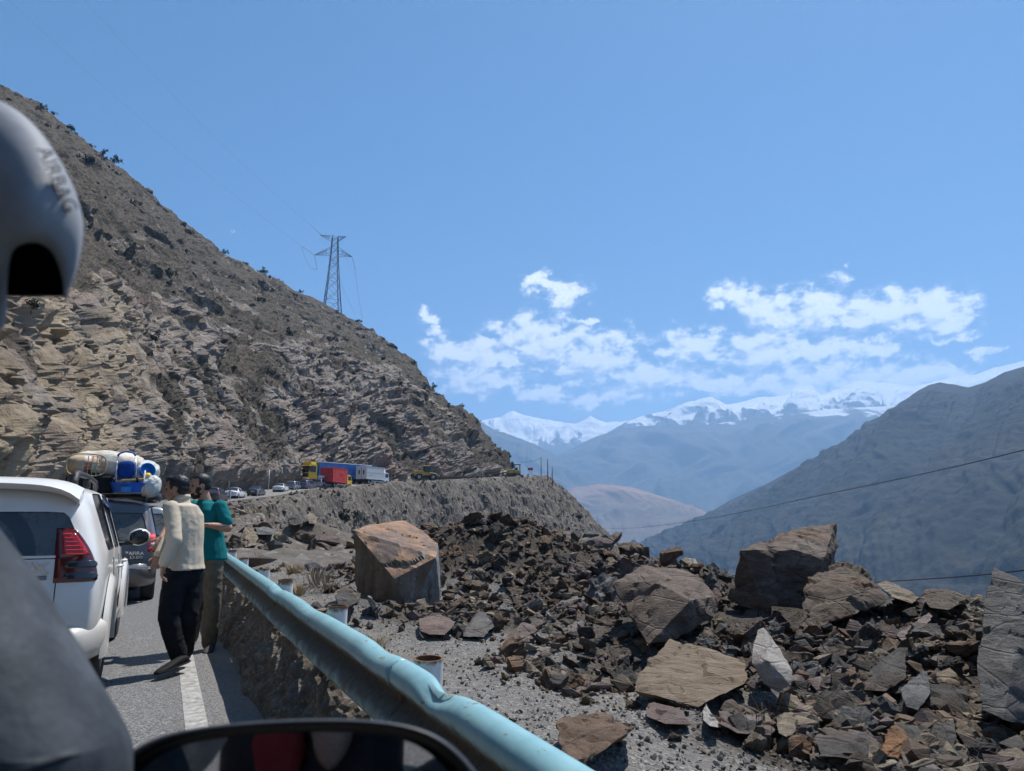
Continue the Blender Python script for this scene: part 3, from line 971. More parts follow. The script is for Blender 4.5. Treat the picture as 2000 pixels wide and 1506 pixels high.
# snow range
build_range('snow_range', [(1180,850,9800),(1220,826,9730),(1256,812,9660),(1280,808,9660),(1316,797,9590),(1340,786,9590),(1366,781,9590),(1388,775,9590),(1404,783,9590),(1418,791,9590),(1450,786,9590),(1484,776,9590),(1520,775,9590),(1544,771,9590),(1548,757,9590),(1562,753,9590),(1588,756,9590),(1604,773,9590),(1640,759,9590),(1664,748,9590),(1688,742,9590),(1712,748,9590),(1736,749,9590),(1784,756,9590),(1832,744,9590),(1868,736,9590),(1905,733,9590),(1940,719,9590),(2000,706,9590),(2080,700,9590),(2300,660,9590)],
            [(1180,960,7700),(1400,945,7560),(1700,945,7420),(2000,945,7420),(2300,945,7420)],
            mat_range('snow_slope', (.05, .052, .055), (.12, .12, .12), snow=1.15, sc=.3), 620, 150, 120, 360, 42, 480, jag=20, snow=(510, 1430), back=2500, seed=220)
# far peaks seen past the mountain's shoulder
build_range('far_peaks', [(860,835,11904),(900,826,11840),(950,820,11840),(975,815,11840),(1001,802,11840),(1020,810,11840),(1040,815,11840),(1062,819,11840),(1082,822,11840),(1124,829,11840),(1142,821,11840),(1154,812,11840),(1168,821,11840),(1184,825,11840),(1240,822,11840),(1330,835,11840)],
            [(860,950,9920),(1000,945,9600),(1200,945,9600),(1330,945,9600)],
            mat_range('peak_slope', (.06, .062, .066), (.13, .13, .13), snow=1.3, sc=.3), 300, 110, 150, 450, 58, 580, jag=26, snow=(360, 1250), back=3000, seed=260)
build_range('left_blue_ridge', [(840,780,8256),(900,800,7998),(962,838,7740),(1000,851,7568),(1040,866,7396),(1082,888,7224),(1120,920,7052),(1150,950,6966)],
            [(800,1080,5762),(950,1075,5590),(1100,1070,5590),(1180,1075,5590)],
            mat_range('blue_slope_left', (.06, .06, .05), (.11, .105, .085), sc=.3), 120, 80, 130, 700, 40, 700, jag=18, back=2500, seed=300)

# ------------------------------------------------------------------ air
def build_haze():
    bm = bmesh.new()
    add_box(bm, (-24500, -15500, -290), (24500, 33500, 2450))
    m = bpy.data.materials.new('haze_air'); m.use_nodes = True
    N, L = m.node_tree.nodes, m.node_tree.links
    N.clear()
    out = N.new('ShaderNodeOutputMaterial'); v = N.new('ShaderNodeVolumePrincipled')
    v.inputs['Color'].default_value = (.37, .63, 1.0, 1)
    v.inputs['Density'].default_value = 1.3e-4
    v.inputs['Anisotropy'].default_value = 0.25
    L.new(v.outputs[0], out.inputs['Volume'])
    o = obj('haze', bm, m); tag(o, kind='stuff')
build_haze()
# ------------------------------------------------------------------ guard rail
def course_at(Y):
    """position, right-hand vector and forward vector of the lane centre at distance Y ahead (near part)"""
    k = lane_at_y(Y)
    y0 = LANE[:, 1]
    x = np.interp(Y, y0[:k+40], LANE[:k+40, 0]); z = np.interp(Y, y0[:k+40], LANE[:k+40, 2])
    return Vector((x, Y, z)), Vector((LRIGHT[k, 0], LRIGHT[k, 1], 0)), Vector((LDIR[k, 0], LDIR[k, 1], 0))

def mat_rail():
    m = Mat('rail_paint', .6, spec=.3)
    d = m.attr('dirt')
    n = m.noise(7, 6, .6)
    c = m.ramp(n, [(.3, (.20, .385, .425)), (.7, (.275, .475, .51))])
    # scratches, chips showing rust
    sc = m.noise(16, 6, .75, vec=m.coord(scale=(.35, .35, 1.6)))
    chip = m.rng(sc, .605, .65)
    c = m.mix(chip, c, m.ramp(m.noise(50, 3), [(.3, (.12, .055, .025)), (.7, (.33, .22, .13))]))
    dn = m.noise(5, 7, .7)
    k = m.rng(m.math('ADD', d, m.math('MULTIPLY', m.math('SUBTRACT', dn, .5), 1.1)), .30, .75)
    c = m.mix(m.math('MULTIPLY', k, .93), c, m.ramp(m.noise(30, 5, .7), [(.3, (.085, .068, .052)), (.7, (.16, .132, .105))]))
    m.color(c); m.rough(m.math('ADD', .36, m.math('MULTIPLY', k, .5)))
    m.bump(m.noise(9, 4), .25, .01)
    return m.m
def mat_post():
    m = Mat('post_paint', .5)
    n = m.noise(9, 6, .7)
    c = m.ramp(n, [(.3, (.62, .63, .60)), (.7, (.80, .80, .77))])
    top = m.sepz(m.coord('Object'))
    r = m.rng(m.math('ADD', top, m.math('MULTIPLY', m.math('SUBTRACT', m.noise(28, 5, .7), .5), .10)), .80, .835)
    c = m.mix(r, c, m.ramp(m.noise(60, 4), [(.3, (.10, .045, .02)), (.7, (.25, .13, .06))]))
    sp = m.rng(m.noise(45, 5, .7), .66, .72)
    c = m.mix(sp, c, (.2, .11, .06))
    m.color(c); return m.m
def build_guardrail():
    M_RAIL = mat_rail(); M_POST = mat_post()
    M_RUST = plain('rust_inside', (.16, .075, .035), .9, vary=.5, scale=40)
    p0, r0, f0 = course_at(8)
    root = empty('guardrail', p0 + r0 * RAILD)
    tag(root, 'turquoise corrugated guard rail on white pipe posts along the right road edge', 'guard rail')
    Minv = Matrix.Translation(-root.location)
    prof = np.array([(.028, .790), (.012, .818), (-.012, .830), (-.040, .828), (-.066, .812), (-.080, .786), (-.080, .757), (-.062, .730), (-.030, .708), (-.008, .690), (-.004, .668),
                     (-.026, .650), (-.058, .628), (-.079, .602), (-.082, .574), (-.068, .548), (-.036, .534), (-.005, .528)])
    dirt = np.array([.2, .1, 0, 0, .02, .12, .42, .75, .95, 1, 1, .95, .8, .62, .5, .5, .6, .7])
    th = .004
    YS = [-14, -10.2, -6.4, -2.6, -.6, 2.22, 5.6, 9.6, 14.0, 17.7, 21.0]
    for a, b in zip(YS, YS[1:]):
        n = max(8, int((b - a) / .05))
        ys = np.linspace(a - .16, b, n)
        V, D = [], []
        lap = .004 if True else 0
        for i, y in enumerate(ys):
            c, r, f = course_at(float(y))
            lift = .004 * (1 - min(1, (y - (a - .16)) / .3))      # the lap rides on the next sheet
            wave = .006 * math.sin(y * 1.3) + .003 * math.sin(y * 3.1 + 1)
            dent = .042 * math.exp(-((y - 1.62) / .12) ** 2)
            dent2 = .018 * math.exp(-((y - 2.35) / .16) ** 2) + .02 * math.exp(-((y - 5.2) / .2) ** 2) + .015 * math.exp(-((y - 3.9) / .3) ** 2)
            for k, (q, z) in enumerate(prof):
                w = 1 - min(1, max(0, (.83 - z) / .15))
                zz = z + .006 * math.sin(y * .9) - w * dent * (.4 if q > -.03 else 1.0) * (1 if k < 6 else .3) - w * dent2
                qq = q + wave * .5 - w * dent * (0.9 if q > -.03 else .1) + lift * (-1)
                p = c + r * (RAILD + qq) + Vector((0, 0, zz)) - root.location
                V.append(p); D.append(dirt[k])
        V = np.array(V)
        F = grid_faces(len(ys), len(prof))
        me = np_mesh('rail_section', V, F, True)
        attr(me, 'dirt', D)
        o = link('rail_section', me, M_RAIL, root)
        s = o.modifiers.new('thick', 'SOLIDIFY'); s.thickness = th; s.offset = 0
    for i, y in enumerate([-6.2, -4.4, -2.6, -.8, .45, 2.12, 3.72, 5.48, 7.15, 8.9, 10.55, 11.8, 13.2, 15, 16.8, 18.6]):
        c, r, f = course_at(y)
        bm = bmesh.new()
        R1, R2 = .062, .055
        seg = 20
        h = .845 + .02 * math.sin(i * 2.1)
        add_lathe(bm, [(R1, -.5), (R1, .35), (R1 + .001, h - .02), (R1 + .002, h), (R2, h), (R2, h - .35), (0.001, h - .35)], seg, Matrix.Rotation(R(-90), 4, 'Y'))
        off = .098
        pl = c + r * (RAILD + off) - root.location
        lean = Matrix.Rotation(R(2.0 * math.sin(i * 1.7)), 4, 'X') @ Matrix.Rotation(R(2.2 * math.cos(i * 2.3)), 4, 'Y')
        for fc in bm.faces:
            m = fc.calc_center_median()
            fc.material_index = 1 if (m.xy.length < R1 - .003) else 0
        for v in bm.verts: v.co = lean @ v.co
        o = obj('post', bm, [M_POST, M_RUST], root, smooth=True, loc=pl)
        soften(o, 40)
        # spacer between post and beam
        bm = bmesh.new()
        add_box(bm, (-.05, -.03, .60), (.05, .03, .70))
        ang = math.atan2(f.y, f.x) - R(90)
        br = obj('bracket', bm, M_RUST, o, loc=(-r.x * .06, -r.y * .06, 0), rot=(0, 0, ang))
build_guardrail()

# ------------------------------------------------------------------ stones
def mat_stone(name, lo, mid, hi, rust=.35, bed=None, rusty=(.20, .105, .05), sc=1.0):
    m = Mat(name, .88, spec=.25)
    rnd = m.rand()
    off = m.N.new('ShaderNodeVectorMath'); off.operation = 'MULTIPLY_ADD'
    cb = m.N.new('ShaderNodeCombineXYZ')
    for k in range(3): m.L.new(rnd, cb.inputs[k])
    m.L.new(cb.outputs[0], off.inputs[0]); off.inputs[1].default_value = (37, 71, 13)
    m.L.new(m.coord('Object', scale=bed or (1, 1, 2.4)), off.inputs[2])
    v = off.outputs[0]
    n = m.noise(3.2 * sc, 9, .68, vec=v)
    c = m.ramp(n, [(.27, lo), (.5, mid), (.74, hi)])
    r = m.rng(m.noise(1.15 * sc, 6, .62, vec=v), .50, .66)
    c = m.mix(m.math('MULTIPLY', r, rust), c, m.ramp(m.noise(9, 5, .7, vec=v), [(.3, tuple(x * .6 for x in rusty)), (.7, tuple(x * 1.35 for x in rusty))]))
    fn = m.noise(46 * sc, 7, .78, vec=v)
    c = m.mix(1.0, c, m.ramp(fn, [(.3, (.62, .62, .62)), (.5, (1, 1, 1)), (.72, (1.35, 1.33, 1.3))]), 'MULTIPLY')
    crk = m.rng(m.voro(1.7 * sc, vec=v, feature='DISTANCE_TO_EDGE'), .0, .035)
    c = m.mix(m.math('MULTIPLY', m.math('SUBTRACT', 1.0, crk), .28), c, tuple(x * .7 for x in lo))
    sp = m.rng(m.noise(24 * sc, 5, .75, vec=v), .60, .72)
    c = m.mix(m.math('MULTIPLY', sp, .35), c, tuple(min(1, x * 1.5) for x in hi))
    c = m.mix(m.math('MULTIPLY', rnd, .22), c, tuple(x * .6 for x in mid))
    m.color(c)
    h = m.math('ADD', m.noise(9 * sc, 9, .76, vec=v), m.math('MULTIPLY', m.noise(3, 6, .7, vec=v), 1.6))
    h = m.math('ADD', h, m.math('MULTIPLY', crk, .35))
    m.bump(h, 1.0, .032)
    return m.m
ST = {
    'dark brown': mat_stone('stone_dark_brown', (.052, .041, .032), (.11, .086, .066), (.185, .148, .115)),
    'grey': mat_stone('stone_grey', (.06, .06, .06), (.125, .122, .118), (.21, .205, .195), .12),
    'tan': mat_stone('stone_tan', (.12, .095, .068), (.21, .172, .125), (.32, .272, .21), .25),
    'rust brown': mat_stone('stone_rust_brown', (.065, .046, .034), (.135, .092, .064), (.22, .155, .108), .5, rusty=(.20, .105, .052)),
    'purplish': mat_stone('stone_purplish', (.075, .058, .053), (.15, .118, .107), (.245, .205, .188), .25),
    'slate': mat_stone('stone_slate', (.036, .033, .030), (.072, .066, .060), (.13, .121, .11), .18),
    'pale': mat_stone('stone_pale', (.19, .18, .165), (.31, .295, .27), (.45, .43, .40), .08),
}

def rough_hull(pts, target, amp, seed=0, chip=.5, strata=(0, 0, 1)):
    """convex body of the given points, subdivided and broken up by chips and bedding"""
    bm = bmesh.new()
    for p in pts: bm.verts.new(p)
    r = bmesh.ops.convex_hull(bm, input=bm.verts)
    for g in r['geom_interior']:
        if isinstance(g, bmesh.types.BMVert) and g.is_valid: bm.verts.remove(g)
    bmesh.ops.triangulate(bm, faces=bm.faces)
    for it in range(6):
        long = [e for e in bm.edges if e.calc_length() > target * 1.6]
        if not long: break
        bmesh.ops.subdivide_edges(bm, edges=long, cuts=1)
        bmesh.ops.triangulate(bm, faces=[f for f in bm.faces if len(f.verts) > 3])
    bm.normal_update()
    bm.verts.ensure_lookup_table()
    V = np.array([v.co[:] for v in bm.verts]); Nn = np.array([v.normal[:] for v in bm.verts])
    if amp > 0:
        s = np.array(strata, float); s /= np.linalg.norm(s)
        h = V @ s
        size = V.max(0) - V.min(0); L = size.max()
        q = V / (L * .34)
        rid, tilt, bd = cells(q + seed * 3.7, seed + 5)
        rid2, tilt2, b2 = cells(V / (L * .12) + seed, seed + 9)
        d = amp * ((rid - .5) * 1.0 * chip + tilt * .8 * chip + (rid2 - .5) * .3 * chip + tilt2 * .35 * chip)
        d = d + amp * fbm(V / (L * .5) + seed, 5, seed, .55) * .8
        lay = fbm(np.stack([h / (L * .045), V @ np.array([.3, .2, .1]) / L, h * 0 + seed], -1), 3, seed + 2) * .22 * amp
        d = d + lay + amp * fbm(V / (L * .07) + seed, 4, seed + 3, .6) * .24 - amp * .5 * np.maximum(0, .12 - bd) / .12 * chip
        V = V + Nn * d[:, None]
        for v, c in zip(bm.verts, V): v.co = c
    return bm

def boulder(label, front, back, colour, target=.07, amp=.09, seed=1, chip=.6, strata=(.2, .1, 1), extra=(), name='boulder', shrink=.82, mat=None):
    F = [P(*p) for p in front]
    cen = sum(F, Vector()) / len(F)
    pts = list(F)
    for p in F:
        q = cen + (p - cen) * shrink
        k = (q.y + back) / q.y
        pts.append(Vector((q.x * k, q.y + back, CAMZ + (q.z - CAMZ) * k)))
    for p in extra: pts.append(P(*p))
    lowz = min(p.z for p in pts)
    c0 = Vector((cen.x, cen.y + back * .5, lowz))
    bm = rough_hull([p - c0 for p in pts], target, amp, seed, chip, strata)
    gap = c0.z - float(ground_height(np.array([c0.x]), np.array([c0.y]))[0])
    c0.z -= min(.05, max(0.0, gap + .04))        # every block beds into the ground a little
    o = obj(name, bm, mat or ST[colour], loc=c0)
    soften(o, 24)
    tag(o, label, 'boulder')
    return o

M_BIG = mat_stone('boulder_rust_top', (.10, .072, .05), (.19, .14, .098), (.30, .23, .165), .0, bed=(2.2, 2.2, .6))
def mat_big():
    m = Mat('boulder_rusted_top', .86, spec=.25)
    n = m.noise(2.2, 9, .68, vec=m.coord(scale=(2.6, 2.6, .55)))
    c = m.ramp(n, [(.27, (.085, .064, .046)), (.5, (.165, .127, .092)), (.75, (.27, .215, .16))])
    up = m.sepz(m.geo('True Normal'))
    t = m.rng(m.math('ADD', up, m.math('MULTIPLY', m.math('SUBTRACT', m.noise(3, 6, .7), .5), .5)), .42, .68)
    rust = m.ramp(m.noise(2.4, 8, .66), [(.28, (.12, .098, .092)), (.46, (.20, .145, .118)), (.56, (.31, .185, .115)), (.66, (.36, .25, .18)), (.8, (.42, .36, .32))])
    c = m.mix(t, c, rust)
    g = m.rng(m.sepz(m.geo('True Normal'), 0), .5, .8)  # right-facing sides painted paler, standing in for the sun on them
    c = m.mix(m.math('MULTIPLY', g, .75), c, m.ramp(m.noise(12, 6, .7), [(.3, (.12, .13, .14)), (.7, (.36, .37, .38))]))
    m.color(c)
    m.bump(m.math('ADD', m.noise(8, 9, .72), n), .8, .03)
    return m.m

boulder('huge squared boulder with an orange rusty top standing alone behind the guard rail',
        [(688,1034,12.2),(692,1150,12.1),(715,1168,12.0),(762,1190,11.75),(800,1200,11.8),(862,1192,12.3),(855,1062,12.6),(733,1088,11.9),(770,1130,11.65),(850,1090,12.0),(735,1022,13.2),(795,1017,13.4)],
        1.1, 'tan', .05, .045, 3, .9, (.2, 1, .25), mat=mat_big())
boulder('massive dark boulder with a pale sunlit top against the valley, highest on the right',
        [(1420,1172,10.7),(1447,1070,10.5),(1500,1042,11.1),(1562,1019,11.7),(1631,1016,11.9),(1642,1060,11.6),(1630,1100,11.0),(1575,1192,10.3),(1500,1196,10.2),(1545,1062,10.4),(1612,1082,10.4)],
        1.1, 'dark brown', .055, .085, 8, .8, (.3, .2, 1), mat=mat_stone('stone_sunlit_brown', (.06, .047, .038), (.13, .103, .083), (.235, .20, .17), .3))
boulder('broad ridged brown boulder above the dark pit in the middle of the rubble',
        [(1201,1140,9.3),(1262,1102,9.7),(1330,1106,9.7),(1372,1130,9.5),(1398,1165,9.2),(1392,1205,8.9),(1340,1238,8.5),(1262,1262,8.3),(1236,1212,8.7),(1290,1135,8.8),(1350,1170,8.5)],
        .9, 'dark brown', .045, .055, 12, .6, (.5, .2, .8), mat=mat_stone('stone_ridged_brown', (.07, .054, .044), (.15, .118, .095), (.25, .205, .17), .3))
boulder('wide flat tan slab lying in front of the ridged boulder',
        [(1238,1322,6.1),(1250,1296,6.4),(1310,1240,7.1),(1372,1254,7.1),(1460,1272,6.8),(1456,1322,6.2),(1362,1366,5.7),(1292,1348,5.75),(1242,1336,5.95)],
        .45, 'tan', .035, .045, 15, .5, (.2, -.5, .8), mat=mat_stone('stone_grained_tan', (.15, .112, .075), (.235, .182, .128), (.32, .26, .19), .15, bed=(.8, 3.2, 3.2), rusty=(.2, .13, .08)))
boulder('smooth pale grey rounded stone leaning among dark rubble',
        [(1480,1219,6.7),(1491,1214,6.7),(1468,1255,6.4),(1466,1282,6.25),(1492,1322,6.0),(1520,1338,5.95),(1542,1325,5.95),(1547,1298,6.05),(1524,1256,6.4),(1500,1228,6.6),(1500,1280,6.0)],
        .28, 'pale', .03, .02, 18, .2, mat=mat_stone('stone_smooth_pale', (.22, .20, .18), (.33, .305, .275), (.43, .40, .365), .05))
boulder('dark angular boulder right of and below the highest boulder',
        [(1566,1150,9.2),(1574,1122,9.4),(1640,1098,9.8),(1684,1108,9.7),(1731,1166,9.2),(1712,1186,8.9),(1650,1205,8.6),(1590,1232,8.5),(1570,1200,8.7),(1662,1158,8.8)],
        .8, 'dark brown', .045, .07, 22, .8)
boulder('tall layered grey slab standing at the right edge of the rubble',
        [(1940,1106,6.5),(1985,1128,6.4),(2030,1165,6.3),(2075,1260,6.1),(2060,1420,5.6),(1960,1405,5.5),(1922,1385,5.6),(1908,1290,5.9),(1926,1190,6.2),(1978,1290,5.75)],
        .6, 'grey', .035, .032, 25, .6, (.35, .2, 1), mat=mat_stone('stone_layered_grey', (.065, .063, .06), (.125, .12, .113), (.215, .207, .195), .08, bed=(1, 1, 2.6)))
boulder('long rusty flat block half buried in gravel beside the guard rail',
        [(1090,1392,4.55),(1130,1378,4.7),(1196,1382,4.7),(1246,1402,4.5),(1205,1425,4.2),(1180,1445,4.05),(1120,1485,3.85),(1094,1470,3.95)],
        .35, 'rust brown', .03, .04, 28, .7, (.2, -.3, .9))
boulder('bright orange faced stone at the foot of the right rubble heap',
        [(1737,1425,5.2),(1752,1418,5.2),(1790,1455,5.0),(1806,1500,4.8),(1760,1515,4.7),(1716,1508,4.75),(1722,1470,4.9)],
        .3, 'rust brown', .03, .04, 31, .8, mat=mat_stone('stone_orange', (.09, .062, .042), (.20, .118, .065), (.30, .19, .115), .45, rusty=(.30, .135, .05)))
boulder('flat reddish grey slab lying just right of the huge squared boulder',
        [(818,1203,9.2),(862,1195,9.4),(891,1211,9.2),(868,1236,8.7),(838,1236,8.65),(819,1228,8.8)], .3, 'purplish', .035, .03, 33, .5)
boulder('wide dark block with a sunlit top near the front of the right rubble',
        [(1592,1430,5.0),(1610,1416,5.2),(1690,1420,5.1),(1694,1462,4.75),(1680,1476,4.7),(1600,1466,4.75)], .45, 'slate', .035, .035, 36, .6)
boulder('dark triangular slab propped upright in the middle of the right rubble',
        [(1680,1330,6.6),(1712,1290,6.9),(1752,1264,7.0),(1770,1262,7.0),(1766,1318,6.6),(1730,1345,6.4),(1690,1342,6.4)], .3, 'slate', .035, .03, 39, .4)
boulder('small grey pyramid shaped stone right of the triangular slab',
        [(1758,1335,6.2),(1800,1298,6.4),(1808,1300,6.4),(1816,1340,6.1),(1790,1372,5.9),(1772,1366,5.95)], .35, 'grey', .03, .03, 42, .5)
boulder('thin brown capping slab on the crest of the right rubble',
        [(1798,1158,8.9),(1812,1143,9.1),(1862,1146,9.1),(1890,1160,8.9),(1850,1182,8.6),(1815,1178,8.6)], .5, 'dark brown', .04, .04, 45, .6)
boulder('tilted flat slab on the crest between dark angular boulder and capping slab',
        [(1712,1132,9.6),(1735,1128,9.7),(1795,1158,9.3),(1780,1170,9.1),(1740,1158,9.1)], .5, 'tan', .04, .03, 48, .6)
boulder('long diagonal purplish slab below the capping slab',
        [(1752,1238,8.0),(1815,1192,8.6),(1822,1200,8.5),(1800,1225,8.1),(1762,1248,7.9)], .3, 'purplish', .035, .03, 51, .5)
boulder('reddish flat slab on top of the left rubble heap',
        [(1056,1046,16.6),(1066,1034,17.0),(1113,1034,17.0),(1116,1050,16.5),(1085,1056,16.3)], .7, 'purplish', .05, .05, 54, .5)
boulder('small white weathered stone on the skyline crest between rubble and valley',
        [(1340,1100,13.2),(1348,1090,13.3),(1358,1092,13.3),(1367,1106,13.1),(1350,1112,13.0)], .25, 'pale', .03, .03, 57, .7)
boulder('pyramid shaped tan rock among the roadside stones behind the white posts',
        [(459,1064,23.5),(478,1026,24.4),(492,1024,24.6),(503,1050,24),(500,1062,23.6),(480,1066,23.3)], .7, 'tan', .05, .06, 60, .6)
boulder('flat grey ledge of rock right of the pyramid shaped tan rock',
        [(499,1032,27),(520,1030,27.4),(536,1036,27.2),(534,1044,26.8),(502,1044,26.6)], 1.0, 'grey', .06, .06, 63, .5)
boulder('dark rock with an overhang on the far bank of the bay',
        [(560,1018,31),(572,1003,32),(582,1002,32),(592,1020,31),(575,1024,30.6)], .8, 'slate', .06, .06, 66, .6)
boulder('light tan rounded rock beside the dark overhanging rock',
        [(598,1006,31.5),(605,1000,32),(620,1014,31.5),(617,1024,31),(604,1022,31)], .7, 'tan', .06, .05, 69, .5)
boulder('dark flat stone lying behind the rail left of the huge boulder',
        [(655,1160,9.9),(672,1142,10.4),(690,1150,10.4),(700,1172,9.9),(680,1182,9.7),(660,1176,9.7)], .5, 'slate', .035, .04, 72, .6)
boulder('purplish flat slab below the flat tan slab among the gravel',
        [(1258,1366,5.5),(1270,1358,5.6),(1330,1366,5.5),(1344,1398,5.15),(1300,1398,5.05),(1262,1384,5.25)], .22, 'purplish', .03, .03, 75, .6)
boulder('pale grey upright wedge in front of the flat tan slab',
        [(1370,1372,5.4),(1378,1360,5.5),(1402,1395,5.2),(1404,1406,5.0),(1386,1402,5.0),(1372,1390,5.15)], .14, 'pale', .025, .02, 78, .5)
boulder('long low reddish tan slab in front of the smooth pale stone',
        [(1400,1375,5.4),(1430,1374,5.5),(1512,1402,5.3),(1510,1424,5.05),(1440,1418,5.0),(1405,1400,5.1)], .28, 'purplish', .03, .03, 81, .6)
boulder('squat tan block standing upright left of the wide dark block',
        [(1516,1388,5.35),(1530,1378,5.4),(1548,1380,5.4),(1552,1416,5.1),(1536,1424,5.0),(1519,1416,5.05)], .2, 'tan', .025, .025, 84, .5)
boulder('big dark buried boulder under the tall layered slab',
        [(1800,1440,5.1),(1832,1396,5.3),(1864,1400,5.3),(1866,1470,4.9),(1820,1480,4.8)], .4, 'slate', .035, .04, 87, .6)
boulder('second dark buried boulder right of the bright orange stone',
        [(1752,1400,5.5),(1775,1396,5.6),(1800,1408,5.5),(1798,1450,5.2),(1768,1445,5.2)], .3, 'slate', .03, .03, 90, .6)
boulder('grey tilted stone at the toe of the left rubble heap',
        [(900,1228,9.0),(935,1188,9.5),(950,1192,9.5),(965,1220,9.2),(945,1240,8.8),(905,1238,8.8)], .4, 'grey', .035, .03, 93, .6)
boulder('reddish flat stone in the gravel right of the grey tilted stone',
        [(985,1240,8.7),(1020,1208,9.2),(1042,1214,9.1),(1050,1224,8.9),(1000,1246,8.5)], .3, 'purplish', .03, .03, 96, .5)

# loose stones: each its own object
def stone_mesh(kind, seed, fine=False):
    rr = random.Random(seed)
    sx, sy, sz = {'flat': (1, .75, .30), 'blocky': (.85, .75, .68), 'wedge': (1, .7, .62), 'long': (1.2, .42, .32), 'lumpy': (.75, .7, .55)}[kind]
    pts = []
    n = {'flat': 11, 'blocky': 12, 'wedge': 9, 'long': 10, 'lumpy': 18}[kind]
    for i in range(n):
        while True:
            p = Vector((rr.uniform(-1, 1), rr.uniform(-1, 1), rr.uniform(-1, 1)))
            if kind == 'lumpy' and not (.7 < p.length < 1): continue
            if kind != 'lumpy' and max(abs(p.x), abs(p.y), abs(p.z)) < .75: continue
            break
        if kind == 'wedge': p.z *= (1.1 + p.x) * .55
        pts.append(Vector((p.x * sx * .5, p.y * sy * .5, p.z * sz * .5)))
    bm = rough_hull(pts, .075 if fine else 9, .075 if fine else 0.0, seed, .8)
    me = bm_mesh('stone', bm)
    me.polygons.foreach_set('use_smooth', [True] * len(me.polygons)); me.set_sharp_from_angle(angle=R(22))
    return me
KINDS = ['flat', 'blocky', 'blocky', 'blocky', 'wedge', 'wedge', 'wedge', 'long', 'lumpy']
SM = {}
for k in set(KINDS):
    for f in (0, 1):
        SM[k, f] = [stone_mesh(k, 900 + 31 * i + hash(k) % 1 + len(k) * 7 + f * 500, bool(f)) for i in range(5)]
STM = {}
def stone_data(kind, fine, i, colour):
    key = (kind, fine, i, colour)
    if key not in STM:
        me = SM[kind, fine][i].copy(); me.materials.clear(); me.materials.append(ST[colour]); STM[key] = me
    return STM[key]

ZONES = [  # place words, cx, cy, rx, ry, count, size range, colours
    ('on the crest of the left rubble heap', -.1, 16.5, 3.6, .9, 30, (.45, 1.15), ['dark brown', 'dark brown', 'rust brown', 'tan', 'slate', 'purplish']),
    ('on the face of the left rubble heap', .2, 14.4, 3.2, 1.5, 46, (.38, 1.0), ['dark brown', 'dark brown', 'rust brown', 'tan', 'slate', 'purplish', 'slate']),
    ('at the foot of the left rubble heap', -.7, 10.6, 1.9, 1.5, 26, (.20, .46), ['tan', 'grey', 'dark brown', 'purplish', 'pale']),
    ('round the dark pit in the middle', .9, 7.7, 1.0, 1.1, 20, (.20, .48), ['dark brown', 'tan', 'slate', 'rust brown']),
    ('on the low ground behind the pit', 2.4, 12.6, 2.6, 1.6, 30, (.34, .85), ['dark brown', 'rust brown', 'tan', 'slate', 'purplish', 'grey']),
    ('below the highest boulder', 2.9, 7.7, 1.2, .9, 24, (.20, .55), ['slate', 'slate', 'dark brown', 'grey', 'tan']),
    ('behind the flat slab', 2.45, 8.5, .9, .8, 18, (.22, .55), ['dark brown', 'slate', 'tan', 'grey']),
    ('on the crest of the right rubble heap', 6.3, 9.0, 1.6, .8, 26, (.38, 1.0), ['tan', 'dark brown', 'purplish', 'slate', 'grey']),
    ('on the face of the right rubble heap', 3.9, 7.0, 1.3, 1.1, 44, (.28, .85), ['slate', 'slate', 'dark brown', 'rust brown', 'tan', 'grey']),
    ('at the foot of the right rubble heap', 2.9, 5.4, 1.1, .7, 26, (.18, .52), ['tan', 'slate', 'rust brown', 'purplish', 'grey']),
    ('on the gravel by the guard rail', .85, 5.4, .8, 1.0, 10, (.12, .24), ['tan', 'dark brown', 'grey', 'rust brown']),
    ('on gravel left of the huge squared boulder', -5.2, 17, 1.4, 3.6, 8, (.26, .5), ['grey', 'tan', 'dark brown']),
    ('among the roadside rocks behind the men', -8.6, 26, 1.8, 4.0, 12, (.5, 1.1), ['dark brown', 'tan', 'grey', 'rust brown']),
]
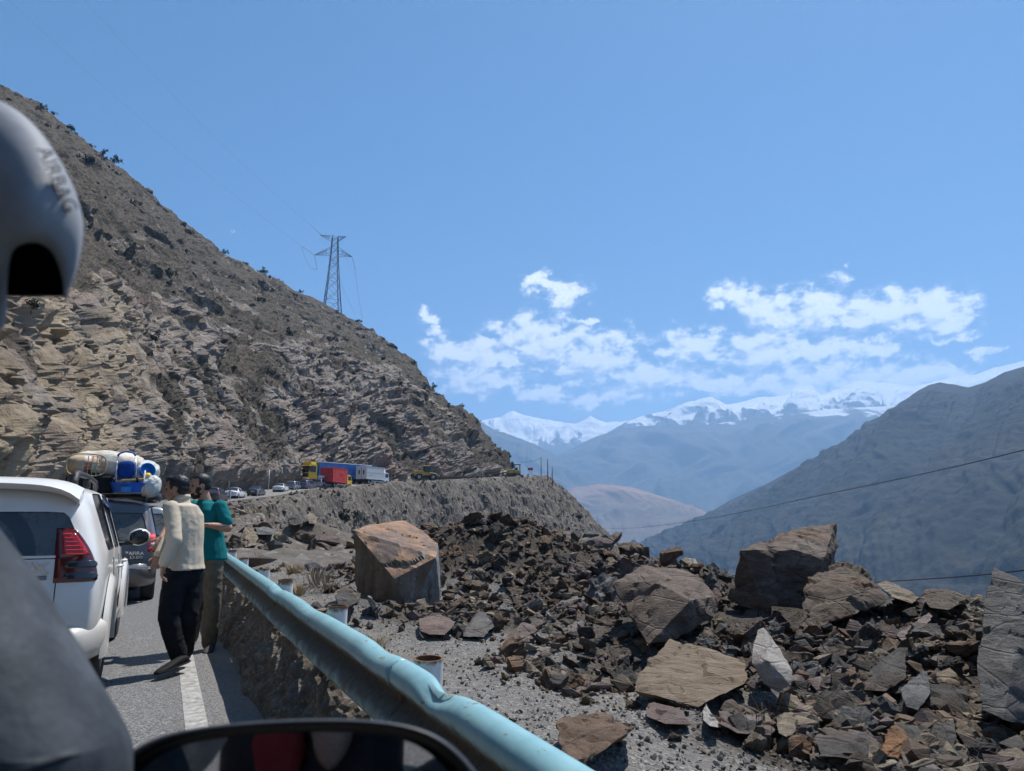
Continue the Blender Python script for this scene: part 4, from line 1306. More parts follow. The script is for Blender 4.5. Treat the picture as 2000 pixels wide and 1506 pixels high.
def scatter_stones():
    rr = random.Random(5)
    placed = []
    used = {}
    first = {}
    for (where, cx, cy, rx, ry, n, (s0, s1), cols) in ZONES:
        pts = []
        for t in range(n * 6):
            if len(pts) >= n: break
            a = rr.uniform(0, 2 * math.pi); q = math.sqrt(rr.random())
            x, y = cx + rx * q * math.cos(a), cy + ry * q * math.sin(a)
            s = s0 + (s1 - s0) * rr.random() ** 2.2
            if any((x - X) ** 2 + (y - Yy) ** 2 < (.36 * (s + S)) ** 2 for X, Yy, S in placed): continue
            pts.append((x, y, s)); placed.append((x, y, s))
        if not pts: continue
        Z = ground_height(np.array([p[0] for p in pts]), np.array([p[1] for p in pts]))
        for (x, y, s), z in zip(pts, Z):
            kind = rr.choice(KINDS); col = rr.choice(cols)
            fine = 1
            me = stone_data(kind, fine, rr.randrange(5), col)
            o = bpy.data.objects.new('stone', me); C.objects.link(o)
            o.location = (x, y, float(z) + s * .13)
            o.rotation_euler = (rr.gauss(0, .45), rr.gauss(0, .45), rr.uniform(0, 6.28))
            o.scale = (s, s, s * rr.uniform(.85, 1.25))
            sw = 'large' if s > s0 + .62 * (s1 - s0) else ('small' if s < s0 + .18 * (s1 - s0) else 'medium')
            kw = {'flat': 'flat', 'blocky': 'blocky', 'wedge': 'wedge-shaped', 'long': 'elongated', 'lumpy': 'rounded'}[kind]
            lab = f'{sw} {col} {kw} stone {where}'
            tag(o, lab, 'stone', 'loose stones of the rockfall')
            used.setdefault(lab, []).append(o)
    # where words alone do not tell two apart, say which by its place in the photo
    for lab, os_ in used.items():
        if len(os_) == 1: continue
        os_.sort(key=lambda o: o.location.x / o.location.y)
        n = len(os_)
        words = {2: ['left one', 'right one'], 3: ['leftmost', 'middle one', 'rightmost']}.get(n) or \
                (['leftmost'] + [f'{w} from left' for w in ('second', 'third', 'fourth', 'fifth', 'sixth', 'seventh', 'eighth')][:n - 2] + ['rightmost'])
        for o, w in zip(os_, words): o['label'] = f'{lab}, {w}'
scatter_stones()

# the rubble too small to count, and the gravel
def debris(name, n, sampler, smin, smax, colours, kinds=('flat', 'blocky', 'wedge', 'lumpy', 'blocky', 'long', 'lumpy'), seed=3, sink=.2, power=2.5):
    rng = np.random.default_rng(seed)
    x, y = sampler(rng, n); n = len(x)
    z = ground_height(x, y)
    s = smin + (smax - smin) * rng.random(n) ** power
    meshes = []
    for k in kinds:
        for i in range(4):
            me = SM[k, 0][i]
            V = np.array([v.co[:] for v in me.vertices]); F = np.array([p.vertices[:] for p in me.polygons])
            meshes.append((V, F))
    pick = rng.integers(0, len(meshes), n)
    AV, AF, AM, off = [], [], [], 0
    for i in range(n):
        V, F = meshes[pick[i]]
        e = rng.normal(0, .5, 3); e[2] = rng.random() * 6.28
        Rm = np.array(Matrix.Rotation(e[2], 3, 'Z') @ Matrix.Rotation(e[0], 3, 'X') @ Matrix.Rotation(e[1], 3, 'Y'))
        AV.append((V * s[i]) @ Rm.T + np.array([x[i], y[i], z[i] + s[i] * sink]))
        AF.append(F + off); off += len(V)
        AM.append(np.full(len(F), rng.integers(0, len(colours))))
    me = np_mesh(name, np.vstack(AV), np.vstack(AF))
    me.polygons.foreach_set('material_index', np.concatenate(AM).astype(np.int32))
    o = link(name, me, [ST[c] for c in colours])
    return tag(o, kind='stuff')
HZ = [z for z in ZONES if z[0] not in ('behind the flat slab',)][:9]
def heap_sampler(rng, n):
    zi = rng.choice(9, n, p=np.array([.11, .18, .09, .06, .11, .08, .06, .12, .19]))
    z = np.array([(q[1], q[2], q[3], q[4]) for q in HZ])[zi]
    a = rng.random(n) * 6.283; q = rng.random(n) ** .5 * 1.25
    x, y = z[:, 0] + z[:, 2] * q * np.cos(a), z[:, 1] + z[:, 3] * q * np.sin(a)
    # the strip of gravel beside the rail stays almost clear
    lat = road_frame(x, y)[1]
    ok = (lat > RAILD + 1.9 + .9 * fbm(np.stack([x, y, x * 0], -1) / 1.2, 2, 5)) | (y > 9.5) | (rng.random(n) < .10)
    return x[ok], y[ok]
debris('rubble', 7500, heap_sampler, .045, .27, ['dark brown', 'slate', 'rust brown', 'tan', 'dark brown', 'purplish', 'slate'], seed=11)
def gravel_sampler(rng, n):
    Y = np.exp(rng.random(n) * (math.log(17) - math.log(1.9)) + math.log(1.9))
    c = np.interp(Y, LANE[:, 1][60:200], LANE[:, 0][60:200])
    off = RAILD + .35 + rng.random(n) ** 1.1 * (2.2 + Y * .55)
    return c + off * .9, Y + off * .43
debris('gravel', 15000, gravel_sampler, .010, .055, ['grey', 'grey', 'pale', 'slate', 'tan', 'dark brown'], seed=12, power=3.5)
def slope_sampler(rng, n):
    k = rng.integers(lane_at_y(15), lane_at_y(205), n)
    off = 2.9 + rng.random(n) ** .8 * 34
    return LANE[k, 0] + LRIGHT[k, 0] * off, LANE[k, 1] + LRIGHT[k, 1] * off
debris('scree', 9000, slope_sampler, .12, 1.15, ['tan', 'grey', 'dark brown', 'purplish', 'dark brown', 'slate'], seed=13, power=4)
# ------------------------------------------------------------------ vehicles
from mathutils.bvhtree import BVHTree

def paint(name, c, dust=.3, dustc=(.30, .26, .20), zlo=.25, zhi=1.0, metal=.0, rough=.32):
    m = Mat(name, rough, metal, .5, .6)
    z = m.sepz(m.coord('Object'))
    n = m.noise(3.0, 6, .65)
    k = m.rng(m.math('ADD', z, m.math('MULTIPLY', m.math('SUBTRACT', n, .5), .8)), zhi, zlo, 0.04, dust)
    base = m.ramp(m.noise(2, 3), [(.3, tuple(x * .95 for x in c)), (.7, tuple(min(1, x * 1.04) for x in c))])
    m.color(m.mix(k, base, dustc))
    m.rough(m.math('ADD', rough, m.math('MULTIPLY', k, .5)))
    return m.m
def glass(name, c=(.012, .015, .017), dust=.12, r=.04):
    m = Mat(name, r, 0, .6)
    n = m.noise(5, 6, .7)
    k = m.rng(n, .35, .8, dust * .3, dust)
    m.color(m.mix(k, c, (.20, .19, .17)))
    m.rough(m.math('ADD', r, m.math('MULTIPLY', k, .8)))
    return m.m
M_BLACK = plain('black_plastic', (.022, .023, .025), .6, vary=.3)
M_RUBBER = plain('tyre_rubber', (.028, .027, .026), .85, vary=.35, scale=20)
M_ALLOY = plain('alloy_metal', (.36, .36, .36), .35, .75, vary=.2)
M_CHROME = plain('chrome', (.62, .63, .64), .18, 1.0, vary=.1)
M_STEEL = plain('grey_steel', (.22, .22, .22), .5, .5)
M_GLASS = glass('tinted_glass'); M_DUSTGLASS = glass('dusty_glass', (.035, .043, .048), .45, .12)
def lamp_mat(name, c, e=0.0):
    m = Mat(name, .12, 0, .6, .6); m.color(c)
    if e:
        m.b.inputs['Emission Color'].default_value = tuple(c) + (1,); m.b.inputs['Emission Strength'].default_value = e
    return m.m
M_RED = lamp_mat('red_lens', (.42, .012, .012)); M_REDLIT = lamp_mat('lit_red_lens', (.95, .07, .04), .75)
M_DARKRED = lamp_mat('dark_red_lens', (.10, .008, .010)); M_SMOKE = lamp_mat('smoked_lens', (.018, .02, .024)); M_AMBER = lamp_mat('amber_lens', (.55, .16, .03)); M_WHITELENS = lamp_mat('clear_lens', (.55, .55, .53))
M_SEAM = plain('seam_dark', (.012, .012, .012), .9)
M_UNDER = plain('underbody', (.018, .017, .016), .95)

def sec(y, w, wt, z0, zb, zt, crown=.02, lean=0.0, zs=None, mid=None, roof_in=.12):
    """half ring of a body section, bottom centre -> top centre; lean moves the part above the belt forward"""
    zm = mid if mid is not None else z0 + (zb - z0) * .55
    return [(0, y, z0), (w * .84, y, z0), (w * .975, y, z0 + .09), (w, y, zm), (w * .972, y + lean * .12, zb), (wt, y + lean, zt - .09), (max(wt - roof_in, .1), y + lean * 1.12, zt - .015), (0, y + lean * 1.16, zt + crown)]

def build_body(secs, side_win, rear_cap_win=True, screens=(), wheels=(), crease=.75, level=2):
    """secs: half rings rear -> front; side_win: station intervals holding side glass;
    screens: [(interval, index)] sloped screens across the top; returns dict of bmeshes + BVH"""
    bm = bmesh.new()
    cr = bm.edges.layers.float.new('crease_edge')
    rings = []
    for s in secs:
        n = len(s)
        Rv = [bm.verts.new(p) for p in s]
        Lv = [Rv[0]] + [bm.verts.new((-p[0], p[1], p[2])) for p in s[1:-1]] + [Rv[-1]]
        rings.append((Rv, Lv))
    n = len(secs[0])
    def face(vs, idx):
        f = bm.faces.new(vs); f.material_index = idx; f.smooth = True; return f
    for i in range(len(secs) - 1):
        (R0, L0), (R1, L1) = rings[i], rings[i + 1]
        for j in range(n - 1):
            idx = 0
            if j == 4 and i in side_win: idx = 1
            for (it, ix) in screens:
                if i == it and j >= 5: idx = ix
            face((R0[j], R1[j], R1[j+1], R0[j+1]), idx)
            face((L0[j], L0[j+1], L1[j+1], L1[j]), idx)
    R0, L0 = rings[0]
    for j in range(1, n - 2):
        face((R0[j], R0[j+1], L0[j+1], L0[j]), 2 if (rear_cap_win and j == 4) else 0)
    face((R0[0], R0[1], L0[1]), 0); face((R0[n-2], R0[n-1], L0[n-2]), 0)
    R0, L0 = rings[-1]
    for j in range(1, n - 2): face((R0[j], L0[j], L0[j+1], R0[j+1]), 0)
    face((R0[0], L0[1], R0[1]), 0); face((R0[n-2], L0[n-2], R0[n-1]), 0)
    for e in bm.edges:
        ids = {f.material_index for f in e.link_faces}
        if len(ids) > 1: e[cr] = 1.0
    cv = bm.verts.layers.float.new('crease_vert')
    for v in bm.verts:
        if len({f.material_index for f in v.link_faces}) > 1: v[cv] = crease
    for i, (Rv, Lv) in enumerate(rings):
        pass
    me = bm_mesh('body_cage', bm)
    o = link('body_cage', me)
    sm = o.modifiers.new('s', 'SUBSURF'); sm.levels = level; sm.render_levels = level; sm.boundary_smooth = 'PRESERVE_CORNERS'
    apply_mods(o)
    full = o.data.copy()
    cutters = []
    for (x, y, z, r, wd) in wheels:
        for sx in (1, -1):
            b2 = bmesh.new()
            add_lathe(b2, [(0.001, x - wd), (r, x - wd), (r, x + .35), (0.001, x + .35)], 28)
            for v in b2.verts: v.co = Vector((v.co.x * sx, v.co.y + y, v.co.z + z))
            bmesh.ops.remove_doubles(b2, verts=b2.verts, dist=.003)
            bmesh.ops.recalc_face_normals(b2, faces=b2.faces)
            for f in b2.faces: f.material_index = 4
            c = link('cut', bm_mesh('cut', b2)); cutters.append(c)
            md = o.modifiers.new('b', 'BOOLEAN'); md.operation = 'DIFFERENCE'; md.object = c; md.solver = 'EXACT'
    if cutters:
        for m_ in range(5):
            pass
        apply_mods(o)
        for c in cutters: bpy.data.objects.remove(c)
    bm = bmesh.new(); bm.from_mesh(o.data)
    bpy.data.objects.remove(o)
    b3 = bmesh.new(); b3.from_mesh(full)
    bvh = BVHTree.FromBMesh(b3); b3.free()
    return bm, bvh

def split_body(bm, root, mats, glass_mat=None, rear_glass=None, seal=.02, inset=.012):
    """separate the glass from the shell; each pane is a part of its own"""
    bm.normal_update()
    groups = []
    todo = {f for f in bm.faces if f.material_index in (1, 2, 3)}
    while todo:
        f0 = todo.pop(); st = [f0]; g = [f0]
        while st:
            f = st.pop()
            for e in f.edges:
                for q in e.link_faces:
                    if q in todo and q.material_index == f0.material_index:
                        todo.discard(q); st.append(q); g.append(q)
        groups.append((f0.material_index, g))
    panes = []
    for ix, g in groups:
        vs = list({v for f in g for v in f.verts}); im = {v: i for i, v in enumerate(vs)}
        V = [v.co - v.normal * inset for v in vs]
        me = bpy.data.meshes.new('pane')
        me.from_pydata([tuple(p) for p in V], [], [[im[v] for v in f.verts] for f in g])
        me.polygons.foreach_set('use_smooth', [True] * len(me.polygons))
        nm = {1: 'side_window', 2: 'rear_window', 3: 'windscreen'}[ix]
        panes.append((nm, me))
    kill = [f for _, g in groups for f in g]
    bmesh.ops.delete(bm, geom=kill, context='FACES')
    # returns round every opening
    edges = [e for e in bm.edges if len(e.link_faces) == 1]
    nrm = {v: v.normal.copy() for e in edges for v in e.verts}
    r = bmesh.ops.extrude_edge_only(bm, edges=edges)
    for el in r['geom']:
        if isinstance(el, bmesh.types.BMVert):
            near = min(nrm, key=lambda v: (v.co - el.co).length_squared)
            el.co = el.co - nrm[near] * seal
        if isinstance(el, bmesh.types.BMFace): el.material_index = 4
    for f in bm.faces:
        if f.material_index == 4: f.material_index = 1
    body = link('body', bm_mesh('body', bm), mats, root)
    soften(body, 40)
    for nm, me in panes:
        link(nm, me, rear_glass if (nm == 'rear_window' and rear_glass) else (glass_mat or M_GLASS), root)
    return body

def wrap_patch(bvh, fn, nu, nv, off=.006, thick=0.0):
    """fn(u,v) -> (origin, direction): patch laid on the body"""
    V = []
    for i in range(nu):
        for j in range(nv):
            o_, d_ = fn(i / (nu - 1), j / (nv - 1))
            d_ = Vector(d_).normalized()
            hit, n_, _, _ = bvh.ray_cast(Vector(o_), d_)
            if hit is None: hit = Vector(o_) + d_ * .5; n_ = -d_
            edge = 0 if (i in (0, nu-1) or j in (0, nv-1)) else 1
            V.append(hit - d_ * (off * (1 if edge else -.5)))
    return np.array(V), grid_faces(nu, nv)

def corner_lamp(bvh, side, cx, cy, z0, z1, phi_in, phi_out, mat, parent, name='tail_light', off=.012, nu=10, nv=10):
    def fn(u, v):
        z = z0 + (z1 - z0) * v
        a = phi_in(v) if callable(phi_in) else phi_in
        b = phi_out(v) if callable(phi_out) else phi_out
        ph = R(a + (b - a) * u)
        d = Vector((math.sin(ph), -math.cos(ph), 0))     # phi 0 = backwards, 90 = sideways
        o_ = Vector((cx, cy, z)) + d * 2
        return (o_.x * side, o_.y, o_.z), (-d.x * side, -d.y, 0)
    V, F = wrap_patch(bvh, fn, nu, nv, off)
    if side < 0: F = F[:, ::-1]
    return link(name, np_mesh(name, V, F, True), mat, parent)

def seam(bvh, pts, parent, r=.004, name='door_seam', axis='x', side=1):
    """thin groove line on the body: pts are (y,z) on the flank, or (x,z) on the tail"""
    bm = bmesh.new(); P_ = []
    for a, b in zip(pts, pts[1:]):
        n = max(2, int(math.hypot(b[0]-a[0], b[1]-a[1]) / .05))
        for k in range(n):
            P_.append((a[0] + (b[0]-a[0]) * k / n, a[1] + (b[1]-a[1]) * k / n))
    P_.append(pts[-1])
    Q = []
    for (a, z) in P_:
        if axis == 'x': o_, d_ = Vector((2.5 * side, a, z)), Vector((-side, 0, 0))
        else: o_, d_ = Vector((a, -2, z)), Vector((0, 1, 0))
        hit, n_, _, _ = bvh.ray_cast(o_, d_)
        if hit is not None: Q.append(hit - d_ * .001)
    if len(Q) > 1: add_tube(bm, Q, r, 4)
    return obj(name, bm, M_SEAM, parent)

def make_wheel(parent, x, y, r, w, spokes=6, rim_mat=None, side=1, rimr=.66):
    bm = bmesh.new()
    pr = [(rimr * r, -w*.42), (r*.86, -w*.5), (r*.97, -w*.44), (r, -w*.34), (r, w*.34), (r*.97, w*.44), (r*.86, w*.5), (rimr * r, w*.42), (rimr*r*.97, w*.2), (rimr*r*.97, -w*.2), (rimr*r, -w*.42)]
    add_lathe(bm, pr, 32)
    t = obj('wheel', bm, M_RUBBER, parent, True, loc=(x, y, r)); soften(t, 50)
    if side < 0: t.rotation_euler = (0, 0, math.pi)
    bm = bmesh.new()
    rr = r * rimr
    add_lathe(bm, [(rr, -w*.3), (rr*.93, -w*.3), (rr*.90, w*.30), (rr*1.0, w*.40), (rr*.97, w*.44), (rr*.88, w*.36), (rr*.86, w*.1)], 32)
    add_lathe(bm, [(.001, w*.36), (rr*.2, w*.34), (rr*.24, w*.22), (rr*.22, 0)], 16)
    for k in range(spokes):
        a = 2 * math.pi * k / spokes
        Mx = Matrix.Rotation(a, 4, 'X')
        add_box(bm, (w*.16, -rr*.11, rr*.15), (w*.32, rr*.11, rr*.92), .008, Mx)
    add_lathe(bm, [(.001, w*.02), (rr*.9, w*.02)], 24)
    rm = obj('rim', bm, rim_mat or M_ALLOY, t, True); soften(rm, 40)
    return t

def text_obj(txt, size, mat, parent, loc, rot, depth=.004, name='lettering', sx=1.0, bold=0.0):
    cu = bpy.data.curves.new(name, 'FONT'); cu.body = txt; cu.size = size; cu.extrude = depth; cu.align_x = 'CENTER'; cu.align_y = 'CENTER'; cu.offset = bold
    t = bpy.data.objects.new(name, cu); C.objects.link(t)
    bpy.context.view_layer.update()
    dg = bpy.context.evaluated_depsgraph_get()
    me = bpy.data.meshes.new_from_object(t.evaluated_get(dg))
    bpy.data.objects.remove(t)
    me.materials.clear(); me.materials.append(mat)
    o = link(name, me, None, parent, loc, rot)
    o.scale = (sx, 1, 1)
    return o

HEAD = math.atan2(.435, .90)        # the road heads this far to the left of straight ahead

# ---- white off-roader just ahead
def build_suv():
    S = .918
    secs = [
        sec(.05, .80, .60, .50, 1.215, 1.66, .01, .14, roof_in=.16),
        sec(.10, .875, .68, .42, 1.22, 1.735, .02, .12, roof_in=.14),
        sec(.26, .925, .715, .38, 1.225, 1.80, .035, .10),
        sec(.62, .935, .73, .36, 1.22, 1.825, .04, 0),
        sec(1.46, .94, .74, .36, 1.21, 1.84, .045, 0),
        sec(1.58, .94, .74, .36, 1.21, 1.84, .045, 0),
        sec(2.40, .94, .74, .36, 1.19, 1.835, .045, 0),
        sec(2.50, .94, .738, .36, 1.185, 1.832, .045, 0),
        sec(3.02, .94, .715, .36, 1.16, 1.79, .04, 0),
        sec(3.62, .935, .80, .36, 1.12, 1.19, .03, 0, roof_in=.25),
        sec(4.30, .91, .76, .38, 1.02, 1.11, .02, 0, roof_in=.3),
        sec(4.70, .84, .66, .45, .90, .99, .02, 0, roof_in=.3),
        sec(4.80, .70, .55, .52, .82, .90, .01, 0, roof_in=.3),
    ]
    bm, bvh = build_body(secs, (3, 5, 7), True, ((8, 3),), ((.60, 1.00, .40, .46, .10), (.60, 3.78, .40, .46, .10)), .85, 3)
    root = empty('offroad_vehicle', (0, 0, 0))
    tag(root, 'white boxy offroad car nearest the camera with lit red brake lights', 'car')
    M_P = paint('pearl_white', (.74, .725, .685), .55, (.42, .365, .28), .30, 1.05)
    rg = Mat('dirty_rear_glass', .12, 0, .55)
    n = rg.noise(6, 6, .7)
    # the wiper has swept an arc clean
    v = rg.coord('Object'); sub = rg.N.new('ShaderNodeVectorMath'); sub.operation = 'SUBTRACT'; rg.L.new(v, sub.inputs[0]); sub.inputs[1].default_value = (-.10, 0, 1.17)
    mk = rg.N.new('ShaderNodeVectorMath'); mk.operation = 'MULTIPLY'; rg.L.new(sub.outputs[0], mk.inputs[0]); mk.inputs[1].default_value = (1, 0, 1)
    ln = rg.N.new('ShaderNodeVectorMath'); ln.operation = 'LENGTH'; rg.L.new(mk.outputs[0], ln.inputs[0])
    ring = rg.math('MULTIPLY', rg.rng(ln.outputs['Value'], .40, .41), rg.rng(ln.outputs['Value'], .53, .52))
    k = rg.math('MULTIPLY', rg.rng(n, .2, .8, .55, .9), rg.math('SUBTRACT', 1.0, rg.math('MULTIPLY', ring, .75)))
    rg.color(rg.mix(k, (.02, .024, .028), (.115, .12, .125))); rg.rough(rg.math('ADD', .06, rg.math('MULTIPLY', k, .3)))
    body = split_body(bm, root, [M_P, M_BLACK], M_GLASS, rg.m)
    # spoiler over the rear screen
    bm = bmesh.new()
    outl = []
    for t in np.linspace(-1, 1, 21):
        outl.append((t * .68, .0))
    for i, t in enumerate(np.linspace(-1, 1, 21)):
        x = t * .69; drop = .10 * abs(t) ** 6 + .03 * abs(t) ** 2
        ring = [bm.verts.new((x, .04 + .06 * abs(t) ** 4, 1.775 - drop)), bm.verts.new((x, .02 + .06 * abs(t) ** 4, 1.80 - drop)), bm.verts.new((x, .07 + .06 * abs(t) ** 4, 1.83 - drop)), bm.verts.new((x, .40, 1.865 - drop * .7)), bm.verts.new((x, .40, 1.80 - drop)), bm.verts.new((x, .16, 1.755 - drop))]
        if i:
            for k_ in range(6): bm.faces.new((prev[k_], ring[k_], ring[(k_+1) % 6], prev[(k_+1) % 6]))
        else: bm.faces.new(ring)
        prev = ring
    bm.faces.new(list(reversed(prev)))
    sp = obj('spoiler', bm, M_P, root, True); soften(sp, 45)
    for sd in (1, -1):
        # roof rail
        bm = bmesh.new()
        add_tube(bm, [(.60*sd, .46, 1.83), (.60*sd, .50, 1.885), (.605*sd, .62, 1.915), (.61*sd, 1.6, 1.93), (.60*sd, 2.6, 1.915), (.585*sd, 2.9, 1.86), (.58*sd, 2.95, 1.82)], [.03, .04, .03, .026, .026, .03, .02], 10)
        add_box(bm, (.575*sd - .03, .46, 1.79), (.575*sd + .045, .62, 1.905), .025, seg=2)
        add_box(bm, (.60*sd - .03, 1.55, 1.80), (.60*sd + .03, 1.68, 1.92), .02)
        soften(obj('roof_rail', bm, M_BLACK, root, True), 40)
        # tail light: red upper with bright bars, smoked lower lenses
        top, bot = 1.435, .985
        pin = 9
        pout = lambda v_: 60 - 27 * v_ ** 1.6 - 5 * (1 - v_) ** 2
        tl = corner_lamp(bvh, sd, .50, .42, bot, top, pin, pout, M_DARKRED, root, off=.022, nu=14, nv=18)
        corner_lamp(bvh, sd, .50, .42, 1.195, 1.415, 14, lambda v_: 48 - 17 * v_, M_RED, tl, 'red_lens', .027)
        for q in range(6):
            z = 1.22 + q * .033
            bar = corner_lamp(bvh, sd, .50, .42, z, z + .015, 17, 43 - 15 * q / 5 , M_REDLIT, tl, 'light_bar', .032, 8, 3)
        for (za, zb_) in ((1.005, 1.08), (1.10, 1.175)):
            bmx = bmesh.new()
            V, F = [], []
            sm_ = corner_lamp(bvh, sd, .50, .42, za, zb_, lambda v_: 17 + 6 * (2*v_-1)**2, lambda v_: 55 - 8 * (2*v_-1)**2, M_SMOKE, tl, 'smoked_lens', .028, 12, 8)
        # flares over the wheels
        for yy in (1.00, 3.78):
            bm = bmesh.new()
            rings = []
            for t in np.linspace(-8, 188, 29):
                a = R(t)
                prof = [(.455, .895), (.46, .975), (.475, .988), (.56, .965), (.60, .93)]
                rings.append([bm.verts.new((px_ * sd, yy + math.cos(a) * rr_, .40 + math.sin(a) * rr_ * 1.0)) for rr_, px_ in prof])
            for A_, B_ in zip(rings, rings[1:]):
                for k_ in range(4): bm.faces.new((A_[k_], A_[k_+1], B_[k_+1], B_[k_]))
            bmesh.ops.recalc_face_normals(bm, faces=bm.faces)
            f = obj('wheel_flare', bm, M_P, root, True)
            make_wheel(root, .80 * sd, yy, .385, .265, 6, side=sd)
        # step below the doors
        bm = bmesh.new()
        add_box(bm, (.82*sd - .09, 1.50, .36), (.82*sd + .13, 3.28, .44), .025, seg=2)
        for q in range(9): add_box(bm, (.82*sd - .04, 1.6 + q*.19, .44), (.82*sd + .11, 1.72 + q*.19, .447))
        soften(obj('side_step', bm, M_STEEL, root, True), 35)
        # mirror
        bm = bmesh.new()
        add_ball(bm, (1.10*sd, 2.86, 1.28), (.125, .075, .105))
        for v_ in bm.verts:
            if v_.co.y < 2.83: v_.co.y = 2.83 - (2.83 - v_.co.y) * .25
        mr = obj('wing_mirror', bm, M_P, root, True); soften(mr, 50)
        bm = bmesh.new(); add_ball(bm, (1.10*sd, 2.812, 1.28), (.108, .012, .09)); obj('mirror_glass', bm, M_GLASS, mr, True)
        bm = bmesh.new(); add_box(bm, (.88*sd - .05, 2.83, 1.19), (1.02*sd + .03, 2.90, 1.23), .015); obj('mirror_arm', bm, M_BLACK, mr)
        # seams, handles, window frames
        seam(bvh, [(1.48, 1.12), (1.50, .62), (1.40, .50)], root, side=sd)
        seam(bvh, [(2.46, 1.11), (2.46, .42)], root, side=sd)
        seam(bvh, [(3.30, 1.09), (3.32, .45)], root, side=sd)
        for yy in (1.66, 2.64):
            bm = bmesh.new()
            add_tube(bm, [(.945*sd, yy - .10, 1.02), (.985*sd, yy - .07, 1.025), (.99*sd, yy + .05, 1.025), (.95*sd, yy + .09, 1.02)], .016, 8)
            obj('door_handle', bm, M_P, root, True)
    # deflectors above the windows
    for sd in (1, -1):
        bm = bmesh.new()
        V, F = [], []
        ring0 = None
        for yy in np.linspace(1.5, 3.0, 16):
            hit = bvh.ray_cast(Vector((2*sd, yy, 1.70)), Vector((-sd, 0, 0)))[0]
            hit2 = bvh.ray_cast(Vector((2*sd, yy, 1.62)), Vector((-sd, 0, 0)))[0]
            if hit is None or hit2 is None: continue
            ring = [bm.verts.new(hit + Vector((.006*sd, 0, 0))), bm.verts.new(hit2 + Vector((.04*sd, 0, 0)))]
            if ring0: bm.faces.new((ring0[0], ring[0], ring[1], ring0[1]))
            ring0 = ring
        obj('rain_deflector', bm, M_SMOKE, root, True)
    # tailgate
    for x in (-.76, .585):
        seam(bvh, [(x, 1.19), (x, .62)], root, name='tailgate_seam', axis='y')
    seam(bvh, [(-.76, .62), (.585, .62)], root, name='tailgate_seam', axis='y')
    seam(bvh, [(-.74, 1.19), (.58, 1.19)], root, name='tailgate_seam', axis='y')
    hit = bvh.ray_cast(Vector((.50, -2, 1.10)), Vector((0, 1, 0)))[0]
    text_obj('VX', .125, M_CHROME, root, (.42, hit.y - .01, 1.11), (R(90), 0, 0), .006, 'emblem', 1.25, .004)
    bm = bmesh.new(); add_box(bm, (.33, hit.y - .012, 1.02), (.52, hit.y + .02, 1.055), .006); obj('trim_badge', bm, M_STEEL, root)
    # rear bumper
    bm = bmesh.new()
    rings = []
    for t in np.linspace(-1, 1, 25):
        x = t * .965
        yb = .02 + .50 * max(0, abs(t) - .78) / .22 * (max(0, abs(t) - .78) / .22) ** .8
        rings.append([bm.verts.new(q) for q in ((x * .97, yb + .10, .66), (x, yb - .02, .63), (x * 1.005, yb - .06, .56), (x * 1.005, yb - .05, .44), (x * .97, yb + .02, .33), (x * .93, yb + .16, .31))])
    for A_, B_ in zip(rings, rings[1:]):
        for k_ in range(5): bm.faces.new((A_[k_], A_[k_+1], B_[k_+1], B_[k_]))
    bmesh.ops.recalc_face_normals(bm, faces=bm.faces)
    bp = obj('bumper', bm, M_P, root, True); bp.modifiers.new('s', 'SUBSURF').levels = 1
    for sd in (1, -1):
        bm = bmesh.new(); add_box(bm, (.62*sd - .09, -.052, .42), (.62*sd + .09, -.02, .50), .012); 
        for v_ in bm.verts: v_.co.y += .10 * max(0, abs(v_.co.x) - .62)
        obj('reflector', bm, M_DARKRED, bp)
        bm = bmesh.new(); add_box(bm, (.80*sd - .11, 1.52, .12), (.80*sd + .11, 1.545, .42), .006)
        obj('mud_flap', bm, M_BLACK, root)
    bm = bmesh.new(); add_box(bm, (-.62, .25, .24), (.62, 4.5, .40), .04); add_tube(bm, [(-.5, 1.0, .40), (.5, 1.0, .40)], .06, 8)
    obj('underbody', bm, M_UNDER, root)
    root.scale = (S, S, S)
    root.location = (-3.888, 5.236, 0)
    root.rotation_euler = (0, 0, HEAD)
    return root
build_suv()

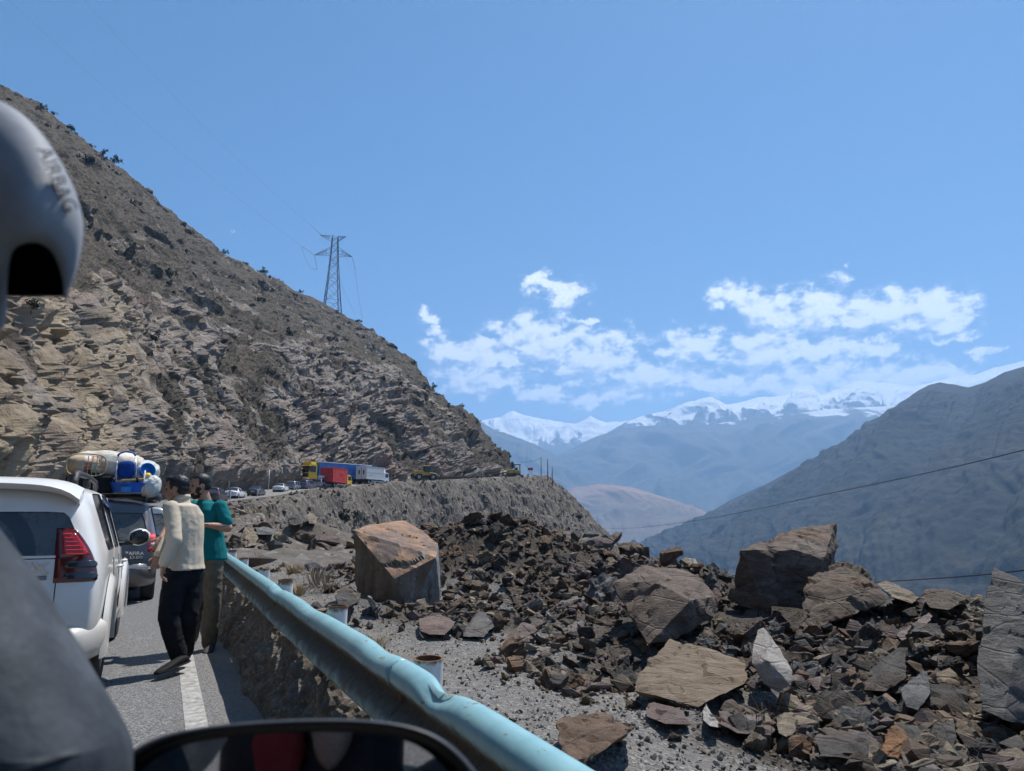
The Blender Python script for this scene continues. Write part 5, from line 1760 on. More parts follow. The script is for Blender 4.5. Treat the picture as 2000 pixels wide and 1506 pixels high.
# ---- grey people carrier with a loaded roof
def build_van(root, M_P, hp=1.0, detail=True, glass_mat=None, lit=True):
    secs = [
        sec(.02, .74, .60, .42, 1.02, 1.54, .02, .30, roof_in=.14),
        sec(.12, .83, .66, .34, 1.02, 1.61, .03, .22),
        sec(.34, .865, .69, .30, 1.01, 1.645, .04, .10),
        sec(1.02, .87, .70, .28, .99, 1.67, .045, 0),
        sec(1.12, .87, .70, .28, .985, 1.672, .045, 0),
        sec(2.02, .87, .70, .28, .96, 1.66, .045, 0),
        sec(2.12, .87, .70, .28, .955, 1.655, .045, 0),
        sec(2.72, .865, .67, .28, .93, 1.58, .04, 0),
        sec(3.50, .855, .72, .28, .90, 1.00, .03, 0, roof_in=.25),
        sec(3.95, .81, .66, .30, .78, .86, .02, 0, roof_in=.3),
        sec(4.24, .68, .52, .36, .66, .74, .01, 0, roof_in=.3),
    ]
    bm, bvh = build_body(secs, (2, 4, 6), True, ((7, 3),), ((.58, .78, .32, .37, .10), (.58, 3.46, .32, .37, .10)), .7, 2)
    split_body(bm, root, [M_P, M_BLACK], glass_mat or M_GLASS, M_DUSTGLASS)
    for sd in (1, -1):
        for yy in (.78, 3.46): make_wheel(root, .76*sd, yy, .315, .21, 7, side=sd)
        tl = corner_lamp(bvh, sd, .45, .5, .80, 1.14, 30, lambda v: 70 - 14 * v, M_RED, root, off=.015)
        if detail:
            corner_lamp(bvh, sd, .45, .5, 1.03, 1.11, 36, 60, M_REDLIT if lit else M_RED, tl, 'brake_lens', .02, 8, 5)
            corner_lamp(bvh, sd, .45, .5, .98, 1.025, 33, 66, M_AMBER, tl, 'indicator_lens', .02, 8, 5)
            corner_lamp(bvh, sd, .45, .5, .91, .975, 33, 68, M_WHITELENS, tl, 'reversing_lens', .02, 8, 5)
        bm = bmesh.new()
        add_tube(bm, [(.60*sd, .42, 1.64), (.60*sd, .50, 1.70), (.60*sd, 1.4, 1.725), (.59*sd, 2.3, 1.70), (.58*sd, 2.42, 1.62)], .018, 8)
        obj('roof_rail', bm, M_BLACK, root, True)
        bm = bmesh.new()
        add_ball(bm, (.99*sd, 2.62, 1.05), (.10, .07, .075)); add_box(bm, (.85*sd - .03, 2.6, 1.0), (.95*sd + .03, 2.66, 1.03))
        obj('wing_mirror', bm, M_P, root, True)
        if detail:
            seam(bvh, [(1.05, .96), (1.10, .55)], root, side=sd); seam(bvh, [(2.07, .94), (2.07, .38)], root, side=sd)
            for yy in (1.25, 2.24):
                bm = bmesh.new(); add_box(bm, (.86*sd - .02, yy - .09, .86), (.87*sd + .02, yy + .09, .885), .01); obj('door_handle', bm, M_P, root)
    bm = bmesh.new()
    rings = []
    for t in np.linspace(-1, 1, 19):
        x = t * .865; yb = .02 + .35 * (max(0, abs(t) - .72) / .28) ** 1.6
        rings.append([bm.verts.new(q) for q in ((x*.98, yb + .05, .66), (x, yb - .05, .62), (x, yb - .07, .50), (x, yb - .04, .36), (x*.95, yb + .10, .27))])
    for A_, B_ in zip(rings, rings[1:]):
        for k_ in range(4): bm.faces.new((A_[k_], A_[k_+1], B_[k_+1], B_[k_]))
    bmesh.ops.recalc_face_normals(bm, faces=bm.faces)
    bp = obj('bumper', bm, M_P, root, True)
    if detail:
        for sd in (1, -1):
            bm = bmesh.new(); add_box(bm, (.55*sd - .27, -.062, .555), (.55*sd + .27, -.02, .60), .01)
            obj('bumper_strip', bm, M_CHROME, bp)
        seam(bvh, [(-.66, .70), (.66, .70)], root, name='tailgate_seam', axis='y')
    bm = bmesh.new(); add_box(bm, (-.6, .3, .2), (.6, 4.0, .33), .03); obj('underbody', bm, M_UNDER, root)
    return bvh

def build_minivan():
    root = empty('minivan'); tag(root, 'dark grey people carrier with luggage piled on its roof', 'car')
    M_P = paint('mica_grey', (.115, .108, .112), .35, (.24, .21, .18), .2, .9, .35, .34)
    bvh = build_van(root, M_P)
    hit = bvh.ray_cast(Vector((.58, -2, .80)), Vector((0, 1, 0)))[0]
    text_obj('ZAFIRA', .075, M_CHROME, root, (.53, hit.y - .008, .80), (R(90), 0, 0), .003, 'model_lettering', 1.1, .001)
    hit = bvh.ray_cast(Vector((.58, -2, .735)), Vector((0, 1, 0)))[0]
    text_obj('2.2 DTI', .055, M_CHROME, root, (.56, hit.y - .008, .735), (R(90), 0, 0), .003, 'engine_lettering', 1.1, .001)
    for yy in (.62, 1.35, 2.05):
        bm = bmesh.new(); add_tube(bm, [(-.66, yy, 1.74), (.66, yy, 1.74)], .02, 8); obj('rack_bar', bm, M_BLACK, root, True)
    for xx in (-.62, .62):
        bm = bmesh.new(); add_tube(bm, [(xx, .40, 1.765), (xx, 2.3, 1.765)], .016, 8); obj('rack_side_bar', bm, M_BLACK, root, True)
    root.location = (-6.56, 11.52, 0); root.rotation_euler = (0, 0, HEAD)
    return root
VAN = build_minivan()
bpy.context.view_layer.update()
VM = Matrix.Translation(VAN.location) @ Matrix.Rotation(HEAD, 4, 'Z')

def fabric(name, c, scale=30, vary=.3, folds=.02):
    m = Mat(name, .9, spec=.15)
    n = m.noise(scale * .3, 6, .65)
    m.color(m.ramp(n, [(.3, tuple(x * (1 - vary) for x in c)), (.7, tuple(min(1, x * (1 + vary)) for x in c))]))
    m.bump(m.math('ADD', n, m.noise(scale * 4, 2)), .5, folds)
    return m.m

def lumpy(bm, c, r, amp, seed, sub=4, sq=2.6):
    """a soft stuffed shape: super-ellipsoid with folds"""
    q = bmesh.ops.create_icosphere(bm, subdivisions=sub, radius=1.0)
    V = np.array([v.co[:] for v in q['verts']])
    e = 2.0 / sq
    d = (np.abs(V) ** sq).sum(1) ** (-1.0 / sq)
    V = V * d[:, None] * np.array(r)
    n = ridged(V / (max(r) * .45) + seed, 4, seed) * amp + fbm(V / (max(r) * .2), 3, seed + 1) * amp * .5
    u = V / (np.linalg.norm(V, axis=1, keepdims=True) + 1e-9)
    V = V + u * n[:, None] + np.array(c)
    for v, p in zip(q['verts'], V): v.co = p
    return q['verts']

def build_luggage():
    def at(x, y, z): return VM @ Vector((x, y, z))
    def place(o, label, cat):
        o.location = VM @ o.location; o.rotation_euler.z += HEAD
        tag(o, label, cat, 'luggage on the minivan roof')
    # black case under the pile
    bm = bmesh.new(); add_box(bm, (-.52, -.30, 0), (.16, .55, .27), .05, seg=3)
    for q in range(4): add_box(bm, (-.49, -.306, .05 + q*.05), (.13, -.298, .065 + q*.05))
    o = obj('suitcase', bm, fabric('black_case', (.022, .023, .026), 40), None, True, loc=(-.06, .72, 1.785)); soften(o, 40); place(o, 'black case lying flat under the cream bundle on the minivan roof', 'suitcase')
    # cream bundle wrapped in sheeting
    bm = bmesh.new(); lumpy(bm, (0, 0, .24), (.58, .52, .23), .04, 3)
    mm = Mat('cream_sheet', .75, spec=.25)
    n = mm.noise(5, 7, .66)
    col = mm.ramp(n, [(.28, (.36, .30, .23)), (.5, (.60, .55, .46)), (.72, (.78, .76, .70))])
    col = mm.mix(mm.rng(mm.noise(3.3, 5, .7), .58, .66), col, (.25, .42, .40))
    mm.color(col); mm.bump(mm.noise(9, 7, .7), .7, .03)
    o = obj('bundle', bm, mm.m, None, True, loc=(-.05, 1.05, 2.02)); place(o, 'big cream sheeted bundle at the top of the roof load', 'bundle')
    # bamboo cot with a patched cover, its end facing back
    root = empty('cot'); tag(root, 'beige cot with slatted end and rounded frame tied on the minivan roof', 'cot', 'luggage on the minivan roof')
    wood = plain('cane_wood', (.50, .37, .22), .6, vary=.3)
    W, H = .60, .44
    def frame(y, r):
        pts = []
        for t in np.linspace(0, 2 * math.pi, 33)[:-1]:
            c_, s_ = math.cos(t), math.sin(t)
            pts.append((W * .5 * np.sign(c_) * abs(c_) ** .6, y, H * .5 + H * .5 * np.sign(s_) * abs(s_) ** .6))
        bmx = bmesh.new(); add_tube(bmx, pts, r, 6, closed=True); return bmx
    obj('frame', frame(0, .016), wood, root, True); obj('frame', frame(.75, .016), wood, root, True)
    for xx in np.linspace(.02, .22, 4):
        bm = bmesh.new(); add_tube(bm, [(xx, 0, .03), (xx, 0, .40)], .009, 6); obj('slat', bm, wood, root, True)
    for zz in (.14, .26):
        bm = bmesh.new(); add_tube(bm, [(-.02, -.005, zz), (.28, -.005, zz)], .009, 6); obj('rail', bm, wood, root, True)
    cm = Mat('patched_cloth', .9)
    vv = cm.voro(9, vec=cm.coord(scale=(1, 0, 1)), out='Color', rand=.2); 
    cc = cm.mix(cm.rng(cm.sepz(cm.coord('Object'), 0), -.08, .02), cm.ramp(cm.noise(6, 4), [(.3, (.40, .29, .18)), (.7, (.58, .45, .30))]), cm.ramp(cm.sepz(vv, 0), [(0, (.55, .38, .30)), (.3, (.75, .72, .66)), (.55, (.10, .07, .05)), (.75, (.35, .50, .42)), (.9, (.55, .2, .18))], 'CONSTANT'))
    cm.color(cc); cm.bump(cm.noise(14, 4), .5, .02)
    bm = bmesh.new(); lumpy(bm, (0, .38, H * .5), (W * .47, .36, H * .47), .012, 9, 3, 3.2)
    obj('cover', bm, cm.m, root, True)
    root.location = VM @ Vector((-.30, .42, 2.045)); root.rotation_euler = (0, 0, HEAD + .12); root.scale = (.95, .9, .82)
    # folded pushchair
    root = empty('pushchair'); tag(root, 'blue folded pushchair with a curved blue handle on the minivan roof', 'pushchair', 'luggage on the minivan roof')
    alu = plain('pushchair_tube', (.68, .69, .70), .3, .8); blue = fabric('blue_cloth', (.015, .06, .27), 30); foam = plain('blue_foam', (.02, .13, .42), .7)
    for sd in (1, -1):
        bm = bmesh.new(); add_tube(bm, [(.16*sd, 0, .0), (.155*sd, .02, .30), (.135*sd, .08, .54)], .009, 8); obj('tube', bm, alu, root, True)
        bm = bmesh.new(); add_tube(bm, [(.15*sd, -.04, .02), (.15*sd, .18, .42)], .008, 8); obj('tube', bm, alu, root, True)
        bm = bmesh.new(); add_lathe(bm, [(.03, -.015), (.06, -.018), (.06, .018), (.03, .015)], 14); obj('wheel', bm, M_RUBBER, root, True, loc=(.18*sd, -.03, .05))
    bm = bmesh.new(); add_tube(bm, [(.135*math.cos(t), .08 + .01*math.sin(t), .54 + .085*math.sin(t)) for t in np.linspace(0, math.pi, 15)], .018, 8); obj('handle', bm, foam, root, True)
    bm = bmesh.new(); lumpy(bm, (0, .07, .27), (.135, .05, .16), .012, 5, 3, 3); obj('seat', bm, blue, root, True)
    root.location = VM @ Vector((.30, .36, 1.94)); root.rotation_euler = (R(-4), R(-4), HEAD); root.scale = (.95, .95, .86)
    # washing-up bowl, basin and small things
    def bowl(name, r, h, col, loc, tilt, label):
        bm = bmesh.new(); add_lathe(bm, [(.001, 0), (r*.78, 0), (r, h), (r*1.06, h), (r*1.06, h*.97), (r*.98, h*.95), (r*.75, .02), (.001, .015)], 28, Matrix.Rotation(R(-90), 4, 'Y'))
        o = obj(name, bm, plain(name + '_plastic', col, .35, vary=.1), None, True, loc=loc, rot=tilt); soften(o, 40); place(o, label, 'basin')
    bowl('basin', .27, .15, (.01, .11, .52), (.33, .42, 1.79), (0, 0, 0), 'wide blue plastic basin beneath the pushchair')
    bowl('bowl', .10, .09, (.015, .24, .70), (.31, .24, 1.785), (0, 0, 0), 'small bright blue bowl in front of the wide basin')
    bowl('tub', .12, .14, (.01, .20, .66), (.56, .55, 2.13), (R(75), 0, .4), 'bright blue tub lying on its side right of the pushchair')
    bm = bmesh.new(); lumpy(bm, (0, 0, .17), (.24, .34, .19), .04, 13, 4)
    mp = Mat('clear_bag', .3, spec=.5)
    mp.color(mp.ramp(mp.voro(7, out='Color'), [(0, (.68, .70, .70)), (.5, (.50, .54, .52)), (.75, (.74, .70, .58)), (1, (.35, .40, .36))])); mp.bump(mp.noise(14, 6, .7), .8, .03)
    o = obj('plastic_bag', bm, mp.m, None, True, loc=(.52, 1.02, 1.98)); place(o, 'pale shiny plastic bag stuffed behind the pushchair', 'bag')
    bm = bmesh.new(); lumpy(bm, (0, 0, .14), (.15, .20, .17), .03, 17, 4); o = obj('sack', bm, mp.m, None, True, loc=(.66, .56, 1.76)); place(o, 'white and green sack hanging at the right edge of the rack', 'sack')
    bm = bmesh.new(); lumpy(bm, (0, 0, .06), (.07, .10, .06), .01, 19, 3); o = obj('canister', bm, plain('yellow_plastic', (.72, .47, .02), .4, vary=.1), None, True, loc=(.60, .50, 2.0)); place(o, 'yellow plastic canister beside the pushchair', 'canister')
    bm = bmesh.new(); add_box(bm, (-.17, -.015, -.015), (.17, .015, .02), .006); o = obj('plank', bm, plain('yellow_wood', (.52, .36, .10), .6), None, loc=(.40, .30, 1.985), rot=(0, R(-6), 0)); place(o, 'short yellow plank lying across the blue basin', 'plank')
    bm = bmesh.new(); add_tube(bm, [(0, 0, 0), (.02, 0, .36)], .013, 8); o = obj('pole', bm, plain('white_tube', (.75, .75, .73), .4), None, True, loc=(.55, .34, 1.79)); place(o, 'white tube standing upright beside the pushchair', 'tube')
build_luggage()

# ---- saloon and estate cars of the queue
def build_sedan(root, M_P, detail=False):
    secs = [
        sec(.02, .70, .56, .42, .80, .90, .01, 0, roof_in=.25),
        sec(.12, .82, .66, .34, .86, .98, .015, 0, roof_in=.25),
        sec(.62, .85, .70, .28, .90, 1.02, .02, 0, roof_in=.25),
        sec(1.22, .855, .62, .26, .92, 1.36, .03, 0),
        sec(1.46, .855, .615, .26, .92, 1.40, .035, 0),
        sec(2.10, .855, .615, .26, .91, 1.42, .035, 0),
        sec(2.20, .855, .615, .26, .91, 1.42, .035, 0),
        sec(2.72, .855, .60, .26, .90, 1.36, .03, 0),
        sec(3.36, .85, .70, .26, .88, .97, .02, 0, roof_in=.25),
        sec(4.05, .82, .66, .28, .76, .84, .02, 0, roof_in=.3),
        sec(4.40, .68, .50, .36, .62, .70, .01, 0, roof_in=.3),
    ]
    bm, bvh = build_body(secs, (3, 4, 6), False, ((2, 2), (7, 3)), ((.57, .86, .31, .36, .1), (.57, 3.50, .31, .36, .1)), .7, 2)
    split_body(bm, root, [M_P, M_BLACK], M_GLASS, M_GLASS)
    for sd in (1, -1):
        for yy in (.86, 3.50): make_wheel(root, .75*sd, yy, .30, .19, 5, side=sd)
        corner_lamp(bvh, sd, .40, .5, .66, .80, 34, 62, M_RED, root, off=.015, nu=6, nv=4)
        bm = bmesh.new(); add_ball(bm, (.93*sd, 2.85, .96), (.08, .05, .06), sub=1); add_box(bm, (.82*sd-.02, 2.84, .91), (.90*sd+.02, 2.87, .93)); obj('wing_mirror', bm, M_P, root, True)
    bm = bmesh.new(); add_box(bm, (-.26, -.02, .60), (.26, .03, .71), .005); obj('number_plate', bm, plain('plate_white', (.7, .7, .68), .5), root)
    bm = bmesh.new(); add_box(bm, (-.80, -.06, .34), (.80, .20, .56), .05, seg=2); soften(obj('bumper', bm, M_P, root, True), 40)
    bm = bmesh.new(); add_box(bm, (-.6, .3, .18), (.6, 4.2, .30), .03); obj('underbody', bm, M_UNDER, root)

def queue_spot(root, px, Y, side=0.0, turn=0.0):
    p, rz = road_point(Y, side)
    q = P(px, 960, Y)
    root.location = (q.x, Y, p.z + .0); root.rotation_euler = (0, 0, rz + turn)
QUEUE = 'cars waiting along the far bend'
def far_cars():
    P_W = paint('white_paint', (.72, .73, .74), .25); P_D = paint('navy_paint', (.03, .035, .05), .2); P_S = paint('silver_blue', (.30, .34, .40), .2, metal=.4)
    P_V = paint('violet_grey', (.13, .13, .19), .2, metal=.3); P_SI = paint('silver_paint', (.42, .43, .44), .25, metal=.4)
    a = empty('parked_car'); build_sedan(a, P_W); tag(a, 'white saloon car last in the far queue, next to the man in teal', 'car', QUEUE); queue_spot(a, 449, 87)
    def recolour(r, mp):
        for ch in r.children:
            if ch.data and ch.name.split('.')[0] in ('body', 'bumper', 'wing_mirror'):
                ch.data = ch.data.copy(); ch.data.materials[0] = mp
    b = copy_tree(a); recolour(b, P_D); tag(b, 'dark navy saloon car between two white saloons on the far bend', 'car', QUEUE); queue_spot(b, 493, 98)
    c = copy_tree(a); tag(c, 'white saloon car with a dark rear bumper ahead of the navy saloon', 'car', QUEUE); queue_spot(c, 541, 112)
    d = empty('parked_car'); build_van(d, P_S, detail=False, lit=False); tag(d, 'blue silver estate car right of the second white saloon', 'car', QUEUE); queue_spot(d, 566, 119); d.scale = (.97, 1, .90)
    e = copy_tree(d); recolour(e, P_V); tag(e, 'violet grey estate car with a brown load on its roof', 'car', QUEUE); queue_spot(e, 589, 121.5); e.scale = (1, 1, 1)
    f = copy_tree(d); recolour(f, P_SI); tag(f, 'silver people carrier with a white bundle on its roof beside the red truck', 'car', QUEUE); queue_spot(f, 618, 126); f.scale = (1.02, 1, 1.03)
    for (car, col, lab, s) in ((e, (.33, .24, .16), 'brown boxes strapped on the violet grey estate car', (.5, .6, .16)), (f, (.62, .64, .68), 'rounded white bundle on the silver people carrier', (.55, .7, .24))):
        bm = bmesh.new(); lumpy(bm, (0, 0, s[2]), s, .03, 5, 3, 3.5)
        o = obj('roof_load', bm, fabric('load_cloth', col), None, True)
        Mx = Matrix.Translation(car.location) @ Matrix.Rotation(car.rotation_euler.z, 4, 'Z')
        o.location = Mx @ Vector((0, 1.3, 1.70 * car.scale.z)); o.rotation_euler.z = car.rotation_euler.z; tag(o, lab, 'luggage')
    # silver hatchback just past the grey people carrier
    g = empty('parked_car'); build_van(g, P_SI, detail=True, lit=True); tag(g, 'silver hatchback with a black roof box hidden behind the two men', 'car'); g.scale = (1.0, .95, .93)
    g.location = (-9.55, 18.4, .10); g.rotation_euler = (0, 0, HEAD)
    bm = bmesh.new(); lumpy(bm, (0, .9, .13), (.42, .95, .15), .0, 5, 3, 4); o = obj('roof_box', bm, plain('gloss_black', (.018, .018, .02), .25), None, True)
    o.location = Matrix.Translation(g.location) @ Matrix.Rotation(HEAD, 4, 'Z') @ Vector((.12, .35, 1.64)); o.rotation_euler.z = HEAD; tag(o, 'black roof box on the silver hatchback', 'roof box')
    h = copy_tree(d); recolour(h, P_D)
    for ch in list(h.children): pass
    tag(h, 'dark green people carrier glimpsed just over the shoulder of the man in teal', 'car', QUEUE); h.scale = (1, 1, .95); queue_spot(h, 411, 74)
far_cars()
# ------------------------------------------------------------------ trucks and machines on the bend
TRUCKS = 'trucks standing on the bend'
def truck_wheel(parent, x, y, r=.50, w=.30, side=1):
    bm = bmesh.new()
    add_lathe(bm, [(r*.55, -w/2), (r*.9, -w/2), (r, -w*.36), (r, w*.36), (r*.9, w/2), (r*.55, w/2), (r*.5, w*.3), (.001, w*.25)], 20)
    o = obj('wheel', bm, M_RUBBER, parent, True, loc=(x, y, r)); soften(o, 45)
    if side < 0: o.rotation_euler = (0, 0, math.pi)
    bm = bmesh.new(); add_lathe(bm, [(r*.54, w*.3), (r*.5, w*.42), (r*.2, w*.35), (.001, w*.40)], 14); obj('rim', bm, M_ALLOY, o, True)
    return o
def truck_cab(root, y0, y1, w, z0, z1, mat, roof=None, face=1):
    """cab occupying y0..y1 (nose at y1)"""
    n = .18
    bm = bmesh.new()
    out = [(y0, z0), (y1 - .06, z0), (y1, z0 + .25), (y1, z0 + (z1-z0)*.45), (y1 - n, z1 - .15), (y1 - n - .25, z1), (y0, z1)]
    vs = add_prism(bm, out, w, Matrix.Translation((-w/2, 0, 0)) @ Matrix(((0,1,0,0),(1,0,0,0),(0,0,1,0),(0,0,0,1))))
    bmesh.ops.recalc_face_normals(bm, faces=bm.faces)
    bmesh.ops.bevel(bm, geom=list(bm.edges), offset=.05, segments=2, affect='EDGES')
    soften(obj('cab', bm, mat, root, True), 35)
    # windscreen and side windows
    za, zb = z0 + (z1-z0)*.47, z1 - .22
    bm = bmesh.new(); add_prism(bm, [(-w/2 + .12, za), (w/2 - .12, za), (w/2 - .16, zb), (-w/2 + .16, zb)], .02)
    for v in bm.verts: v.co.y += y1 + .004 - (v.co.z - (z0 + (z1-z0)*.45)) / (z1 - .15 - (z0 + (z1-z0)*.45)) * n
    obj('windscreen', bm, M_GLASS, root)
    for sd in (1, -1):
        bm = bmesh.new(); add_box(bm, (sd*w/2 - .012, y0 + .35, za), (sd*w/2 + .012, y1 - n - .12, zb), 0); obj('side_window', bm, M_GLASS, root)
        bm = bmesh.new(); add_box(bm, (sd*(w/2 + .22) - .10, y1 - .05, za + .1), (sd*(w/2 + .22) + .10, y1 + .06, zb), .03); add_box(bm, (sd*(w/2 + .08) - .12, y1 - .02, zb - .08), (sd*(w/2 + .08) + .12, y1 + .02, zb - .05)); obj('wing_mirror', bm, M_BLACK, root)
        bm = bmesh.new(); add_box(bm, (sd*(w/2 - .30) - .16, y1 - .01, z0 + .10), (sd*(w/2 - .30) + .16, y1 + .025, z0 + .28), .02); obj('headlight', bm, M_WHITELENS, root)
    bm = bmesh.new(); add_box(bm, (-w/2 - .01, y1 - .10, z0 - .28), (w/2 + .01, y1 + .05, z0 + .06), .04); obj('bumper', bm, M_BLACK if roof is None else mat, root)
def box_truck(label, px, py, Y, L, W, Hh, boxmat, cabmat, turn, side_extra):
    root = empty('box_truck'); tag(root, label, 'truck', TRUCKS)
    bm = bmesh.new(); add_box(bm, (-W/2, 0, 1.05), (W/2, L, Hh), .03); obj('cargo_box', bm, boxmat, root)
    for sd in (1, -1):
        for z in (1.07, Hh - .03):
            bm = bmesh.new(); add_box(bm, (sd*W/2 - .03, -.02, z - .05), (sd*W/2 + .03, L + .02, z + .05)); obj('edge_rail', bm, boxmat, root)
        bm = bmesh.new(); add_box(bm, (sd*W/2 - .04, -.03, 1.05), (sd*W/2 + .03, .06, Hh)); obj('corner_post', bm, boxmat, root)
    bm = bmesh.new(); add_box(bm, (-.02, -.02, 1.1), (.02, .01, Hh - .05)); obj('door_gap', bm, M_SEAM, root)
    bm = bmesh.new(); add_box(bm, (-.45, .1, .70), (.45, L + 1.9, 1.0)); obj('chassis', bm, M_UNDER, root)
    truck_cab(root, L + .12, L + 1.85, W * .92, .75, 2.55, cabmat)
    for sd in (1, -1):
        for yy in (1.0, L + 1.05): truck_wheel(root, sd * (W/2 - .2), yy, side=sd)
        bm = bmesh.new(); add_box(bm, (sd*(W/2 - .05) - .03, 1.7, .55), (sd*(W/2 - .05) + .03, L - .1, .82)); obj('side_guard', bm, M_ALLOY, root)
        bm = bmesh.new(); add_box(bm, (sd*(W/2 - .25) - .14, -.05, .72), (sd*(W/2 - .25) + .14, .02, .86), .02); obj('tail_light', bm, M_RED, root)
    side_extra(root, L, W, Hh)
    p, rz = road_point(Y); q = P(px, py, Y)
    root.location = (q.x, Y, p.z); root.rotation_euler = (0, 0, turn)
    return root
def trucks():
    red = Mat('red_tarpaulin', .65, spec=.3)
    n = red.noise(1.6, 6, .65)
    red.color(red.ramp(n, [(.3, (.40, .028, .03)), (.7, (.62, .075, .07))])); red.bump(red.noise(1.2, 3), .3, .05)
    yel = plain('yellow_paint', (.78, .50, .03), .4, vary=.12); wht = plain('white_panels', (.62, .61, .58), .55, vary=.08); white_cab = plain('white_cab', (.74, .75, .75), .4, vary=.08)
    fade = plain('faded_lettering', (.50, .035, .04), .7)
    def ex1(root, L, W, Hh):
        text_obj('TFS', .85, fade, root, (W/2 + .034, L * .62, 2.35), (R(90), 0, R(90)), .003, 'side_lettering')
        bm = bmesh.new(); add_box(bm, (-.6, -.012, 2.15), (.35, .0, 2.19)); obj('strap', bm, plain('strap_pale', (.5, .25, .22), .7), root)
    box_truck('red box truck with a yellow cab', 637, 950, 127, 5.4, 2.45, 3.62, red.m, yel, R(-15), ex1)
    def ex2(root, L, W, Hh):
        for x in (-.55, .55):
            bm = bmesh.new(); add_box(bm, (x - .15, -.02, 1.95), (x + .15, .012, 2.75), .02); obj('door_window', bm, M_GLASS, root)
        bm = bmesh.new(); add_box(bm, (W/2 - .01, .05, 2.25), (W/2 + .012, L - .05, 2.29)); obj('side_seam', bm, M_STEEL, root)
        text_obj('service', .30, M_STEEL, root, (W/2 + .004, 1.4, 1.75), (R(90), 0, R(90)), .003, 'side_lettering')
        bm = bmesh.new(); add_prism(bm, [(-W*.40, 0), (W*.40, 0), (W*.34, .75), (-W*.34, .75)], .5, Matrix.Translation((0, L + .3, 2.5))); bmesh.ops.recalc_face_normals(bm, faces=bm.faces); obj('wind_deflector', bm, white_cab, root)
    box_truck('white box truck with two small dark door windows', 705, 946, 139, 5.9, 2.45, 3.45, wht, white_cab, R(-25), ex2)
    # articulated lorry coming the other way
    root = empty('articulated_lorry'); tag(root, 'yellow lorry with a long blue trailer facing the queue behind the red truck', 'truck', TRUCKS)
    blue = Mat('blue_tarpaulin', .6); blue.color(blue.ramp(blue.noise(.8, 5), [(.3, (.035, .13, .40)), (.7, (.07, .21, .52))])); blue.bump(blue.noise(1.1, 3), .3, .05)
    bm = bmesh.new(); add_box(bm, (-1.25, -13.4, 1.15), (1.25, -.2, 3.95), .03); obj('trailer', bm, blue.m, root)
    bm = bmesh.new(); add_box(bm, (-1.28, -13.45, 3.90), (1.28, -.15, 4.02), .02); obj('trailer_roof', bm, wht, root)
    bm = bmesh.new(); add_box(bm, (-.5, -13.2, .85), (.5, 1.6, 1.12)); obj('chassis', bm, M_UNDER, root)
    truck_cab(root, .2, 2.1, 2.45, .75, 3.35, yel)
    bm = bmesh.new(); add_prism(bm, [(-1.15, 0), (1.15, 0), (1.0, .62), (-1.0, .62)], 1.3, Matrix.Translation((0, .35, 3.30))); bmesh.ops.recalc_face_normals(bm, faces=bm.faces); bmesh.ops.bevel(bm, geom=list(bm.edges), offset=.08, segments=2, affect='EDGES'); obj('roof_fairing', bm, yel, root)
    bm = bmesh.new(); add_box(bm, (-1.22, 1.85, 3.12), (1.22, 2.12, 3.22), .03); obj('sun_visor', bm, yel, root)
    bm = bmesh.new(); add_box(bm, (-1.0, 2.09, 1.15), (1.0, 2.13, 1.75), .01); obj('grille', bm, M_BLACK, root)
    for sd in (1, -1):
        for yy in (1.35, -1.6, -9.6, -10.9, -12.2): truck_wheel(root, sd * 1.02, yy, side=sd)
    p, rz = road_point(134, -3.5); q = P(612, 948, 134.5)
    root.location = (q.x, 134.5, p.z + .5); root.rotation_euler = (0, 0, math.pi - R(36))
trucks()

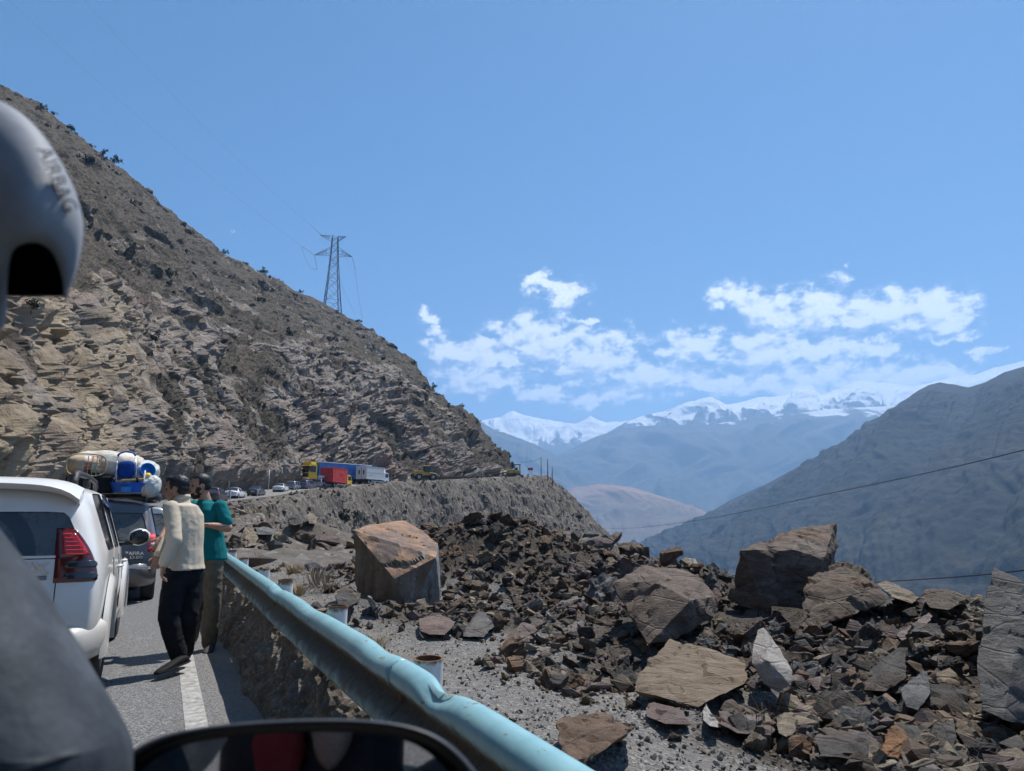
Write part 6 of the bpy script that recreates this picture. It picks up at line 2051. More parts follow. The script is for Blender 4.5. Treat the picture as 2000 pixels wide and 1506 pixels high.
def machines():
    yel = plain('machine_yellow', (.46, .30, .04), .5, vary=.35, scale=3); dk = plain('machine_dark', (.035, .033, .03), .7, vary=.4)
    g = 'earth movers clearing the slide'
    root = empty('wheel_loader'); tag(root, 'yellow wheel loader with a dark cab pushing rubble beyond the white truck', 'loader', g)
    bm = bmesh.new(); add_box(bm, (-3.1, -1.0, 1.0), (-.6, 1.0, 2.15), .15, seg=2); soften(obj('engine_cover', bm, yel, root, True), 35)
    bm = bmesh.new(); add_box(bm, (-3.45, -1.15, .65), (-2.7, 1.15, 1.45), .2, seg=2); soften(obj('counterweight', bm, dk, root, True), 35)
    bm = bmesh.new(); add_box(bm, (-.75, -.75, 1.2), (.75, .75, 1.9), .05); obj('cab_base', bm, yel, root)
    bm = bmesh.new(); add_box(bm, (-.65, -.68, 1.9), (.65, .68, 3.15), .08); obj('cab_window', bm, M_GLASS, root)
    bm = bmesh.new(); add_box(bm, (-.80, -.82, 3.15), (.80, .82, 3.32), .05); obj('cab_roof', bm, yel, root)
    for x in (-.68, .68):
        for y in (-.70, .70):
            bm = bmesh.new(); add_box(bm, (x - .06, y - .06, 1.9), (x + .06, y + .06, 3.16)); obj('cab_pillar', bm, dk, root)
    bm = bmesh.new(); add_box(bm, (-3.0, -.5, .6), (2.2, .5, 1.15), .05); obj('frame', bm, dk, root)
    for x in (-1.7, 1.35):
        for sd in (1, -1):
            t = truck_wheel(root, 0, 0, .78, .6, side=1); t.location = (x, sd * 1.05, .78); t.rotation_euler = (0, 0, R(90) * sd)
    for sd in (1, -1):
        bm = bmesh.new(); add_tube(bm, [(.7, sd*.45, 1.75), (2.0, sd*.5, 1.5), (3.0, sd*.5, .65)], .13, 8); obj('lift_arm', bm, yel, root)
    bm = bmesh.new(); add_prism(bm, [(2.9, .15), (4.0, .1), (4.05, .18), (3.15, .30), (3.0, .75), (3.35, 1.3), (3.2, 1.4), (2.75, .9)], 2.7, Matrix.Translation((0, -1.35, 0))); bmesh.ops.recalc_face_normals(bm, faces=bm.faces); obj('bucket', bm, dk, root)
    p, rz = road_point(158); q = P(833, 940, 158)
    root.location = (q.x, 158, p.z); root.rotation_euler = (0, 0, R(12))
    # bulldozer at the corner
    root = empty('bulldozer'); tag(root, 'rusty yellow bulldozer at the far corner of the road', 'bulldozer', g)
    bm = bmesh.new(); add_box(bm, (-1.2, -.75, .9), (1.4, .75, 1.95), .1, seg=2); obj('engine_cover', bm, yel, root)
    bm = bmesh.new(); add_box(bm, (.5, -.95, .9), (2.2, .95, 1.8), .1); obj('body', bm, yel, root)
    for sd in (1, -1):
        bm = bmesh.new()
        pts = [(-1.7, 0), (-1.45, -.42), (1.9, -.42), (2.3, 0), (1.9, .42), (-1.45, .42)]
        add_prism(bm, [(a, b + .5) for a, b in pts], .45, Matrix.Translation((0, sd*1.05 - .22, 0))); bmesh.ops.recalc_face_normals(bm, faces=bm.faces); obj('track', bm, dk, root)
    for x in (.75, 2.05):
        for y in (-.8, .8):
            bm = bmesh.new(); add_box(bm, (x - .06, y - .06, 1.8), (x + .06, y + .06, 3.2)); obj('cab_pillar', bm, dk, root)
    bm = bmesh.new(); add_box(bm, (.6, -.95, 3.2), (2.25, .95, 3.34), .04); obj('cab_roof', bm, dk, root)
    bm = bmesh.new(); add_box(bm, (.95, -.35, 1.8), (1.5, .35, 2.5), .08); obj('seat', bm, dk, root)
    bm = bmesh.new(); add_prism(bm, [(-2.6, .1), (-2.45, .1), (-2.30, .6), (-2.45, 1.25), (-2.6, 1.25), (-2.47, .6)], 3.4, Matrix.Translation((0, -1.7, 0))); bmesh.ops.recalc_face_normals(bm, faces=bm.faces); obj('blade', bm, plain('blade_steel', (.10, .11, .15), .4, .6), root)
    for sd in (1, -1):
        bm = bmesh.new(); add_tube(bm, [(-2.4, sd*1.4, .5), (.6, sd*1.4, .55)], .1, 6); obj('push_arm', bm, dk, root)
    p, rz = road_point(188); q = P(1000, 930, 188)
    root.location = (q.x, 188, p.z); root.rotation_euler = (0, 0, R(8))
machines()

def roadside():
    # warning board, poles, marker posts
    wood = plain('pole_wood', (.085, .07, .06), .9, vary=.3)
    root = empty('road_sign'); tag(root, 'red board on two posts at the far corner beside the poles', 'sign')
    for x in (-.35, .35):
        bm = bmesh.new(); add_tube(bm, [(x, 0, -.6), (x, 0, 2.2)], .05, 6); obj('post', bm, wood, root)
    bm = bmesh.new(); add_box(bm, (-.75, -.03, 1.65), (.75, .03, 2.4), .02); obj('board', bm, plain('sign_red', (.40, .07, .06), .6), root)
    z = ground_height(np.array([P(1036, 933, 200).x]), np.array([200.0]))[0]
    root.location = (P(1036, 933, 200).x, 200, float(z))
    g = 'poles at the far corner'
    for (px, y0, y1, Y, r, lab) in ((1057, 893, 930, 199, .10, 'left pole of the pair at the far corner, with a wire'), (1070, 896, 936, 197, .14, 'thicker right pole of the pair at the far corner'), (1079, 912, 936, 196, .10, 'short broken pole at the far corner')):
        x = P(px, y1, Y).x; zb = float(ground_height(np.array([x]), np.array([float(Y)]))[0]); zt = P(px, y0, Y).z
        bm = bmesh.new(); add_tube(bm, [(x, Y, zb - 1), (x, Y, zt)], [r * 1.2, r * .8], 8)
        o = obj('utility_pole', bm, wood, None, True); tag(o, lab, 'pole', g)
        if px == 1079:
            bm = bmesh.new(); add_tube(bm, [(x - 1.1, Y - .2, zb - .2), (x + .05, Y, zt - 1.0)], .06, 6); obj('brace', bm, wood, o)
        if px == 1057:
            b2 = bmesh.new(); zt2 = zt - .2
            add_tube(b2, [(x + (P(1016, 902, 210).x - x) * t, Y + 11 * t, zt2 + (P(1016, 902, 210).z - zt2) * t - 1.2 * 4 * t * (1 - t) * .4) for t in np.linspace(0, 1, 10)], .035, 4)
            tag(obj('overhead_wire', b2, M_BLACK), 'thin wire running left from the poles at the far corner', 'wire')
    gm = plain('marker_grey', (.30, .30, .29), .7)
    g = 'marker posts along the far road edge'
    for (px, Y, h, r, lab, m) in ((449, 84, 1.15, .11, 'stout grey marker post beside the white saloon last in the queue', gm), (502.5, 97, .9, .10, 'grey marker post beside the navy saloon', gm), (515, 103, .7, .09, 'low grey marker post just past the navy saloon', gm), (561, 116, .8, .09, 'grey marker post in front of the blue silver estate car', gm), (574, 118, .8, .09, 'grey marker post between the two estate cars', gm)):
        q = P(px, 970, Y); z = float(ground_height(np.array([q.x]), np.array([float(Y)]))[0]); p, _ = road_point(Y)
        bm = bmesh.new(); add_tube(bm, [(0, 0, -.5), (0, 0, h - .06), (0, 0, h)], [r, r, r * .6], 8)
        o = obj('marker_post', bm, m, None, True, loc=(q.x, Y, max(z, p.z - .3))); soften(o, 40); tag(o, lab, 'post', g)
    for (px, Y, h, lab) in ((447, 104, 3.2, 'thin white pole against the cliff above the white saloon'), (524.5, 118, 3.4, 'thin white pole against the cliff left of the second white saloon')):
        p, rz = road_point(Y, -4.2); q = P(px, 950, Y)
        bm = bmesh.new(); add_tube(bm, [(0, 0, -.3), (0, 0, h)], .05, 6)
        o = obj('snow_pole', bm, plain('pole_white', (.7, .7, .68), .5), None, True, loc=(q.x, Y, p.z)); tag(o, lab, 'pole', 'snow poles along the cliff')
roadside()

# ------------------------------------------------------------------ pylon and wires
def pylon():
    m = plain('galvanised_lattice', (.10, .11, .125), .55, .3, vary=.2)
    ins = plain('glass_insulator', (.50, .55, .56), .2)
    Y = 428.0
    root = empty('pylon'); tag(root, 'tall lattice power pylon standing on the ridge above the road', 'pylon')
    cx = P(645, 650, Y).x
    base = P(645, 668, Y); root.location = base
    def zz(py): return P(645, py, Y).z - base.z
    k = Y / FPX * 1.0
    ang = R(24)
    lv = [(668, 27), (640, 24.5), (612, 21), (588, 18), (566, 15.5), (546, 13.3), (528, 11.6), (512, 10.2), (498, 9.2), (484, 8.2), (471, 7.4), (462, 6.8)]
    lv = [(zz(py), w * k * 1.12) for py, w in lv]
    def corner(i, q):
        z, w = lv[i]; a = ang + math.pi / 4 + q * math.pi / 2
        return Vector((w * math.cos(a), w * math.sin(a), z))
    for q in range(4):
        bm = bmesh.new(); add_tube(bm, [corner(i, q) for i in range(len(lv))], [.30] * 5 + [.22] * (len(lv) - 5), 4); obj('leg', bm, m, root)
    bm = bmesh.new()
    for i in range(len(lv) - 1):
        for q in range(4):
            a, b = corner(i, q), corner(i, (q+1) % 4); c, d = corner(i+1, q), corner(i+1, (q+1) % 4)
            add_tube(bm, [a, d], .11, 3, cap=False); add_tube(bm, [b, c], .11, 3, cap=False)
            if i % 2 == 1: add_tube(bm, [a, b], .11, 3, cap=False)
    o = obj('bracing', bm, m, root); tag(o, kind='stuff')
    def arm(i0, i1, lx, rx, zt):
        bm = bmesh.new()
        ax = Vector((math.cos(R(8)), math.sin(R(8)), 0)); tips = []
        for L in (lx, rx):
            tip = ax * (L * k) + Vector((0, 0, zt)); tips.append(tip)
            dirn = 1 if L > 0 else -1
            qs = sorted(range(4), key=lambda q: -corner(i0, q).dot(ax) * dirn)[:2]
            for q in qs:
                for i in (i0, i1): add_tube(bm, [corner(i, q), tip], .14, 3, cap=False)
                for t in (.3, .55, .8):
                    add_tube(bm, [corner(i0, q).lerp(tip, t), corner(i1, q).lerp(tip, t)], .09, 3, cap=False)
                    add_tube(bm, [corner(i1, q).lerp(tip, t), corner(i0, q).lerp(tip, min(1, t + .25))], .08, 3, cap=False)
        o = obj('crossarm', bm, m, root); return tips
    t1 = arm(8, 9, -40, 36, zz(500)); t2 = arm(10, 11, -30, 22, zz(461))
    # one top line along the upper arm
    wires = []
    def string(a, b):
        bm = bmesh.new(); add_tube(bm, [a, b], .16, 6); obj('insulator', bm, ins, root)
    strs = [(t1[0], t1[0] + Vector((-5.5, -9, 2.6))), (t2[0] + Vector((4, 0, -3)), t2[0] + Vector((-1, -9, .5))), (t1[1], t1[1] + Vector((1.2, 2.5, -5.5))), (t1[0], t1[0] + Vector((1.5, 3, -8))), (t2[1] + Vector((-9, 0, -12)), t2[1] + Vector((-14, -5, -9.5)))]
    for a, b in strs: string(a, b)
    W = M_STEEL
    def wire(a, b, sag, label, r=.055):
        bm = bmesh.new()
        add_tube(bm, [a.lerp(b, t) - Vector((0, 0, sag * 4 * t * (1 - t))) for t in np.linspace(0, 1, 24)], r, 4)
        tag(obj('power_line', bm, M_BLACK), label, 'power line', 'power lines of the ridge pylon')
    wire(base + strs[0][1], P(-250, -260, 260), 8, 'lower power line running from the pylon lower arm to the upper left', .032)
    wire(base + strs[1][1], P(-60, -260, 270), 8, 'upper power line running from the pylon top arm to the upper left', .032)
    wire(base + strs[2][1], P(708, 622, 470), 2, 'power line dropping from the right arm of the pylon behind the ridge', .05)
    wire(base + strs[4][0], P(694, 615, 470), 2, 'inner power line dropping behind the ridge right of the pylon', .05)
    # jumper loop under the left arm
    bm = bmesh.new(); a, b = base + strs[0][1], base + strs[3][1]
    add_tube(bm, [a.lerp(b, t) - Vector((0, 0, 9 * 4 * t * (1 - t) * .6)) for t in np.linspace(0, 1, 12)], .07, 4)
    o = obj('jumper_cable', bm, M_BLACK, root); o.matrix_parent_inverse = Matrix.Translation(-base)
pylon()
def cables():
    def cable(pts, r, label):
        C3 = catmull(np.array([P(*p) for p in pts]), 1.2)
        bm = bmesh.new(); add_tube(bm, [Vector(c) for c in C3], r, 6)
        tag(obj('cable', bm, M_BLACK, None, True), label, 'cable', 'slack cables over the valley side')
    cable([(2250, 812, 15), (2000, 879, 19), (1800, 926, 26), (1600, 968, 36), (1400, 1010, 54), (1290, 1026, 74), (1215, 1032, 100), (1130, 1030, 135)], .016, 'black cable sagging across the valley in front of the dark hillside')
    cable([(2250, 1085, 11), (2000, 1114, 13), (1880, 1126, 15), (1760, 1134, 18), (1650, 1140, 22)], .014, 'lower black cable just above the right rubble crest')
cables()

# ------------------------------------------------------------------ shrubs and dry grass
def leaf_mat(name, lo, hi):
    m = Mat(name, .9, spec=.1); m.color(m.ramp(m.noise(3, 4), [(.3, lo), (.7, hi)])); return m.m
M_JUN = leaf_mat('juniper_leaf', (.022, .026, .016), (.052, .056, .034)); M_DRYB = leaf_mat('bare_twig', (.10, .085, .068), (.19, .162, .13)); M_GRASS = leaf_mat('dry_grass_blade', (.26, .20, .12), (.44, .36, .24)); M_PALE = leaf_mat('pale_twig', (.20, .175, .14), (.34, .30, .25)); M_TWIG = plain('twig_bark', (.07, .055, .042), .9)
def crown_mesh(seed, n, flat=.8, leaf=.12, tall=1.0):
    rng = np.random.default_rng(seed)
    cl = rng.normal(0, .34, (9, 3)) * np.array([1, 1, .6 * tall]) + np.array([0, 0, .52 * tall])
    V, F = [], []
    for i in range(n):
        c = cl[rng.integers(0, 9)] + rng.normal(0, .15, 3)
        c[2] = max(c[2], .02)
        a = rng.normal(0, 1, 3); a /= np.linalg.norm(a); b = np.cross(a, rng.normal(0, 1, 3)); b /= np.linalg.norm(b) + 1e-6
        s = leaf * (.5 + rng.random())
        k = len(V); V += [c - a * s, c + b * s * .7, c + a * s, c - b * s * .7]; F.append([k, k+1, k+2, k+3])
    return np_mesh('crown', np.array(V), np.array(F))
CR = [crown_mesh(i, 300, tall=1 + .4 * (i % 2)) for i in range(4)]
for m_ in CR: m_.materials.append(M_JUN)
CD = [m_.copy() for m_ in CR]
for m_ in CD: m_.materials.clear(); m_.materials.append(M_DRYB)
bmx = bmesh.new()
add_tube(bmx, [(0, 0, -.3), (.03, 0, .2), (.0, .03, .55)], [.06, .045, .02], 5)
add_tube(bmx, [(.03, 0, .2), (.2, .05, .5)], [.03, .012], 4); add_tube(bmx, [(.03, 0, .25), (-.16, -.1, .55)], [.03, .012], 4)
TRK = bm_mesh('stem', bmx); TRK.materials.append(M_TWIG)
def shrub(loc, s, dry, label, group, rr):
    root = empty('shrub', loc, rr.uniform(0, 6.28)); root.scale = (s, s, s * rr.uniform(.8, 1.15))
    tag(root, label, 'shrub', group)
    c = bpy.data.objects.new('crown', (CD if dry else CR)[rr.randrange(4)]); C.objects.link(c); c.parent = root
    t = bpy.data.objects.new('stem', TRK); C.objects.link(t); t.parent = root
def shrubs():
    rr = random.Random(21)
    G = CLIFF_GRID['G']; u = CLIFF_GRID['u']; v = CLIFF_GRID['v']
    # where each mountain point lies in the photograph: used once, to choose slope spots the photo shows shrubs on
    c_, s_ = math.cos(PITCH), math.sin(PITCH)
    Xc = G[..., 0]; Yc = G[..., 1]; Zc = G[..., 2] - CAMZ
    fw = Yc * c_ + Zc * s_; upv = -Yc * s_ + Zc * c_
    PX = 1000 + FPX * Xc / np.maximum(fw, 1); PY = 753 - FPX * upv / np.maximum(fw, 1)
    def spot(px, py):
        d = (PX - px) ** 2 + (PY - py) ** 2
        i, j = np.unravel_index(np.argmin(d), d.shape)
        return Vector(G[i, j]), float(G[i, j, 1])
    named = [(176, 322, 34, 'big dark juniper clump high on the mountainside left of the skyline'), (517, 529, 18, 'round dark shrub standing on the skyline left of the pylon'), (505, 590, 18, 'dark shrub below the skyline shrub left of the pylon'),
             (300, 668, 30, 'tall dark juniper in the gully above the cliff'), (165, 692, 34, 'green shrub on the lip of the pale cliff at far left'), (60, 605, 30, 'green shrub at the cliff top under the grey handle'), (228, 312, 22, 'skyline shrub left of the rocky knoll'), (255, 405, 30, 'broad dark shrub below the rocky knoll'),
             (205, 295, 16, 'small skyline shrub above the big juniper clump'), (140, 247, 20, 'dark shrub on the upper skyline near the grey handle'), (80, 215, 16, 'highest skyline shrub at far left'), (590, 560, 9, 'small shrub on the skyline just left of the pylon'), (700, 625, 14, 'bushy skyline shrub right of the pylon'), (450, 625, 20, 'shrub in the middle of the slope left of the pylon'),
             (405, 560, 16, 'shrub on the slope below the skyline notch'), (330, 540, 22, 'wide shrub on the open slope right of the grey handle'), (565, 655, 18, 'shrub above the right hand cliff'), (865, 745, 12, 'shrub on the lower skyline above the white truck')]
    for (px, py, size, lab) in named:
        p, Y = spot(px, py); s = size / FPX * Y * .58
        shrub(p - Vector((0, 0, s * .1)), s, False, lab, 'junipers on the mountainside', rr)
    n = 0; seen = []; todo = []
    for t in range(6000):
        if n >= 190: break
        i = rr.randrange(G.shape[0]); j = rr.randrange(int(G.shape[1] * .12), G.shape[1])
        px, py = PX[i, j], PY[i, j]
        if not (0 < px < 1010 and 180 < py < 900): continue
        if any((px - a) ** 2 + (py - b) ** 2 < 20 ** 2 for a, b in seen): continue
        seen.append((px, py))
        p = Vector(G[i, j]); s = rr.uniform(6, 14) / FPX * p.y * .62
        dry = rr.random() < .35
        marks = [(176, 322, 'the big dark juniper clump'), (225, 350, 'the rocky knoll'), (505, 590, 'the skyline shrub by the pylon'), (645, 640, 'the pylon'), (300, 668, 'the tall juniper in the gully'), (165, 692, 'the pale cliff lip'), (640, 905, 'the red truck'), (728, 905, 'the white truck'), (835, 905, 'the wheel loader'), (865, 745, 'the lower skyline shrub'), (450, 955, 'the white saloons'), (380, 600, 'the open middle slope'), (730, 720, 'the pale right hand cliff'), (960, 850, 'the far corner'), (130, 480, 'the grey handle'), (560, 760, 'the dark cleft in the cliff')]
        mx, my, w = min(marks, key=lambda t: (t[0] - px) ** 2 + (t[1] - py) ** 2)
        rel = ('above' if py < my else 'below') if abs(py - my) > abs(px - mx) else ('left of' if px < mx else 'right of')
        far_ = 'just' if math.hypot(px - mx, py - my) < 60 else 'well'
        sz = 'tiny' if s * FPX / p.y < 4.2 else 'small'
        todo.append((px, p - Vector((0, 0, s * .1)), s, dry, f'{sz} {"grey leafless" if dry else "dark green"} shrub {far_} {rel} {w}')); n += 1
    by = {}
    for t in todo: by.setdefault(t[4], []).append(t)
    for lab, ts in by.items():
        ts.sort(key=lambda t: t[0])
        for i, (px, loc, s, dry, lab) in enumerate(ts):
            w = '' if len(ts) == 1 else (', leftmost' if i == 0 else (', rightmost' if i == len(ts) - 1 else f', {["second", "third", "fourth", "fifth", "sixth", "seventh", "eighth"][min(i, 7) - 1]} from left'))
            shrub(loc, s, dry, lab + w, 'small shrubs dotted over the mountainside', rr)
    # bank of the bay
    def on_ground(px, Y, s, dry, lab):
        x = P(px, 1000, Y).x
        z = float(ground_height(np.array([x]), np.array([float(Y)]))[0])
        shrub((x, Y, z - .05 * s), s, dry, lab, 'shrubs on the bank below the far road', rr)
    for (px, Y, s, dry, lab) in ((668, 110, 1.9, False, 'round dark green shrub on the bank below the red truck'), (688, 96, 2.0, True, 'grey leafless shrub on the bank below the white truck'), (720, 98, 1.5, False, 'green shrub behind the huge squared boulder'), (745, 100, 1.6, True, 'leafless shrub behind the huge squared boulder'), (985, 120, 1.5, False, 'small green shrub behind the left rubble crest'), (1190, 178, 1.7, True, 'leafless shrub high on the right edge of the bank'), (1215, 150, 2.2, True, 'big leafless bush on the right edge of the bank'), (1238, 120, 2.2, True, 'lower leafless bush on the right edge of the bank'), (1262, 70, 1.4, True, 'brown leafless bush where the bank meets the rubble'), (1130, 190, 1.4, False, 'dark shrub on the crest right of the poles'), (1160, 186, 1.2, False, 'dark shrub lower on the crest right of the poles')):
        on_ground(px, Y, s, dry, lab)
shrubs()
def tufts():
    rr = random.Random(9)
    def tuft(px, Y, h, n, mat, lab, spread=.5, name='grass_tuft'):
        x = P(px, 1100, Y).x; z = float(ground_height(np.array([x]), np.array([float(Y)]))[0])
        bm = bmesh.new()
        for i in range(n):
            a = rr.uniform(0, 6.28); l = h * rr.uniform(.5, 1); r0 = rr.uniform(0, .16 * h / .3) * spread
            d = Vector((math.cos(a), math.sin(a), 0)); b = Vector((d.x * r0, d.y * r0, -.02)); t = b + d * l * rr.uniform(.2, .8) * spread * 1.3 + Vector((0, 0, l))
            mid = b.lerp(t, .5) + Vector((0, 0, l * .12)); w = Vector((-d.y, d.x, 0)) * .003 * (Y / 6)
            v = [bm.verts.new(q) for q in (b - w, b + w, mid + w * .8, mid - w * .8, t)]
            bm.faces.new(v[:4]); bm.faces.new((v[3], v[2], v[4]))
        o = obj(name, bm, mat, None, False, loc=(x, Y, z)); tag(o, lab, 'grass tuft' if name == 'grass_tuft' else 'shrub', 'dry plants on the verge')
    tuft(577, 17.5, .36, 300, M_GRASS, 'round tan tumbleweed on the gravel behind the rail', .8, 'dry_bush')
    tuft(622, 14.5, .42, 130, M_PALE, 'pale leafless bush left of the huge squared boulder', 1.1, 'dry_bush')
    tuft(640, 13.8, .30, 90, M_PALE, 'low leafless bush beside the pale leafless bush', 1.3, 'dry_bush')
    tuft(595, 30, .6, 160, M_GRASS, 'dry grass tuft under the light tan rounded rock', .8)
    tuft(585, 13.4, .25, 120, M_GRASS, 'yellow green grass tuft on the gravel near the white posts', 1.0)
    tuft(765, 7.4, .20, 160, M_GRASS, 'low dry grass tuft on the gravel below the huge squared boulder', 1.4)
    tuft(735, 8.2, .22, 120, M_GRASS, 'dry grass tuft left of the low tuft below the huge squared boulder', 1.2)
    tuft(665, 9.4, .4, 40, M_DRYB, 'thin dry stalks by the dark flat stone', .5)
    tuft(1460, 5.15, .34, 16, M_DRYB, 'thin dry stalks before the smooth pale stone', .6)
    tuft(1485, 5.6, .4, 10, M_DRYB, 'curled dry stalk beside the smooth pale stone', .5)
    tuft(500, 60, 1.0, 160, M_GRASS, 'dry grass clump on the bank under the navy saloon', 1.0)
    tuft(515, 66, 1.1, 160, M_GRASS, 'second dry grass clump on the bank under the navy saloon', 1.0)
tufts()
# ------------------------------------------------------------------ people
def remeshed(name, bm, voxel, mat, parent, smooth=4, disp=None):
    o = obj(name, bm, mat, parent)
    md = o.modifiers.new('r', 'REMESH'); md.mode = 'VOXEL'; md.voxel_size = voxel; md.use_smooth_shade = True
    sm = o.modifiers.new('s', 'SMOOTH'); sm.factor = .5; sm.iterations = smooth
    apply_mods(o)
    if disp is not None:
        me = o.data; n = len(me.vertices)
        V = np.empty(n * 3, np.float32); me.vertices.foreach_get('co', V); V = V.reshape(-1, 3)
        N_ = np.empty(n * 3, np.float32); me.vertices.foreach_get('normal', N_); N_ = N_.reshape(-1, 3)
        V = V + N_ * disp(V)[:, None]
        me.vertices.foreach_set('co', V.astype(np.float32).ravel()); me.update()
    o.data.polygons.foreach_set('use_smooth', [True] * len(o.data.polygons))
    if len(o.data.materials) == 0: o.data.materials.append(mat)
    return o
def loft(bm, rings, seg=20, power=2.3):
    """rings: (centre, lateral half vector, front half vector)"""
    prev = None; first = None
    for c, a, b in rings:
        c, a, b = Vector(c), Vector(a), Vector(b)
        rg = []
        for k in range(seg):
            t = 2 * math.pi * k / seg
            x, y = math.cos(t), math.sin(t); e = 2 / power
            x = math.copysign(abs(x) ** e, x); y = math.copysign(abs(y) ** e, y)
            rg.append(bm.verts.new(c + a * x + b * y))
        if prev:
            for k in range(seg): bm.faces.new((prev[k], prev[(k+1) % seg], rg[(k+1) % seg], rg[k]))
        else: first = rg
        prev = rg
    bm.faces.new(list(reversed(first))); bm.faces.new(prev)
def limb(bm, pts, radii, seg=14):
    """smooth tapered limb through joints with rounded ends"""
    P_, R_ = [], []
    for i in range(len(pts) - 1):
        for t in np.linspace(0, 1, 6, endpoint=False):
            P_.append(Vector(pts[i]).lerp(Vector(pts[i+1]), t)); R_.append(radii[i] + (radii[i+1] - radii[i]) * t)
    P_.append(Vector(pts[-1])); R_.append(radii[-1])
    add_tube(bm, P_, R_, seg)
    for p, r in ((P_[0], R_[0]), (P_[-1], R_[-1])): add_ball(bm, p, r, sub=2)
    for p, r in list(zip(pts, radii))[1:-1]: add_ball(bm, p, r * 1.0, sub=2)
def basis(f):
    f = Vector((f[0], f[1], 0)).normalized(); return f, Vector((-f.y, f.x, 0))     # front, own left
def head(bm, c, look, tilt=0.0, s=1.0):
    f = Vector(look).normalized(); l = Vector((0, 0, 1)).cross(f).normalized(); u = f.cross(l)
    M3 = Matrix((f, l, u)).transposed()
    def at(x, y, z): return Vector(c) + M3 @ Vector((x * s, y * s, z * s))
    M4 = M3.to_4x4()
    add_ball(bm, at(-.012, 0, .03), (.100*s, .078*s, .098*s), M4, 3)
    add_ball(bm, at(.028, 0, -.035), (.066*s, .060*s, .080*s), M4, 3)      # face
    add_ball(bm, at(.050, 0, -.095), (.036*s, .036*s, .030*s), M4, 2)      # chin
    for sd in (1, -1):
        limb(bm, [at(.060, .035*sd, -.088), at(-.005, .062*sd, -.055)], [.016*s, .02*s], 8)    # jaw
        add_ball(bm, at(-.008, .079*sd, -.008), (.022*s, .010*s, .034*s), M4, 2)   # ear
        add_ball(bm, at(.076, .034*sd, -.030), (.022*s, .022*s, .02*s), M4, 2)     # cheek
        limb(bm, [at(.088, .016*sd, .030), at(.076, .046*sd, .028)], [.011*s, .010*s], 8)    # brow
    limb(bm, [at(.092, 0, .022), at(.112, 0, -.018), at(.118, 0, -.030)], [.011*s, .012*s, .015*s], 8)   # nose
    add_ball(bm, at(.108, 0, -.034), (.014*s, .020*s, .010*s), M4, 2)
    limb(bm, [at(.090, -.020, -.062), at(.100, 0, -.060), at(.090, .020, -.062)], [.007*s, .009*s, .007*s], 8)
    limb(bm, [at(.088, -.018, -.074), at(.097, 0, -.074), at(.088, .018, -.074)], [.007*s, .009*s, .007*s], 8)
    return at, M4
def hand(bm, wrist, d, palm, thumb, curl=.35, L=.185, spread=.16):
    """palm with five separate fingers; d: pointing direction, palm: the way the palm faces, thumb: side of the thumb"""
    d = Vector(d).normalized(); t = Vector(thumb); t = (t - d * t.dot(d)).normalized(); n = Vector(palm); n = (n - d * n.dot(d) - t * n.dot(t)).normalized()
    w = Vector(wrist)
    Mx = Matrix((d, t, n)).transposed().to_4x4()
    add_ball(bm, w + d * .052, (.056, .042, .017), Mx, 3)
    add_ball(bm, w + d * .030 + t * .022 + n * .006, (.034, .020, .018), Mx, 2)
    limb(bm, [w - d * .02, w + d * .03], [.026, .026], 10)
    for k, (o_, ln) in enumerate(((.031, .072), (.0105, .080), (-.0105, .074), (-.031, .060))):
        a = spread * (o_ / .031)
        dd = (d + t * a).normalized()
        p0 = w + d * .088 + t * o_
        c1, c2 = curl * (1 + .15 * k), curl * 1.9 * (1 + .12 * k)
        p1 = p0 + (dd * math.cos(c1) + n * math.sin(c1)) * ln * .46
        p2 = p1 + (dd * math.cos(c2) + n * math.sin(c2)) * ln * .32
        p3 = p2 + (dd * math.cos(c2 * 1.3) + n * math.sin(c2 * 1.3)) * ln * .24
        limb(bm, [p0 - dd * .02, p0, p1, p2, p3], [.0098, .0098, .009, .0082, .007], 8)
    q0 = w + d * .022 + t * .030
    q1 = q0 + (d * .55 + t * .65 + n * .3).normalized() * .040
    q2 = q1 + (d * .85 + t * .30 + n * .35).normalized() * .030
    limb(bm, [q0 - t * .012, q0, q1, q2], [.012, .0125, .0108, .0085], 8)

def skin_mat(name, c):
    m = Mat(name, .55, spec=.35)
    n = m.noise(18, 5)
    m.color(m.ramp(n, [(.3, tuple(x * .85 for x in c)), (.7, tuple(x * 1.12 for x in c))]))
    m.b.inputs['Subsurface Weight'].default_value = .08
    m.b.inputs['Subsurface Radius'].default_value = (.01, .004, .002)
    m.bump(m.noise(220, 2), .15, .002)
    return m.m
def shoe(name, heel, toe, mat, parent, w=.048, h=.075):
    bm = bmesh.new()
    heel, toe = Vector(heel), Vector(toe); d = (toe - heel); L = d.length; d.normalize(); l = Vector((0, 0, 1)).cross(d).normalized(); u = d.cross(l)
    rings = []
    for t, ww, hh, zz in ((0, .62, .62, .40), (.06, .80, .95, .5), (.22, .86, 1.15, .60), (.42, .90, .95, .50), (.62, 1.05, .72, .38), (.82, 1.0, .52, .28), (.95, .74, .40, .22), (1.0, .35, .25, .16)):
        c = heel + d * (L * t) + u * (h * zz * .92)
        rings.append((c, l * (w * ww), u * (h * .5 * hh)))
    loft(bm, rings, 16, 2.6)
    o = obj(name, bm, mat, parent, True); s = o.modifiers.new('s', 'SUBSURF'); s.levels = 1; s.render_levels = 1
    bm = bmesh.new()
    rings = []
    for t, ww in ((-.01, .66), (.06, .88), (.25, .92), (.42, .94), (.62, 1.1), (.82, 1.06), (.96, .8), (1.01, .4)):
        rings.append((heel + d * (L * t) + u * .010, l * (w * ww), u * .011))
    loft(bm, rings, 14, 3)
    obj('sole', bm, mat, o, True)
    return o
